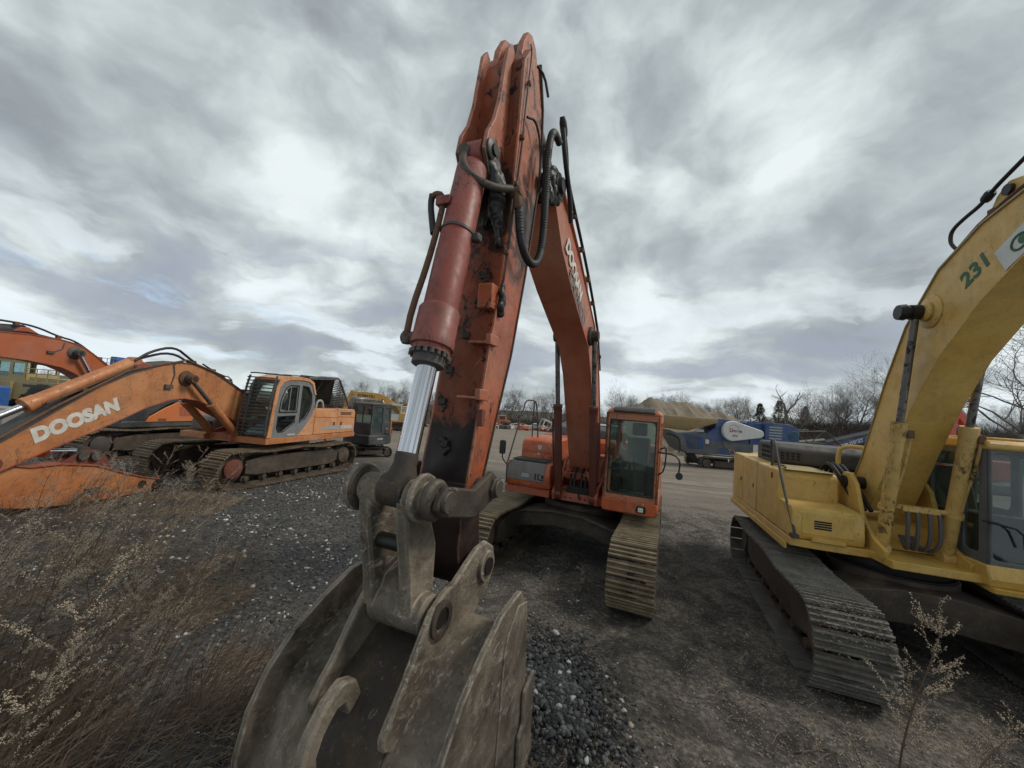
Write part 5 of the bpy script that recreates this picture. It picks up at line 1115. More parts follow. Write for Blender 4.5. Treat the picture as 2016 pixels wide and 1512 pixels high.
    MB().add([tuple(a+w*.2+Vector((0,-.6,0))), tuple(b+w*.2+Vector((0,-.6,0))), tuple(b+w*.2+Vector((0,.6,0))), tuple(a+w*.2+Vector((0,.6,0))), tuple(a+w*.14+Vector((0,0,0))), tuple(b+w*.14)], [(0,1,5,4),(4,5,2,3),(0,4,3),(1,2,5)]).build('belt', 'rubber', T)
    MB().add([tuple(a+w*.42+Vector((0,-.72,0))+u*2), tuple(b+w*.36+Vector((0,-.72,0))), tuple(b+w*.2+Vector((0,-.72,0))), tuple(a+w*.2+Vector((0,-.72,0))+u*2), tuple(a+w*.42+Vector((0,-.69,0))+u*2), tuple(b+w*.36+Vector((0,-.69,0))), tuple(b+w*.2+Vector((0,-.69,0))), tuple(a+w*.2+Vector((0,-.69,0))+u*2)], [(0,1,2,3),(4,5,6,7),(0,1,5,4),(1,2,6,5),(2,3,7,6),(3,0,4,7)]).build('belt_skirt', 'hood_black', T)
    MB().cyl(b+Vector((0,-.8,0)), b+Vector((0,.8,0)), .22, 20).build('head_drum', 'yellow_far', T)
    q = a+u*3.0-w*.13; text_mesh('logo', '\u03a9', .42, tuple(q+Vector((0,-.755,0))), u, w, 'decal_red', T, .003, 0, .012)
    q = a+u*3.38-w*.12; text_mesh('lettering', 'mega J1065T', .36, tuple(q+Vector((0,-.755,0))), u, w, 'decal_white', T, .003, 0, .01, 1.0)
    f = MB(); 
    f.tube([(X(20.9),-.8,Z(2.75)),(X(23.1),-.8,Z(2.95))], .05, 6).tube([(X(23.1),-.8,Z(2.95)),(X(24.4),-.8,Z(1.9))], .05, 6).tube([(X(20.9),-.8,Z(2.0)),(X(23.1),-.8,Z(2.05))], .05, 6).tube([(X(21.0),-.8,Z(2.6)),(X(22.0),-.8,Z(2.0)),(X(23.0),-.8,Z(2.9))], .04, 6)
    f.tube([(X(20.9),.8,Z(2.75)),(X(23.1),.8,Z(2.95))], .05, 6).cyl((X(21.4),-.3,Z(1.9)),(X(23.4),-.3,Z(2.2)),.22)
    f.build('support_frame', 'dark_body', T)
    MB().tube([(X(11.4),-1.0,Z(1.9)),(X(12.2),-1.15,Z(1.8)),(X(12.4),-1.2,Z(1.2)),(X(12.3),-1.2,Z(.6))], .05, 6, 1).build('hose', 'hose_black', T)
def tri_mound(name, cx, cy, prof, depth, mat, seed, zbase=-2):
    """irregular heap: ridge line profile along x, falling off in y"""
    xs = np.linspace(prof[0][0], prof[-1][0], 90); hs = np.interp(xs, [p[0] for p in prof], [p[1] for p in prof])
    ys = np.linspace(-1, 1, 50); vs = []; fs = []
    for j, t in enumerate(ys):
        for i, x in enumerate(xs):
            k = max(0, 1-abs(t)**1.15); nse = mnoise.noise(Vector((x*.35, t*3, seed)))*.8+mnoise.noise(Vector((x*1.3, t*2.5, seed)))*.5+mnoise.noise(Vector((x*3, t*9, seed)))*.2
            z = zbase+(hs[i]-zbase)*k+(nse*min(1, k*3))*.8
            vs.append((x, cy+t*depth, z))
    n = len(xs)
    for j in range(len(ys)-1):
        for i in range(n-1): fs.append((j*n+i, j*n+i+1, (j+1)*n+i+1, (j+1)*n+i))
    b = MB(); b.add(vs, fs, True); return b.build(name, mat)
def small_vehicle(name, label, cat, loc, rz, body, win='glass_dark', L=4.6, H=1.5, kind='pickup'):
    T = empty(name, loc, rz); tag(T, label, cat)
    if kind == 'pickup': pr = [(-L/2,.45),(-L/2,1.0),(-.3,1.05),(-.15,H+.1),(.75,H+.12),(1.3,1.05),(L/2-.1,.95),(L/2,.75),(L/2,.45)]
    else: pr = [(-L/2,.4),(-L/2,2.4),(0,2.5),(L/2-.2,2.2),(L/2,1.2),(L/2,.4)]
    b = MB().prism(pr, -.9, .9).build('body', body, T, bev=.06)
    if kind == 'pickup':
        MB().prism([(-.08,1.1),(-.02,H+.02),(.7,H+.04),(1.15,1.1)], -.93, .93).build('window', win, b)
    for x in (-L*.32, L*.32):
        for y in (-.95, .72): wheel(T, x, y, y+.24, .36, .36, 'grey_light')
    MB().box(L/2-.02,L/2+.03,-.8,-.45,.65,.82).box(L/2-.02,L/2+.03,.45,.8,.65,.82).build('headlight', 'lamp_glass', b)
    return T
def far_excavator():
    T = mach_empty('excavator', -11.6, 41, gz(-11.6,41), -1.35)
    tag(T, 'distant yellow excavator with lettered boom behind the black mini excavator', 'excavator', 'excavators parked in the yard')
    for sd in (-1, 1): make_track(T, 0, sd, dict(g=1.1, w=.3, xf=1.7, xr=-1.7, r=.42, n=36, mat='track_grey'))
    MB().box(-2.2,1.2,-1.3,1.3,.95,1.15).box(-2.3,.1,-1.3,1.3,1.15,1.9).build('house', 'yellow_far', T, bev=.04)
    c = MB(); c.panel((1.1,.3,1.15),(0,1,0),(0,0,1),.95,1.6,(.08,.5,.87,1.5),.06,.05); c.panel((1.1,1.25,1.15),(-1,0,0),(0,0,1),1.2,1.6,(.1,.6,1.1,1.5),.06,.05); c.panel((-.1,.3,1.15),(1,0,0),(0,0,1),1.2,1.6,(.1,.6,1.1,1.5),.06,.05)
    c.box(-.1,1.1,.3,1.25,2.75,2.82); cab = c.build('cab', 'container_white', T); MB().box(-.05,1.05,1.18,1.185,1.7,2.7).build('side_window', 'glass', cab)
    up = [(.0,1.9),(.8,2.9),(1.5,3.45),(2.3,3.75),(3.5,3.8),(5.0,3.75)]; lo = [(.3,1.5),(1.1,2.4),(1.8,2.85),(2.4,3.05),(3.5,3.2),(4.9,3.3)]
    b = MB().beam(up, lo, .22).build('boom', 'yellow_far', T)
    text_mesh('lettering', 'KOMATSU', .36, (2.45,-.223,3.26), (1,0,.03), (-.03,0,1), 'hose_black', b, .003, 0, .01)
    text_mesh('lettering', 'KOMATSU', .36, (4.5,.223,3.32), (-1,0,-.03), (-.03,0,1), 'hose_black', b, .003, 0, .01)
    MB().beam([(4.8,3.8),(5.3,2.8),(5.6,1.0)], [(5.2,3.9),(5.7,2.8),(5.9,1.0)], .16).build('stick', 'yellow_far', T)
    for sd in (-1,1): cylinder(T, (.9,sd*.35,1.4), (2.0,sd*.3,3.1), .09, .05, .55, 'red_far', 'chrome', .09, .05)
    MB().box(-2.2,1.0,-1.3,-1.25,2.2,2.25).tube([(-1.8,-1.2,1.9),(-1.8,-1.2,2.3),(.8,-1.2,2.3),(.8,-1.2,1.9)], .03, 6).build('guard_rail', 'yellow_far', T)
    MB().beam([(5.4,1.2),(5.0,.6),(5.2,.1)], [(5.8,1.1),(5.3,.7),(5.4,.2)], .5).build('bucket', 'bucket_steel', T)
def raised_loader():
    T = empty('wheel_loader', (-16.8,62,gz(-16.8,62)), .1); tag(T, 'distant yellow wheel loader between the white container and a grey truck', 'loader')
    MB().prism([(-2.5,.9),(-2.5,2.2),(-.3,2.2),(-.3,1.5),(1.0,1.4),(1.0,.9)], -1.0, 1.0).build('body', 'yellow_far', T, bev=.06)
    c = MB().panel((-.6,-.8,2.0),(1,0,0),(0,0,1),1.2,1.4,(.1,.3,1.1,1.3),.06,.05); c.box(-.7,.7,-.85,.85,3.35,3.45).panel((-.6,.8,2.0),(1,0,0),(0,0,1),1.2,1.4,(.1,.3,1.1,1.3),.06,.05); c.build('cab', 'yellow_far', T)
    for x in (-1.6, 1.3):
        for y in (-1.3, .8): wheel(T, x, y, y+.5, .75, .75, 'yellow_far')
    MB().beam([(.8,1.8),(2.2,1.0),(3.0,.6)], [(.8,1.5),(2.2,.7),(3.0,.3)], .7).build('lift_arm', 'yellow_far', T)
    MB().prism([(2.9,.1),(4.0,.1),(3.4,.3),(3.0,1.2)], -1.3, 1.3).build('bucket', 'bucket_steel', T)
# ================================================================== GROUND
def rel(x, y):
    """small relief of the yard surface near the camera"""
    v = Vector((x*.35, y*.35, 0)); f = max(0, 1-max(0, y-16)/14)
    r = mnoise.noise(v)*.06+mnoise.noise(Vector((x*1.3, y*1.3, 3)))*.034+mnoise.noise(Vector((x*4, y*4, 7)))*(.012+.016*sstep(.5, 2, x))
    # wheel ruts between the centre and right machines
    d = abs(x-(2.9+.12*(y-4))); r -= .05*math.exp(-(d/.3)**2)*(y < 11)
    for cx, cy, rr_ in ((6.13,6.14,3.3),(1.8,8.5,3.4),(-8,12.7,3.4),(-13.4,14.1,3.3)):
        k = sstep(rr_, rr_-1.2, math.hypot(x-cx, y-cy)); r = r*(1-.75*k)-.055*k*(1 if cx != 6.13 else 1.1)
    return r*f
def hgt(x, y): return gz(x, y)+rel(x, y)
def ground_material():
    m, nt, b = newmat('yard_ground'); q = NT(nt)
    x, y, z = q.sep()[:3]
    nA = q.noise(.35, 6, .6, .4); nB = q.noise(1.7, 8, .65, .6); nC = q.noise(14, 8, .75); nD = q.noise(60, 4, .7)
    # gravelly near surface
    vor = q.voro(22, out=1); vs = q.sep(vor)
    peb = q.mix(q.ramp(vs[0], .0, 1), (.018,.0185,.020), (.085,.082,.078))
    dirt = q.cramp(nC, [(.3,(.021,.0175,.014)),(.5,(.11,.094,.078)),(.7,(.31,.275,.235))])
    # left side is dark ballast, centre is brown crushed dirt
    side = q.ramp(q.math('ADD', x, q.math('MULTIPLY', q.math('SUBTRACT', nA, .5), 6)), -.8, .8)
    side2 = q.math('ADD', q.math('MULTIPLY', side, .75), q.ramp(nB, .5, .62, 0, .5))
    near = q.mix(q.math('MINIMUM', side2, 1), peb, dirt)
    wet = q.ramp(nB, .54, .40, 0, .8); near = q.mix(q.math('MULTIPLY', wet, side), near, (.016,.012,.010))
    chips = q.ramp(q.voro(46, out=0), .16, .08); pick = q.ramp(q.sep(q.voro(46, out=1))[1], .78, .82)
    near = q.mix(q.math('MULTIPLY', q.math('MULTIPLY', chips, pick), .8), near, (.17,.15,.125))
    # compacted tan yard further away, streaked by tyres
    st = q.noise(1.0, 8, .7, .3, q.map((.10, 1.5, 1), (0, 0, .12)))
    yard = q.cramp(st, [(.3,(.10,.08,.062)),(.5,(.20,.165,.13)),(.7,(.29,.245,.195))])
    yard = q.mix(q.ramp(nB, .45, .7, 0, .6), yard, (.13,.105,.08))
    far = q.ramp(q.math('ADD', q.math('ADD', y, q.math('MULTIPLY', x, .35)), q.math('MULTIPLY', q.math('SUBTRACT', nA, .5), 9)), 13, 20)
    left = q.ramp(x, -16, -5, 1, 0); nearleft = q.math('MULTIPLY', left, q.ramp(y, 46, 24, 0, 1))
    far = q.math('MULTIPLY', far, q.math('SUBTRACT', 1, q.math('MULTIPLY', nearleft, .8)))
    c = q.mix(far, near, yard)
    c = q.mix(q.ramp(q.math('MULTIPLY', q.ramp(x, 27, 45), q.ramp(y, 30, 48)), .2, .6), c, q.mix(nC, (.06,.045,.03), (.15,.12,.08)))
    c = q.mix(q.ramp(y, 105, 125), c, (.07,.058,.042))
    q.lk(c, b.inputs['Base Color']); b.inputs['Roughness'].default_value = .9
    h = q.math('ADD', q.math('MULTIPLY', nC, 1.), q.math('MULTIPLY', q.voro(22, out=0), -.6)); h = q.math('ADD', h, q.math('MULTIPLY', nD, .5))
    q.lk(q.bump(h, .8, .035), b.inputs['Normal'])
    return m
def make_ground():
    ground_material()
    ys = list(np.arange(-8, 1, .3))+list(np.arange(1, 12, .07))+list(np.arange(12, 14, .14))+list(np.arange(14, 40, .6))+list(np.arange(40, 130, 3))+list(np.geomspace(130, 1500, 20))
    def xs(y):
        w = 9+1.25*max(0, y)*1.15+ (0 if y < 130 else (y-130)*.5)
        return np.linspace(-w, w, 330)
    vs = []; fs = []; n = 330
    for j, y in enumerate(ys):
        for x in xs(y): vs.append((x, y, hgt(x, y) if y < 32 else gz(x, y)))
    for j in range(len(ys)-1):
        for i in range(n-1): fs.append((j*n+i, j*n+i+1, (j+1)*n+i+1, (j+1)*n+i))
    me = bpy.data.meshes.new('ground'); me.from_pydata(vs, [], fs); me.polygons.foreach_set('use_smooth', [True]*len(fs)); me.materials.append(M_['yard_ground'])
    o = bpy.data.objects.new('ground', me); C.objects.link(o); tag(o, kind='structure')
def stone_material(name, cols, sc=1):
    m, nt, b = newmat(name); q = NT(nt)
    n = nt.nodes.new('ShaderNodeNewGeometry')
    c = q.cramp(n.outputs['Random Per Island'], [(i/(len(cols)-1), k) for i, k in enumerate(cols)])
    c = q.mix(q.ramp(q.noise(30, 4), .4, .7, 0, .3), c, tuple(v*.5 for v in cols[0]))
    q.lk(c, b.inputs['Base Color']); b.inputs['Roughness'].default_value = .85
    q.lk(q.bump(q.noise(60, 4), .5, .01), b.inputs['Normal'])
def scatter(name, pts, sizes, mat, seed, flat=.6, base=1):
    """many small stones as one mesh: deformed icosahedra (base=1) or flakes"""
    r = np.random.RandomState(seed); t = (1+5**.5)/2
    V = np.array([(-1,t,0),(1,t,0),(-1,-t,0),(1,-t,0),(0,-1,t),(0,1,t),(0,-1,-t),(0,1,-t),(t,0,-1),(t,0,1),(-t,0,-1),(-t,0,1)])/1.9
    F = np.array([(0,11,5),(0,5,1),(0,1,7),(0,7,10),(0,10,11),(1,5,9),(5,11,4),(11,10,2),(10,7,6),(7,1,8),(3,9,4),(3,4,2),(3,2,6),(3,6,8),(3,8,9),(4,9,5),(2,4,11),(6,2,10),(8,6,7),(9,8,1)])
    if not base:
        V = np.array([(-1,-.3,0),(1,-.25,0),(.8,.3,0),(-.9,.25,0),(0,0,.3)]); F = np.array([(0,1,4),(1,2,4),(2,3,4),(3,0,4)])
    N = len(pts); nv = len(V)
    P = np.repeat(V[None], N, 0)*(1+r.uniform(-.38, .34, (N, nv, 1)))
    P *= (sizes[:, None, None]*r.uniform(.7, 1.3, (N, 1, 3))); P[:, :, 2] *= flat
    a = r.uniform(0, 6.28, N); b = r.uniform(-.4, .4, N)
    x, y, z = P[:, :, 0].copy(), P[:, :, 1].copy(), P[:, :, 2].copy()
    z2 = z*np.cos(b)[:, None]+x*np.sin(b)[:, None]; x2 = x*np.cos(b)[:, None]-z*np.sin(b)[:, None]
    P[:, :, 0] = x2*np.cos(a)[:, None]-y*np.sin(a)[:, None]+pts[:, 0:1]
    P[:, :, 1] = x2*np.sin(a)[:, None]+y*np.cos(a)[:, None]+pts[:, 1:2]
    P[:, :, 2] = z2+pts[:, 2:3]
    Fs = (F[None]+(np.arange(N)*nv)[:, None, None]).reshape(-1, 3)
    me = bpy.data.meshes.new(name); me.vertices.add(N*nv); me.vertices.foreach_set('co', P.reshape(-1))
    me.loops.add(Fs.size); me.loops.foreach_set('vertex_index', Fs.reshape(-1))
    me.polygons.add(len(Fs)); me.polygons.foreach_set('loop_start', np.arange(0, Fs.size, 3)); me.polygons.foreach_set('loop_total', np.full(len(Fs), 3))
    me.update(); me.materials.append(M_[mat])
    o = bpy.data.objects.new(name, me); C.objects.link(o); return o
def sample(n, fn, seed, x0, x1, y0, y1, near=0):
    r = np.random.RandomState(seed); out = []
    while len(out) < n:
        x = r.uniform(x0, x1); y = y0+(y1-y0)*r.uniform(0, 1)**(1.6 if near else 1)
        if abs(x) > 1.5*max(y, 0)+2.5: continue
        if r.uniform() < fn(x, y): out.append((x, y, hgt(x, y)))
    return np.array(out)
def make_gravel():
    stone_material('stone_dark', [(.016,.016,.018),(.036,.037,.040),(.062,.063,.066),(.10,.10,.102),(.19,.185,.175)])
    stone_material('stone_white', [(.40,.37,.32),(.5,.49,.46),(.62,.61,.58),(.42,.33,.24)])
    stone_material('stone_brown', [(.032,.028,.023),(.085,.073,.061),(.14,.124,.105),(.22,.20,.175),(.32,.29,.245)])
    def fL(x, y):
        m = mnoise.noise(Vector((x*.5, y*.5, 11)))*1.2
        e = -.3-.0*y
        f = 1 if x+m < e else .10
        if abs(x-.75) < .62 and 3.1 < y < 5.2: f = 1
        return f
    r = np.random.RandomState(3)
    p = sample(30000, fL, 1, -16, 1.6, 1.5, 15, 1); s = .011+.034*r.beta(1.2, 4.2, len(p))+.0006*p[:, 1]
    tag(scatter('dark_gravel', p, s, 'stone_dark', 1), 'dark blue-grey crushed stone covering the left of the yard', 'gravel', kind='stuff')
    p = sample(3200, lambda x, y: fL(x, y)*(.12+.88*(mnoise.noise(Vector((x*.9, y*.9, 31))) > .02)), 2, -16, 1.5, 1.5, 16, 1); s = .012+.05*r.beta(.9, 4., len(p))
    tag(scatter('white_stones', p, s, 'stone_white', 2), 'white and buff stones scattered through the dark gravel', 'stones', kind='stuff')
    p = sample(60000, lambda x, y: .25+.75*(mnoise.noise(Vector((x*.8, y*.8, 5))) > -.1), 4, -2, 9, 1.5, 13, 1); s = .006+.016*r.beta(1, 4, len(p))
    tag(scatter('brown_gravel', p, s, 'stone_brown', 3), 'fine brown crushed gravel and dirt between the machines', 'gravel', kind='stuff')
    rc = np.random.RandomState(8); P = []
    for _ in range(3200):
        a, q_ = rc.uniform(0, 6.28), abs(rc.normal(0, .5)); x, y = .72+q_*.75*math.cos(a), 4.05+q_*1.5*math.sin(a); P.append((x, y, hgt(x, y)+max(0, .07-.07*q_)+.008))
    P = np.array(P); tag(scatter('coarse_ballast', P, (.010+.034*rc.beta(1.2, 2.6, len(P)))*np.clip(1.25-.75*np.hypot((P[:, 0]-.72)/.75, (P[:, 1]-4.05)/1.5), .3, 1), 'stone_dark', 9, .8), 'heap of coarse black crushed stone right beside the bucket', 'gravel', kind='stuff')
    P2 = P[::300].copy(); P2[:, 2] += .02
    for i, q_ in enumerate(P2):
        o = scatter('white_stone', np.array([[0., 0., 0.]]), np.array([.022+.022*rc.rand()]), 'stone_white', 50+i, .6); o.location = tuple(q_); tag(o, 'white stone lying on the coarse black ballast beside the bucket', 'stone', 'white stones beside the bucket')
    plain('straw', (.16,.125,.085), .9)
    stone_material('chip_mat', [(.05,.04,.03),(.10,.08,.055),(.17,.14,.10),(.22,.19,.14)])
    p = sample(9000, lambda x, y: 1 if x > .5 else .35, 5, -8, 9, 1.5, 9, 1); s = .008+.028*r.beta(1, 4, len(p)); p[:, 2] += .012
    tag(scatter('wood_chips', p, s, 'chip_mat', 4, 1, 0), 'pale straw and wood chips strewn over the dirt', 'debris', kind='stuff')

# ================================================================== PLANTS
def branchy(rng, p, d, L, r0, depth, out, gnarl=.25, split=(2, 4), down=0., segs=5, ratio=.68):
    pts = [Vector(p)]; d = Vector(d).normalized(); kids = []
    for i in range(segs):
        d = (d+Vector((rng.gauss(0, gnarl), rng.gauss(0, gnarl), rng.gauss(0, gnarl*.7)+.05-down))).normalized()
        pts.append(pts[-1]+d*L/segs)
        if depth > 0 and i >= 1: kids.append((pts[-1].copy(), d.copy(), i/segs))
    out.append((pts, [r0*(1-.6*i/segs) for i in range(segs+1)], depth))
    if depth > 0:
        n = rng.randint(*split)
        for _ in range(n+ (1 if depth > 1 else 0)):
            q, dd, t = rng.choice(kids); ax = dd.orthogonal().normalized(); ax.rotate(Matrix.Rotation(rng.uniform(0, 6.28), 3, dd))
            nd = (dd*math.cos(.75)+ax*math.sin(.75)*rng.uniform(.7, 1.3)).normalized()
            branchy(rng, q, nd, L*ratio*rng.uniform(.75, 1.15), r0*(1-.6*t)*.62, depth-1, out, gnarl, split, down, segs, ratio)
        branchy(rng, pts[-1], d, L*ratio, r0*.42, depth-1, out, gnarl, split, down, segs, ratio)
def fast_mesh(name, mb, mat, parent=None):
    me = bpy.data.meshes.new(name); me.from_pydata(mb.v, [], mb.f); me.polygons.foreach_set('use_smooth', [True]*len(mb.f)); me.materials.append(M_[mat])
    o = bpy.data.objects.new(name, me); C.objects.link(o)
    if parent: o.parent = parent
    return o
def bare_tree(seed, H, depth=5, spread=.25, r0=None, mats='bark', trunk_frac=.3, name='tree'):
    rng = random.Random(seed); root = empty(name, (0,0,-500)); r0 = r0 or H*.016
    tp = [Vector((0,0,-.3))]; d = Vector((rng.gauss(0,.05), rng.gauss(0,.05), 1)).normalized()
    for i in range(4): d = (d+Vector((rng.gauss(0,.06), rng.gauss(0,.06), .1))).normalized(); tp.append(tp[-1]+d*(H*trunk_frac/4))
    tr = MB().tube(tp, [r0*(1.25-.12*i) for i in range(5)], 7)
    br = []
    for _ in range(rng.randint(3, 4)):
        a = rng.uniform(0, 6.28); q = tp[rng.randint(2, 4)]
        branchy(rng, q, (math.cos(a)*spread*2, math.sin(a)*spread*2, 1), H*.36, r0*.55, depth-2, br, .17, (2, 4), 0)
    branchy(rng, tp[-1], d, H*.42, r0*.75, depth-1, br, .15, (3, 4), 0)
    cr = MB()
    for pts, rs, dp in br: cr.tube(pts, [max(x, H*.00055) for x in rs], 5 if dp > 1 else 3)
    fast_mesh('trunk', tr, mats, root); fast_mesh('crown', cr, mats, root)
    return root
def copy_tree(o):
    c = o.copy(); C.objects.link(c)
    for ch in o.children:
        d = ch.copy(); C.objects.link(d); d.parent = c
    return c
def weed(seed, H, lean, nb=9, name='dried_weed', bare=False, droop=.0, thick=1., fl=1.):
    """dead seed-headed weed: woody stem, arching side twigs lined with fluffy seed heads"""
    rng = random.Random(seed); root = empty(name, (0,0,0)); st = MB(); sd = MB()
    pts = [Vector((0,0,-.05))]; d = Vector((lean[0]*.4, lean[1]*.4, 1)).normalized(); n = 9
    for i in range(n):
        d = (d+Vector((lean[0]*.10+rng.gauss(0,.035), lean[1]*.10+rng.gauss(0,.035), 0))).normalized(); pts.append(pts[-1]+d*H/n)
    st.tube(pts, [.0055*thick*(1-.8*i/n)+.0008 for i in range(n+1)], 5)
    def seeds(P, dens, s):
        for a, b in zip(P, P[1:]):
            for _ in range(max(1, int((b-a).length*dens))):
                t = rng.random(); c = a+(b-a)*t+Vector((rng.gauss(0,.004),rng.gauss(0,.004),rng.gauss(0,.004))); r_ = s*fl*rng.uniform(.5, 1.3)
                o = Vector((rng.gauss(0,1),rng.gauss(0,1),rng.gauss(0,1))).normalized()*r_*1.4; c2 = c+o
                u = o.orthogonal().normalized()*r_*.7; v = o.normalized().cross(u)
                sd.add([tuple(c), tuple(c2+u*.5), tuple(c2-u*.5+v*.8), tuple(c2-v*.8), tuple(c2+o*.7)], [(0,1,2),(0,2,3),(0,3,1),(4,2,1),(4,3,2),(4,1,3)])
    if not bare:
        seeds(pts[-3:], 220, .006)
        for k in range(nb):
            i = rng.randint(2, n-1); q = pts[i]; a = rng.uniform(0, 6.28)
            if rng.random() < .65: a = math.atan2(lean[1], lean[0])+rng.gauss(0, .9)
            bd = Vector((math.cos(a), math.sin(a), rng.uniform(.3, 1.1))).normalized(); L = H*rng.uniform(.14, .34)*(1.15-.6*i/n)
            P = [q.copy()]
            for j in range(7): bd = (bd+Vector((lean[0]*.05, lean[1]*.05, .06-droop*.2))+Vector((rng.gauss(0,.07),)*3)).normalized(); P.append(P[-1]+bd*L/7)
            st.tube(P, [.0022*thick, .0008], 4); seeds(P[1:], 190, .0055)
            for _ in range(3):
                j = rng.randint(2, 6); a2 = a+rng.choice((-1, 1))*rng.uniform(.5, 1.2); b2 = Vector((math.cos(a2), math.sin(a2), .5)).normalized(); P2 = [P[j], P[j]+b2*L*.12, P[j]+b2*L*.22+Vector((0,0,L*.05))]
                st.tube(P2, [.001, .0007], 3); seeds(P2, 200, .005)
    fast_mesh('stem', st, 'dry_stem', root)
    if not bare: fast_mesh('seed_heads', sd, 'seed_fluff', root)['kind'] = 'stuff'
    return root
def make_weeds():
    plain('dry_stem', (.13,.088,.058), .8); plain('seed_fluff', (.52,.43,.32), .95); plain('dry_grass', (.24,.185,.125), .9); plain('dark_stem', (.12,.088,.064), .8)
    def at(o, x, y, rz=0, s=1, label=None, grp=None):
        o.location = (x, y, hgt(x, y)); o.rotation_euler = (0, 0, rz); o.scale = (s, s, s)
        tag(o, label, 'weed', grp); return o
    at(weed(5, 1.5, (.05,.02), 30, thick=1.5, fl=1.15), 3.62, 3.50, 0, 1.08, 'tall dried seed-headed weed standing in front of the yellow excavator track')
    at(weed(6, .95, (.9,-.05), 20, droop=.2, fl=1.05), 3.75, 3.3, 0, 1.1, 'sprawling dried weed with long side twigs at the bottom right corner of the yard')
    at(weed(61, .8, (.9,.3), 18, droop=.3, fl=1.05), 4.1, 3.25, .3, 1.0, 'low tangled dried weed right of the tall seed-headed one')
    at(weed(62, .5, (-.3,.2), 5, droop=.2), 3.3, 3.45, .3, 1.0, 'short bent dried weed left of the tall seed-headed one by the yellow machine')
    at(weed(8, .62, (.1,.0), 7), 1.25, 6.1, 0, 1, 'small lone dried weed growing between the tracks of the big orange excavator')
    at(weed(9, .5, (.2,.0), 5), 3.05, 4.9, 0, 1, 'thin short weed beside the lower end of the yellow machine track')
    L = 'dried brown weed with pale seed heads leaning right on the gravel at the lower left'
    G = 'dried seed-headed weeds on the left gravel'
    protos = [weed(20+i, 1.2+.12*i, (.38,.05), 11+i) for i in range(5)]
    spots = [(-3.3,2.75,1.45),(-3.9,3.2,1.35),(-4.6,3.9,1.3),(-3.0,2.5,1.2),(-5.6,5.0,1.1),(-7.1,8.4,.95),(-7.4,8.8,1.05),(-6.9,8.1,.85),(-7.7,8.6,.95),(-6.6,8.9,.8),(-6.3,6.6,.85),(-5.9,6.9,.8),(-8.0,7.6,.8),(-8.6,7.2,.9),(-9.6,7.6,.8),(-8.9,8.6,.95),(-4.0,3.6,.9),(-3.6,3.4,.8),(-3.4,4.0,.7),(-5.0,4.4,.9),(-6.0,5.4,.9),(-2.9,3.0,.75),(-3.2,3.1,.9),(-4.5,3.3,1.1),(-5.2,3.9,1.0),(-6.8,5.6,.9),(-7.6,6.2,.8),(-6.2,7.8,.7),(-9.8,8.4,.85),(-7.0,7.2,.6)]
    rr = random.Random(4)
    for _ in range(46):
        y = rr.uniform(2.6, 9.2); spots.append((-y*rr.uniform(.72, 1.22)-rr.uniform(.2,.8), y, rr.uniform(.45, .95)))
    for i, (x, y, s) in enumerate(spots):
        o = protos[i] if i < 5 else copy_tree(protos[i % 5]); at(o, x, y, rr.gauss(0, .35), s, L, G)
    # bare stems
    bp = [weed(40+i, 1.0+.15*i, (.45,.1), bare=True, name='bare_stem', thick=.8) for i in range(4)]
    k = 0
    for x0, x1, y0, y1, n in ((-4.6,-2.4,2.2,3.8,80),(-2.9,-1.7,2.5,4.3,50),(-6.5,-3.6,3.8,6.2,55),(-8.6,-5.5,6.2,8.8,30),(.25,1.0,2.9,3.4,3)):
        for _ in range(n):
            x, y = rr.uniform(x0, x1), rr.uniform(y0, y1); o = bp[k] if k < 4 else copy_tree(bp[k % 4]); k += 1
            o.location = (x, y, hgt(x, y)); o.rotation_euler = (0, 0, rr.gauss(0, .5)); s = rr.uniform(.45, 1.0); o.scale = (s, s, s)
            tag(o, 'thin leafless dried stem rising among the dead grass in the foreground', 'stem', 'bare dried stems in the foreground')
    # matted dead grass
    def mat_grass(name, label, regs, n, seed, Lm, mat, upr=(.05, .8)):
        r = random.Random(seed); b = MB()
        for _ in range(n):
            x0, x1, y0, y1 = r.choice(regs); x, y = r.uniform(x0, x1), r.uniform(y0, y1)
            if mnoise.noise(Vector((x*1.1, y*1.1, 9))) < .02 and r.random() < .85: continue
            z = hgt(x, y); a = r.gauss(.25, .7); L = Lm*r.uniform(.4, 1.3); up = r.uniform(*upr); w = r.uniform(.0012, .0028)
            dx, dy = math.cos(a), math.sin(a); p0 = Vector((x, y, z)); p1 = p0+Vector((dx*L*.5, dy*L*.5, L*up*.6)); p2 = p0+Vector((dx*L, dy*L, L*up*.8-.25*L*r.random()))
            sx = Vector((-dy*w, dx*w, w)); b.add([tuple(p0-sx), tuple(p0+sx), tuple(p1+sx), tuple(p1-sx), tuple(p2)], [(0,1,2,3),(3,2,4)])
        tag(fast_mesh(name, b, mat), label, 'grass', kind='stuff')
    mat_grass('dead_grass', 'matted tan dead grass along the lower left foreground', [(-5.2,-1.7,2.0,3.3),(-4.8,-1.9,2.2,4.2),(-5.8,-3.4,3.2,5.4),(-7.5,-4.2,4.5,6.5),(-8.4,-6.2,7.2,9.6)], 15000, 5, .22, 'dry_grass')
    mat_grass('dark_dead_grass', 'dark brown dead stalks lying in the lower left foreground', [(-5.2,-1.7,2.0,3.6),(-2.9,-1.7,2.4,4.3),(-4.8,-1.9,2.2,4.2),(-6.0,-3.4,3.2,6.0)], 7500, 6, .28, 'dark_stem')
    mat_grass('right_dead_grass', 'sparse pale dead grass at the lower right of the yard', [(2.6,5.2,2.4,3.9),(.2,1.3,2.6,3.4),(2.3,3.5,3.2,4.6)], 420, 7, .13, 'dry_grass')
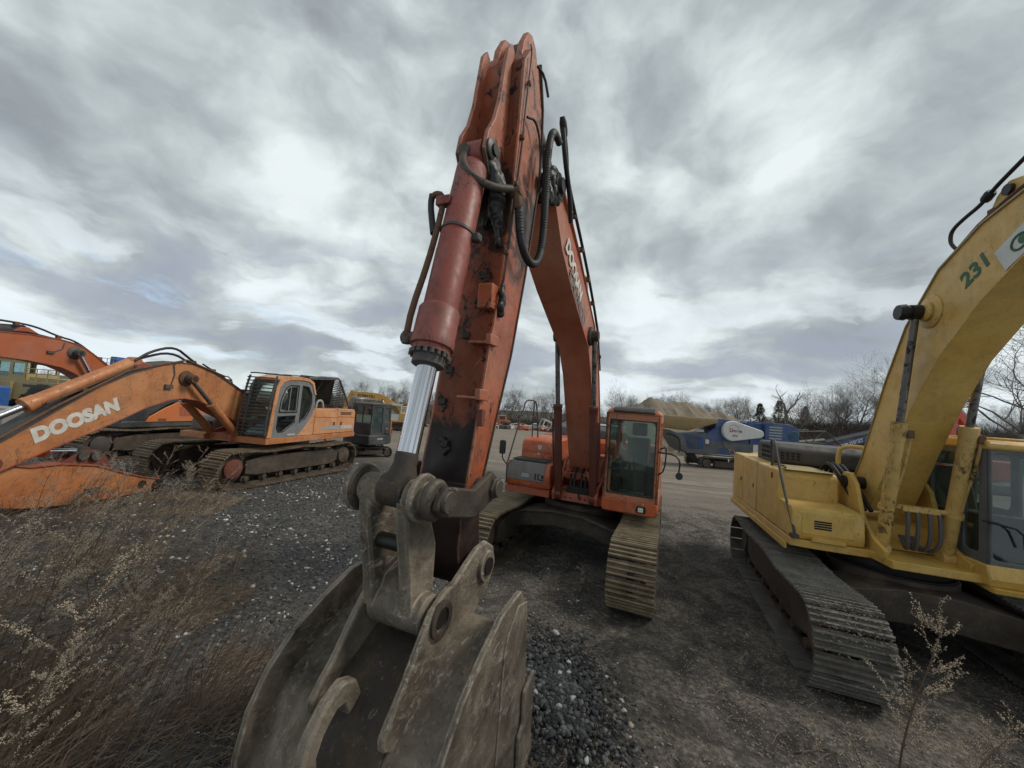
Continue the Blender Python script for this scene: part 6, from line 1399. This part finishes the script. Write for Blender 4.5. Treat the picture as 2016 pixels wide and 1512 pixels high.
    mat_grass('brown_stalks', 'dense upright brown dead stalks filling the lower left foreground', [(-5.4,-2.2,2.0,3.6),(-6.2,-3.2,2.8,5.4),(-7.8,-4.4,4.2,6.8),(-9.0,-6.2,6.4,9.0)], 6500, 8, .42, 'dry_stem', (.9, 2.6))
    # twigs on the ground
    rg = random.Random(77)
    for (x, y, L, a, lb) in ((2.45,4.0,.55,.15,'bare forked twig lying in front of the yellow machine track'),(2.9,3.75,.8,.35,'longer bare branch lying under the tip of the yellow machine track'),(.35,3.25,.35,-.6,'short pale stick on the dirt right of the bucket')):
        b = []; branchy(rg, (0,0,0), (math.cos(a), math.sin(a), .12), L*.6, .007, 2, b, .22, (1, 2), .03, 5, .7)
        mb = MB()
        for pts, rs, dp in b: mb.tube([(p.x, p.y, max(.005, p.z*.4)) for p in pts], rs, 5)
        o = fast_mesh('twig', mb, 'straw'); o.location = (x, y, hgt(x, y)+.01); tag(o, lb, 'twig')
def make_trees():
    paint('bark', (.12,.105,.09), amt=.2, chip=0, fade=(.16,.145,.13)); paint('bark_dark', (.05,.042,.036), amt=.3, chip=0); plain('pine_green', (.11,.115,.07), .9); plain('brush', (.075,.058,.045), .95)
    rr = random.Random(12)
    protos = [bare_tree(100+i, 10+i*.6, 5, .3) for i in range(7)]
    used = [False]*7
    def put(i, x, y, s, label, grp=None, sxy=1):
        o = protos[i] if not used[i] else copy_tree(protos[i]); used[i] = True
        o.location = (x, y, gz(x, y)-.1); o.rotation_euler = (0, 0, rr.uniform(0, 6.28)); o.scale = (s*sxy, s*sxy, s); tag(o, label, 'tree', grp)
    G = 'bare trees in the far tree line'
    LB = 'bare leafless tree in the distant grey tree line beyond the yard'
    for k in range(105):       # far line: px ~ 700..1500
        t = k/104; px = -.42+1.05*t+rr.gauss(0, .01); y = rr.uniform(128, 160)
        put(rr.randrange(7), px*y, y, rr.uniform(.55, .95), LB, G, rr.uniform(.8, 1.1))
    for k in range(26):        # far left behind machines
        y = rr.uniform(85, 120); px = rr.uniform(-1.55, -.42); put(rr.randrange(7), px*y, y, rr.uniform(.42, .7), 'bare tree standing far behind the yellow loader and orange booms at left', 'bare trees at far left')
    LR = 'bare tree on the brushy bank behind the crusher and yellow excavator'
    for k in range(34):
        px = rr.uniform(.72, 1.5); y = rr.uniform(58, 85); put(rr.randrange(7), px*y, y, rr.uniform(.38, .62), LR, 'bare trees on the right bank', 1.1)
    for (px, y, s, lb) in ((.985,52,1.0,'large spreading bare tree just left of the yellow excavator boom'),(1.03,60,.8,'tall bare tree partly behind the yellow boom'),(.86,62,.62,'rounded bare tree in the middle of the right bank'),(1.36,40,1.25,'large dark bare tree right of the yellow boom'),(1.47,44,1.3,'bare tree at the extreme right edge above the yellow cab'),(.92,58,.66,'dense twiggy bare tree left of the spreading one')):
        put(rr.randrange(7), px*y, y, s, lb, None, 1.35)
    for (px, y, s) in ((.57,95,.5),(.60,100,.55),(.63,98,.6),(.66,105,.55),(.50,100,.5),(.54,104,.55)): put(rr.randrange(7), px*y, y, s, LB, G)
    o = bare_tree(301, 13, 5, .5); o.location = (33.5, 108, gz(33,108)-.5); tag(o, 'pale spreading bare tree rising behind the dirt mound and orange cab', 'tree')
    # broken dead trunk
    T = empty('dead_tree', (.725*62, 62, gz(43,62)-.3)); tag(T, 'broken dead trunk with snapped top limbs standing before the house', 'tree')
    MB().tube([(0,0,0),(.1,0,3),(-.1,0,5.2),(-.45,0,6.8)], [.34,.28,.24,.14], 8).build('trunk', 'bark', T)
    b = []; rg = random.Random(9)
    branchy(rg, (-.45,0,6.7), (-.7,0,1), 2.2, .13, 1, b, .25); branchy(rg, (-.1,0,5.2), (.5,0,1), 2.6, .16, 1, b, .2); mb = MB()
    for pts, rs, dp in b: mb.tube(pts, rs, 6)
    fast_mesh('limbs', mb, 'bark', T)
    # pines
    def pine(seed, H):
        r = random.Random(seed); root = empty('pine_tree', (0,0,0)); MB().tube([(0,0,0),(0,0,H)], [.2,.04], 6).build('trunk', 'bark_dark', root); mb = MB()
        for _ in range(4200):
            t = r.random()**.8; z = H*(.12+.88*t); R_ = (1-t)**.7*H*.30*(.7+.6*mnoise.noise(Vector((t*7, seed, 0))))+.12; a = r.uniform(0, 6.28); R_ *= 1+.35*math.sin(a*3+t*11+seed); q = R_*r.uniform(.25, 1)**.5
            c = Vector((q*math.cos(a), q*math.sin(a), z-q*.25)); s = r.uniform(.12, .3); dd = Vector((math.cos(a+r.gauss(0,.4)), math.sin(a+r.gauss(0,.4)), r.gauss(-.1,.25)))*s; u = Vector((-math.sin(a), math.cos(a), r.gauss(0,.5)))*s*.35
            mb.add([tuple(c-u), tuple(c+u), tuple(c+dd)], [(0,1,2)])
        fast_mesh('crown', mb, 'pine_green', root); return root
    for (px, y, H, lb) in ((.655,84,6.2,'dark green conifer left of the brick house beyond the crusher'),(.705,80,6.6,'dark green conifer beside the broken dead trunk'),(.775,82,5.6,'smaller dark conifer right of the brick house'),(-.47,110,6,'dark conifer in the far tree line at left')):
        o = pine(int(y+H*3), H); o.location = (px*y, y, gz(px*y, y)-.3); tag(o, lb, 'conifer')
    # brush masses
    def brush(name, label, fn, n, seed, h0):
        r = random.Random(seed); mb = MB()
        for _ in range(n):
            x, y = fn(r); z = gz(x, y); H = h0*r.uniform(.5, 1.2); a = r.uniform(0, 6.28); l = r.gauss(0, .3); w = .02+.0004*y
            p = [Vector((x, y, z-.1))]; d = Vector((math.cos(a)*.3, math.sin(a)*.3, 1))
            for i in range(4): d = (d+Vector((r.gauss(0,.3), r.gauss(0,.3), .1))).normalized(); p.append(p[-1]+d*H/4)
            u = Vector((w, 0, 0))
            for A, B, k in zip(p, p[1:], range(4)):
                f1, f2 = 1-k*.22, 1-(k+1)*.22
                mb.add([tuple(A-u*f1), tuple(A+u*f1), tuple(B+u*f2), tuple(B-u*f2)], [(0,1,2,3)])
                e = B+Vector((r.gauss(0,.4), r.gauss(0,.4), r.uniform(.2,.7)))*H*.22; mb.add([tuple(B-u*.4), tuple(B+u*.4), tuple(e)], [(0,1,2)])
        tag(fast_mesh(name, mb, 'brush'), label, 'undergrowth', kind='stuff')
    brush('undergrowth', 'grey-brown leafless undergrowth at the foot of the far tree line', lambda r: ((lambda y, p: (p*y, y))(r.uniform(118, 150), r.uniform(-1.0, .75))), 9000, 3, 3.6)
    brush('bank_brush', 'tan and brown brush covering the bank behind the crusher', lambda r: ((lambda y, p: (p*y, y))(r.uniform(44, 80), r.uniform(.66, 1.6))), 15000, 4, 2.6)
def make_house():
    T = empty('brick_house', (66.5,92,gz(66,92)-.9), -.05); tag(T, 'two storey red brick house with pale shingle roof beyond the bank', 'house')
    MB().box(-4.5,6,-3,3,-2,2.2).prism([(-4.5,2.2),(-1.0,2.2),(-2.75,3.6)], -4.2, -3).box(-4.5,-1,-4.2,-3,-2,2.2).build('wall', 'brick_red', T)
    MB().prism([(-3.4,2.15),(3.4,2.15),(0,3.9)], -4.8, 6.3, 'x').add([(-4.8,-4.4,2.1),(-2.75,-4.4,3.8),(-2.75,-0,3.8),(-4.8,-0,2.1),(-4.8,-4.4,1.95),(-2.75,-4.4,3.65),(-2.75,0,3.65),(-4.8,0,1.95)],[(0,1,2,3),(4,5,6,7),(0,1,5,4),(1,2,6,5),(2,3,7,6),(3,0,4,7)]).add([(-.7,-4.4,2.1),(-2.75,-4.4,3.8),(-2.75,-0,3.8),(-.7,-0,2.1),(-.7,-4.4,1.95),(-2.75,-4.4,3.65),(-2.75,0,3.65),(-.7,0,1.95)],[(0,1,2,3),(4,5,6,7),(0,1,5,4),(1,2,6,5),(2,3,7,6),(3,0,4,7)]).build('roof', 'roof_shingle', T)
    for x in (.3, 2.2, 4.2):
        w = MB().box(x-.5,x+.5,-3.05,-2.98,.8,1.8).build('window', 'container_white', T); MB().box(x-.4,x+.4,-3.08,-3.04,.9,1.7).build('pane', 'glass_dark', w)
    MB().box(0,5.6,-4.5,-3.0,-.6,-.3).build('porch_roof', 'container_white', T)
def scrap():
    r = random.Random(31)
    mats = ['rusty','orange_deep','container_white','rusty_red','grey_body','yellow_far','hood_black']
    for k in range(22):
        px = r.uniform(-.06, .21); y = r.uniform(80, 96); x = px*y; m = mats[k % 7]; b = MB()
        for _ in range(4):
            a, c, h = r.uniform(.3,1.2), r.uniform(.3,.9), r.uniform(.2,.9); ox, oy = r.gauss(0,.6), r.gauss(0,.5)
            b.m = Matrix.Translation((ox, oy, h*.4)) @ Matrix.Rotation(r.uniform(0,3), 4, 'Z') @ Matrix.Rotation(r.gauss(0,.5), 4, 'X'); b.box(-a,a,-c,c,-h/2,h/2); b.cyl((-a,0,h),(a,.3,h*1.3),.08,6)
        o = b.build('scrap_pile', m, None, bev=.05); o.location = (x, y, gz(x, y)); tag(o, 'small heap of scrap metal at the far edge of the yard below the tree line', 'scrap', 'scrap heaps along the far edge')
# ================================================================== SKY, CAMERA, LIGHT
def sky():
    w = bpy.data.worlds.new('World'); bpy.context.scene.world = w; w.use_nodes = True
    nt = w.node_tree; nt.nodes.clear(); q = NT(nt)
    out = nt.nodes.new('ShaderNodeOutputWorld'); bg = nt.nodes.new('ShaderNodeBackground'); nt.links.new(bg.outputs[0], out.inputs[0])
    sk = nt.nodes.new('ShaderNodeTexSky'); sk.sky_type = 'NISHITA'; sk.sun_disc = False; sk.sun_elevation = R(46); sk.sun_rotation = R(88)
    d = q.tc.outputs['Generated']; x, y, z = q.sep(d)[:3]
    # cloud deck: 3-D noise on the view direction, flattened a little towards the horizon
    zs = q.math('POWER', q.math('MAXIMUM', z, .0), .9)
    cb = nt.nodes.new('ShaderNodeCombineXYZ'); q.lk(x, cb.inputs[0]); q.lk(y, cb.inputs[1]); q.lk(q.math('MULTIPLY', zs, 1.45), cb.inputs[2]); dd = cb.outputs[0]
    wv = nt.nodes.new('ShaderNodeTexNoise'); wv.inputs['Scale'].default_value = 3.5; wv.inputs['Detail'].default_value = 5; q.lk(dd, wv.inputs['Vector'])
    ds = nt.nodes.new('ShaderNodeVectorMath'); ds.operation = 'MULTIPLY_ADD'; q.lk(wv.outputs['Color'], ds.inputs[0]); ds.inputs[1].default_value = (.22,.22,.22); q.lk(dd, ds.inputs[2]); dw = ds.outputs[0]
    big = q.noise(1.9, 3, .5, 0, q.map((1,1,1), (0,0,0), dw, SKY_OFF))
    med = q.noise(4.6, 8, .52, 0, q.map((1,1,1), (0,0,0), dw, (3.1,1.7,.5)))
    bil = q.math('SUBTRACT', 1., q.math('MULTIPLY', q.math('ABSOLUTE', q.math('SUBTRACT', q.noise(5.5, 5, .5, 0, q.map((1,1,1), (0,0,0), dw, (1.3,6.1,2.5))), .5)), 4.))
    v = q.math('ADD', q.math('ADD', q.math('MULTIPLY', big, .85), q.math('MULTIPLY', med, .85)), q.math('MULTIPLY', bil, -.08))
    v = q.math('ADD', v, q.ramp(z, .80, .15, -.085, -.01))
    cl = q.cramp(q.ramp(v, .52, .98), [(0,(.19,.212,.23)),(.25,(.235,.264,.28)),(.45,(.295,.33,.341)),(.62,(.365,.405,.412)),(.8,(.445,.49,.495)),(1,(.53,.575,.578))])
    # darker, flatter bottoms of the cloud banks low over the horizon
    low = q.noise(2.3, 8, .54, 0, q.map((1.5, 1.5, 3.3), (0,0,0), dw, (.9,.2,1.3)))
    lm = q.math('MULTIPLY', q.ramp(low, .50, .60), q.math('MULTIPLY', q.ramp(z, .03, .09), q.ramp(z, .42, .25)))
    cl = q.mix(q.math('MULTIPLY', lm, .7), cl, (.23,.26,.315))
    br = q.math('MULTIPLY', q.ramp(low, .50, .42), q.ramp(z, .36, .14))
    cl = q.mix(q.math('MULTIPLY', br, .7), cl, (.56,.62,.67))
    bl = q.math('MULTIPLY', q.math('MULTIPLY', q.ramp(q.noise(4, 6, .6, 0, q.map((1,1,3), (0,0,0), dw)), .50, .58), q.ramp(x, -.35, -.62)), q.math('MULTIPLY', q.ramp(z, .04, .08), q.ramp(z, .24, .15)))
    sc = q.mix(1., sk.outputs[0], (.10,.10,.10), 'MULTIPLY')
    col = q.mix(q.math('MULTIPLY', bl, .45), cl, q.mix(.45, sc, (.38,.55,.8)))
    q.lk(col, bg.inputs[0]); bg.inputs[1].default_value = SKY_STR
SKY_OFF = (0.3, 0.9, 0); SKY_STR = 1.12
def camera():
    cam = bpy.data.cameras.new('camera'); o = bpy.data.objects.new('camera', cam); C.objects.link(o)
    cam.sensor_width = 36; cam.lens = 36*750/2016; cam.clip_start = .05; cam.clip_end = 3000
    p, r_ = R(3.6), R(4.5)
    # looking along +Y, pitched up, picture content rolled clockwise
    fwd = Vector((0, math.cos(p), math.sin(p))); up0 = Vector((0, -math.sin(p), math.cos(p))); right0 = Vector((1,0,0))
    right = right0*math.cos(r_)+up0*math.sin(r_); up = -right0*math.sin(r_)+up0*math.cos(r_)
    m = Matrix(((right.x, up.x, -fwd.x, 0),(right.y, up.y, -fwd.y, 0),(right.z, up.z, -fwd.z, 2.89),(0,0,0,1)))
    o.matrix_world = m; bpy.context.scene.camera = o
def light():
    s = bpy.data.lights.new('sun', 'SUN'); s.energy = 1.5; s.angle = R(16); s.color = (1, .93, .82)
    o = bpy.data.objects.new('sun', s); C.objects.link(o)
    el, az = R(46), R(88)      # high on the right, slightly ahead
    d = Vector((math.sin(az)*math.cos(el), math.cos(az)*math.cos(el), math.sin(el)))
    o.rotation_euler = d.to_track_quat('Z', 'Y').to_euler()
sc = bpy.context.scene
sc.view_settings.view_transform = 'Standard'; sc.view_settings.look = 'None'; sc.view_settings.exposure = .5; sc.view_settings.gamma = 1
sc.render.resolution_x = 1024; sc.render.resolution_y = 768
sc.render.engine = 'CYCLES'; sc.cycles.max_bounces = 6; sc.cycles.transparent_max_bounces = 12
sky(); camera(); light()
make_ground(); make_gravel(); make_weeds(); make_trees(); make_house(); scrap()
main_excavator(); yellow_excavator(); left_excavator(); dark_excavator(); mini_excavator()
old_loader(); crusher(); far_excavator(); raised_loader()
# mounds
paint('soil', (.17,.135,.095), amt=.35, chip=0, fade=(.21,.172,.125), dirt=(.12,.10,.075), rough=.95)
paint('soil_dark', (.10,.08,.055), amt=.4, chip=0)
tag(tri_mound('dirt_mound', 27, 62, [(14,-1.5),(18.0,3.0),(20.5,5.2),(22.3,6.2),(24.5,6.0),(28.5,6.0),(31.5,5.4),(34.5,4.6),(38,3.6),(42,2.2),(48,-1)], 14, 'soil', 3.3), 'large tan heap of soil behind the crusher hopper', 'mound')
tag(tri_mound('dirt_mound', -13, 46, [(-15.6,-1.5),(-15,1.6),(-14.2,3.1),(-13.9,3.35),(-13.4,2.8),(-12.4,1.6),(-11.6,-1)], 3, 'soil_dark', 8.3), 'small dark soil heap behind the mini excavator and far yellow boom', 'mound')
tag(tri_mound('dirt_mound', 20.5, 40, [(12.5,-1),(14.5,.35),(19,.4),(22,-1)], 2.2, 'soil', 1.3, -1.2), 'low tan spoil bank left of the crusher base', 'mound')
# storage container
T = empty('storage_container', (-15.2,54.5,gz(-15,54)), .02); tag(T, 'plain white storage container end standing beyond the mini excavator', 'container')
b = MB().box(-1.25,1.25,0,6,.05,2.65).build('body', 'container_white', T, bev=.02)
v = MB()
for k in range(11): v.box(-1.1+.21*k,-1.0+.21*k,-.03,0,.2,2.5)
v.build('corrugation', 'container_white', b); v = MB()
for x in (-.35,-.1,.12,.4): v.cyl((x,-.06,.15),(x,-.06,2.55),.025,8)
v.build('lock_rod', 'grey_light', b); MB().box(-1.3,1.3,-.05,6.05,2.65,2.75).build('roof_rail', 'yellow_far', T)
small_vehicle('pickup_truck', 'white pickup truck parked far off left of the tilted white cab', 'truck', (5.9,92,gz(5.9,92)), .1, 'white_paint')
small_vehicle('truck', 'distant grey truck seen beside the silver cylinder rod', 'truck', (-15.0,60,gz(-15,60)), .3, 'grey_body', kind='van', L=5)
small_vehicle('pickup_truck', 'silver pickup truck parked behind the big orange excavator', 'truck', (8.6,52,gz(9,52)), .2, 'white_paint')
# tilted white cab wreck
T = empty('cab_wreck', (8.1,90,gz(8,90)), .3); T.rotation_euler = (0,.35,.3); tag(T, 'tilted white truck cab wreck among the far scrap', 'wreck')
c = MB(); c.panel((-1.1,-1.1,.3),(1,0,0),(0,0,1),2.2,2.3,(.3,.9,1.9,2.0),.1,.1).panel((1.1,-1.1,.3),(0,1,0),(0,0,1),2.2,2.3,(.3,.9,1.9,2.0),.1,.1).box(-1.1,1.1,-1.1,1.1,2.55,2.7).box(-1.1,1.1,-1.1,1.1,.2,.35).panel((-1.1,1.1,.3),(1,0,0),(0,0,1),2.2,2.3,(.3,.9,1.9,2.0),.1,.1); c.build('cab', 'white_paint', T, bev=.05)
MB().box(-1.0,1.0,-1.0,-.97,1.2,2.3).build('window', 'glass_dark', T)
# far orange articulated machine
T = empty('dump_truck', (-2.3,88,gz(-2,88)), .15); tag(T, 'distant orange dump truck with dark cab window parked at the yard edge', 'truck')
MB().prism([(-3.4,.9),(-3.4,2.0),(-.4,2.2),(-.4,.9)], -1.2, 1.2).build('dump_body', 'orange_new', T, bev=.05)
MB().prism([(-.3,.8),(-.3,2.9),(1.3,2.9),(1.7,1.9),(2.6,1.7),(2.6,.8)], -1.1, 1.1).build('cab', 'orange_new', T, bev=.06)
MB().box(.2,2.64,-1.13,-1.08,1.0,1.6).box(-.1,1.2,-1.13,-1.08,2.0,2.8).box(2.58,2.64,-.9,.9,.9,1.6).build('window', 'dark_body', T)
for x in (-2.4,1.6):
    for y in (-1.3,.8): wheel(T, x, y, y+.5, .7, .7)
# red arm behind the yellow cab
T = empty('red_excavator', (30.4,26,gz(30,26)), 0); tag(T, 'bright red excavator with raised boom behind the yellow cab at right', 'excavator')
MB().beam([(-.5,1.0),(-.5,4.2),(-.1,5.35),(.15,5.45),(1.3,4.2),(2.2,3.0)], [(-.1,1.0),(-.15,4.0),(.0,4.75),(.1,4.85),(1.0,3.75),(1.8,2.7)], .2).build('boom', 'red_far', T, bev=.02)
MB().cyl((.2,0,5.6),(1.6,0,4.3),.09).build('arm_cylinder', 'grey_light', T)
MB().box(-1.2,2.4,-1.2,1.2,.9,2.2).build('body', 'red_far', T, bev=.1); MB().box(-1.5,2.4,-1.5,1.5,0,.8).build('track', 'track_grey', T, bev=.2)
# scissor lift
T = empty('scissor_lift', (-41.3,40,gz(-41,40)), 0); tag(T, 'blue scissor lift with raised railed platform far behind the orange booms', 'lift')
s_ = MB()
for k in range(4):
    z = .9+.78*k
    for y in (-.5,.5): s_.tube([(-1.1,y,z),(1.1,y,z+.75)], .06, 5).tube([(1.1,y,z),(-1.1,y,z+.75)], .06, 5)
s_.build('scissor_arms', 'blue_tank', T); MB().box(-1.3,1.3,-.6,.6,.3,.85).build('base', 'blue_tank', T, bev=.05); MB().box(-1.3,1.3,-.6,.6,4.05,4.2).build('platform', 'blue_tank', T)
g = MB()
for x in (-1.3,-.65,0,.65,1.3):
    for y in (-.6,.6): g.cyl((x,y,4.2),(x,y,5.1),.03,5)
for z in (4.65,5.1):
    for y in (-.6,.6): g.tube([(-1.3,y,z),(1.3,y,z)], .03, 5)
g.build('railing', 'grey_light', T); MB().box(-.5,.2,-.5,.4,4.25,5.35).build('control_box', 'blue_tank', T, bev=.08)
for x in (-.9,.9): wheel(T, x, -.65, -.4, .3, .3, 'grey_light')
# blue tank and concrete block at the left edge
T = empty('water_tank', (-23.25,17,gz(-22,17)-.15), 0); tag(T, 'blue plastic tank in a wire cage at the left edge', 'tank')
MB().box(-.5,.5,-.5,.5,.75,1.85).build('tank', 'blue_tank', T, bev=.08); c = MB()
for x in (-.55,-.2,.2,.55):
    c.cyl((x,-.56,.7),(x,-.56,1.9),.02,6)
for z in (.9,1.25,1.6,1.9): c.tube([(-.56,-.56,z),(.56,-.56,z)], .02, 6)
c.build('cage', 'grey_light', T); MB().box(-.6,.6,-.6,.6,0,.7).build('stand', 'grey_light', T, bev=.02)
o = MB().box(-1.3,1.3,-.5,.5,0,.9).box(-.9,.9,-.3,.3,.9,1.0).build('concrete_block', 'grey_block', None, bev=.04); o.location = (-20.6,15.2,gz(-20,15)); tag(o, 'pale grey concrete block at the left edge beneath the blue tank', 'block')
# orange boulder by the left track
b = MB(); rr = random.Random(2); bmv = bmesh.new(); bmesh.ops.create_icosphere(bmv, subdivisions=2, radius=1)
for vtx in bmv.verts: vtx.co *= 1+.25*mnoise.noise(vtx.co*1.5)
me = bpy.data.meshes.new('rock'); bmv.to_mesh(me); bmv.free(); plain('buff_rock', (.42,.27,.16), .9); me.materials.append(M_['buff_rock'])
o = bpy.data.objects.new('rock', me); C.objects.link(o); o.scale = (.11,.08,.06); o.location = (-7.05,11.35,hgt(-7.05,11.35)+.03); tag(o, 'buff orange rock beside the near track of the faded orange excavator', 'rock')
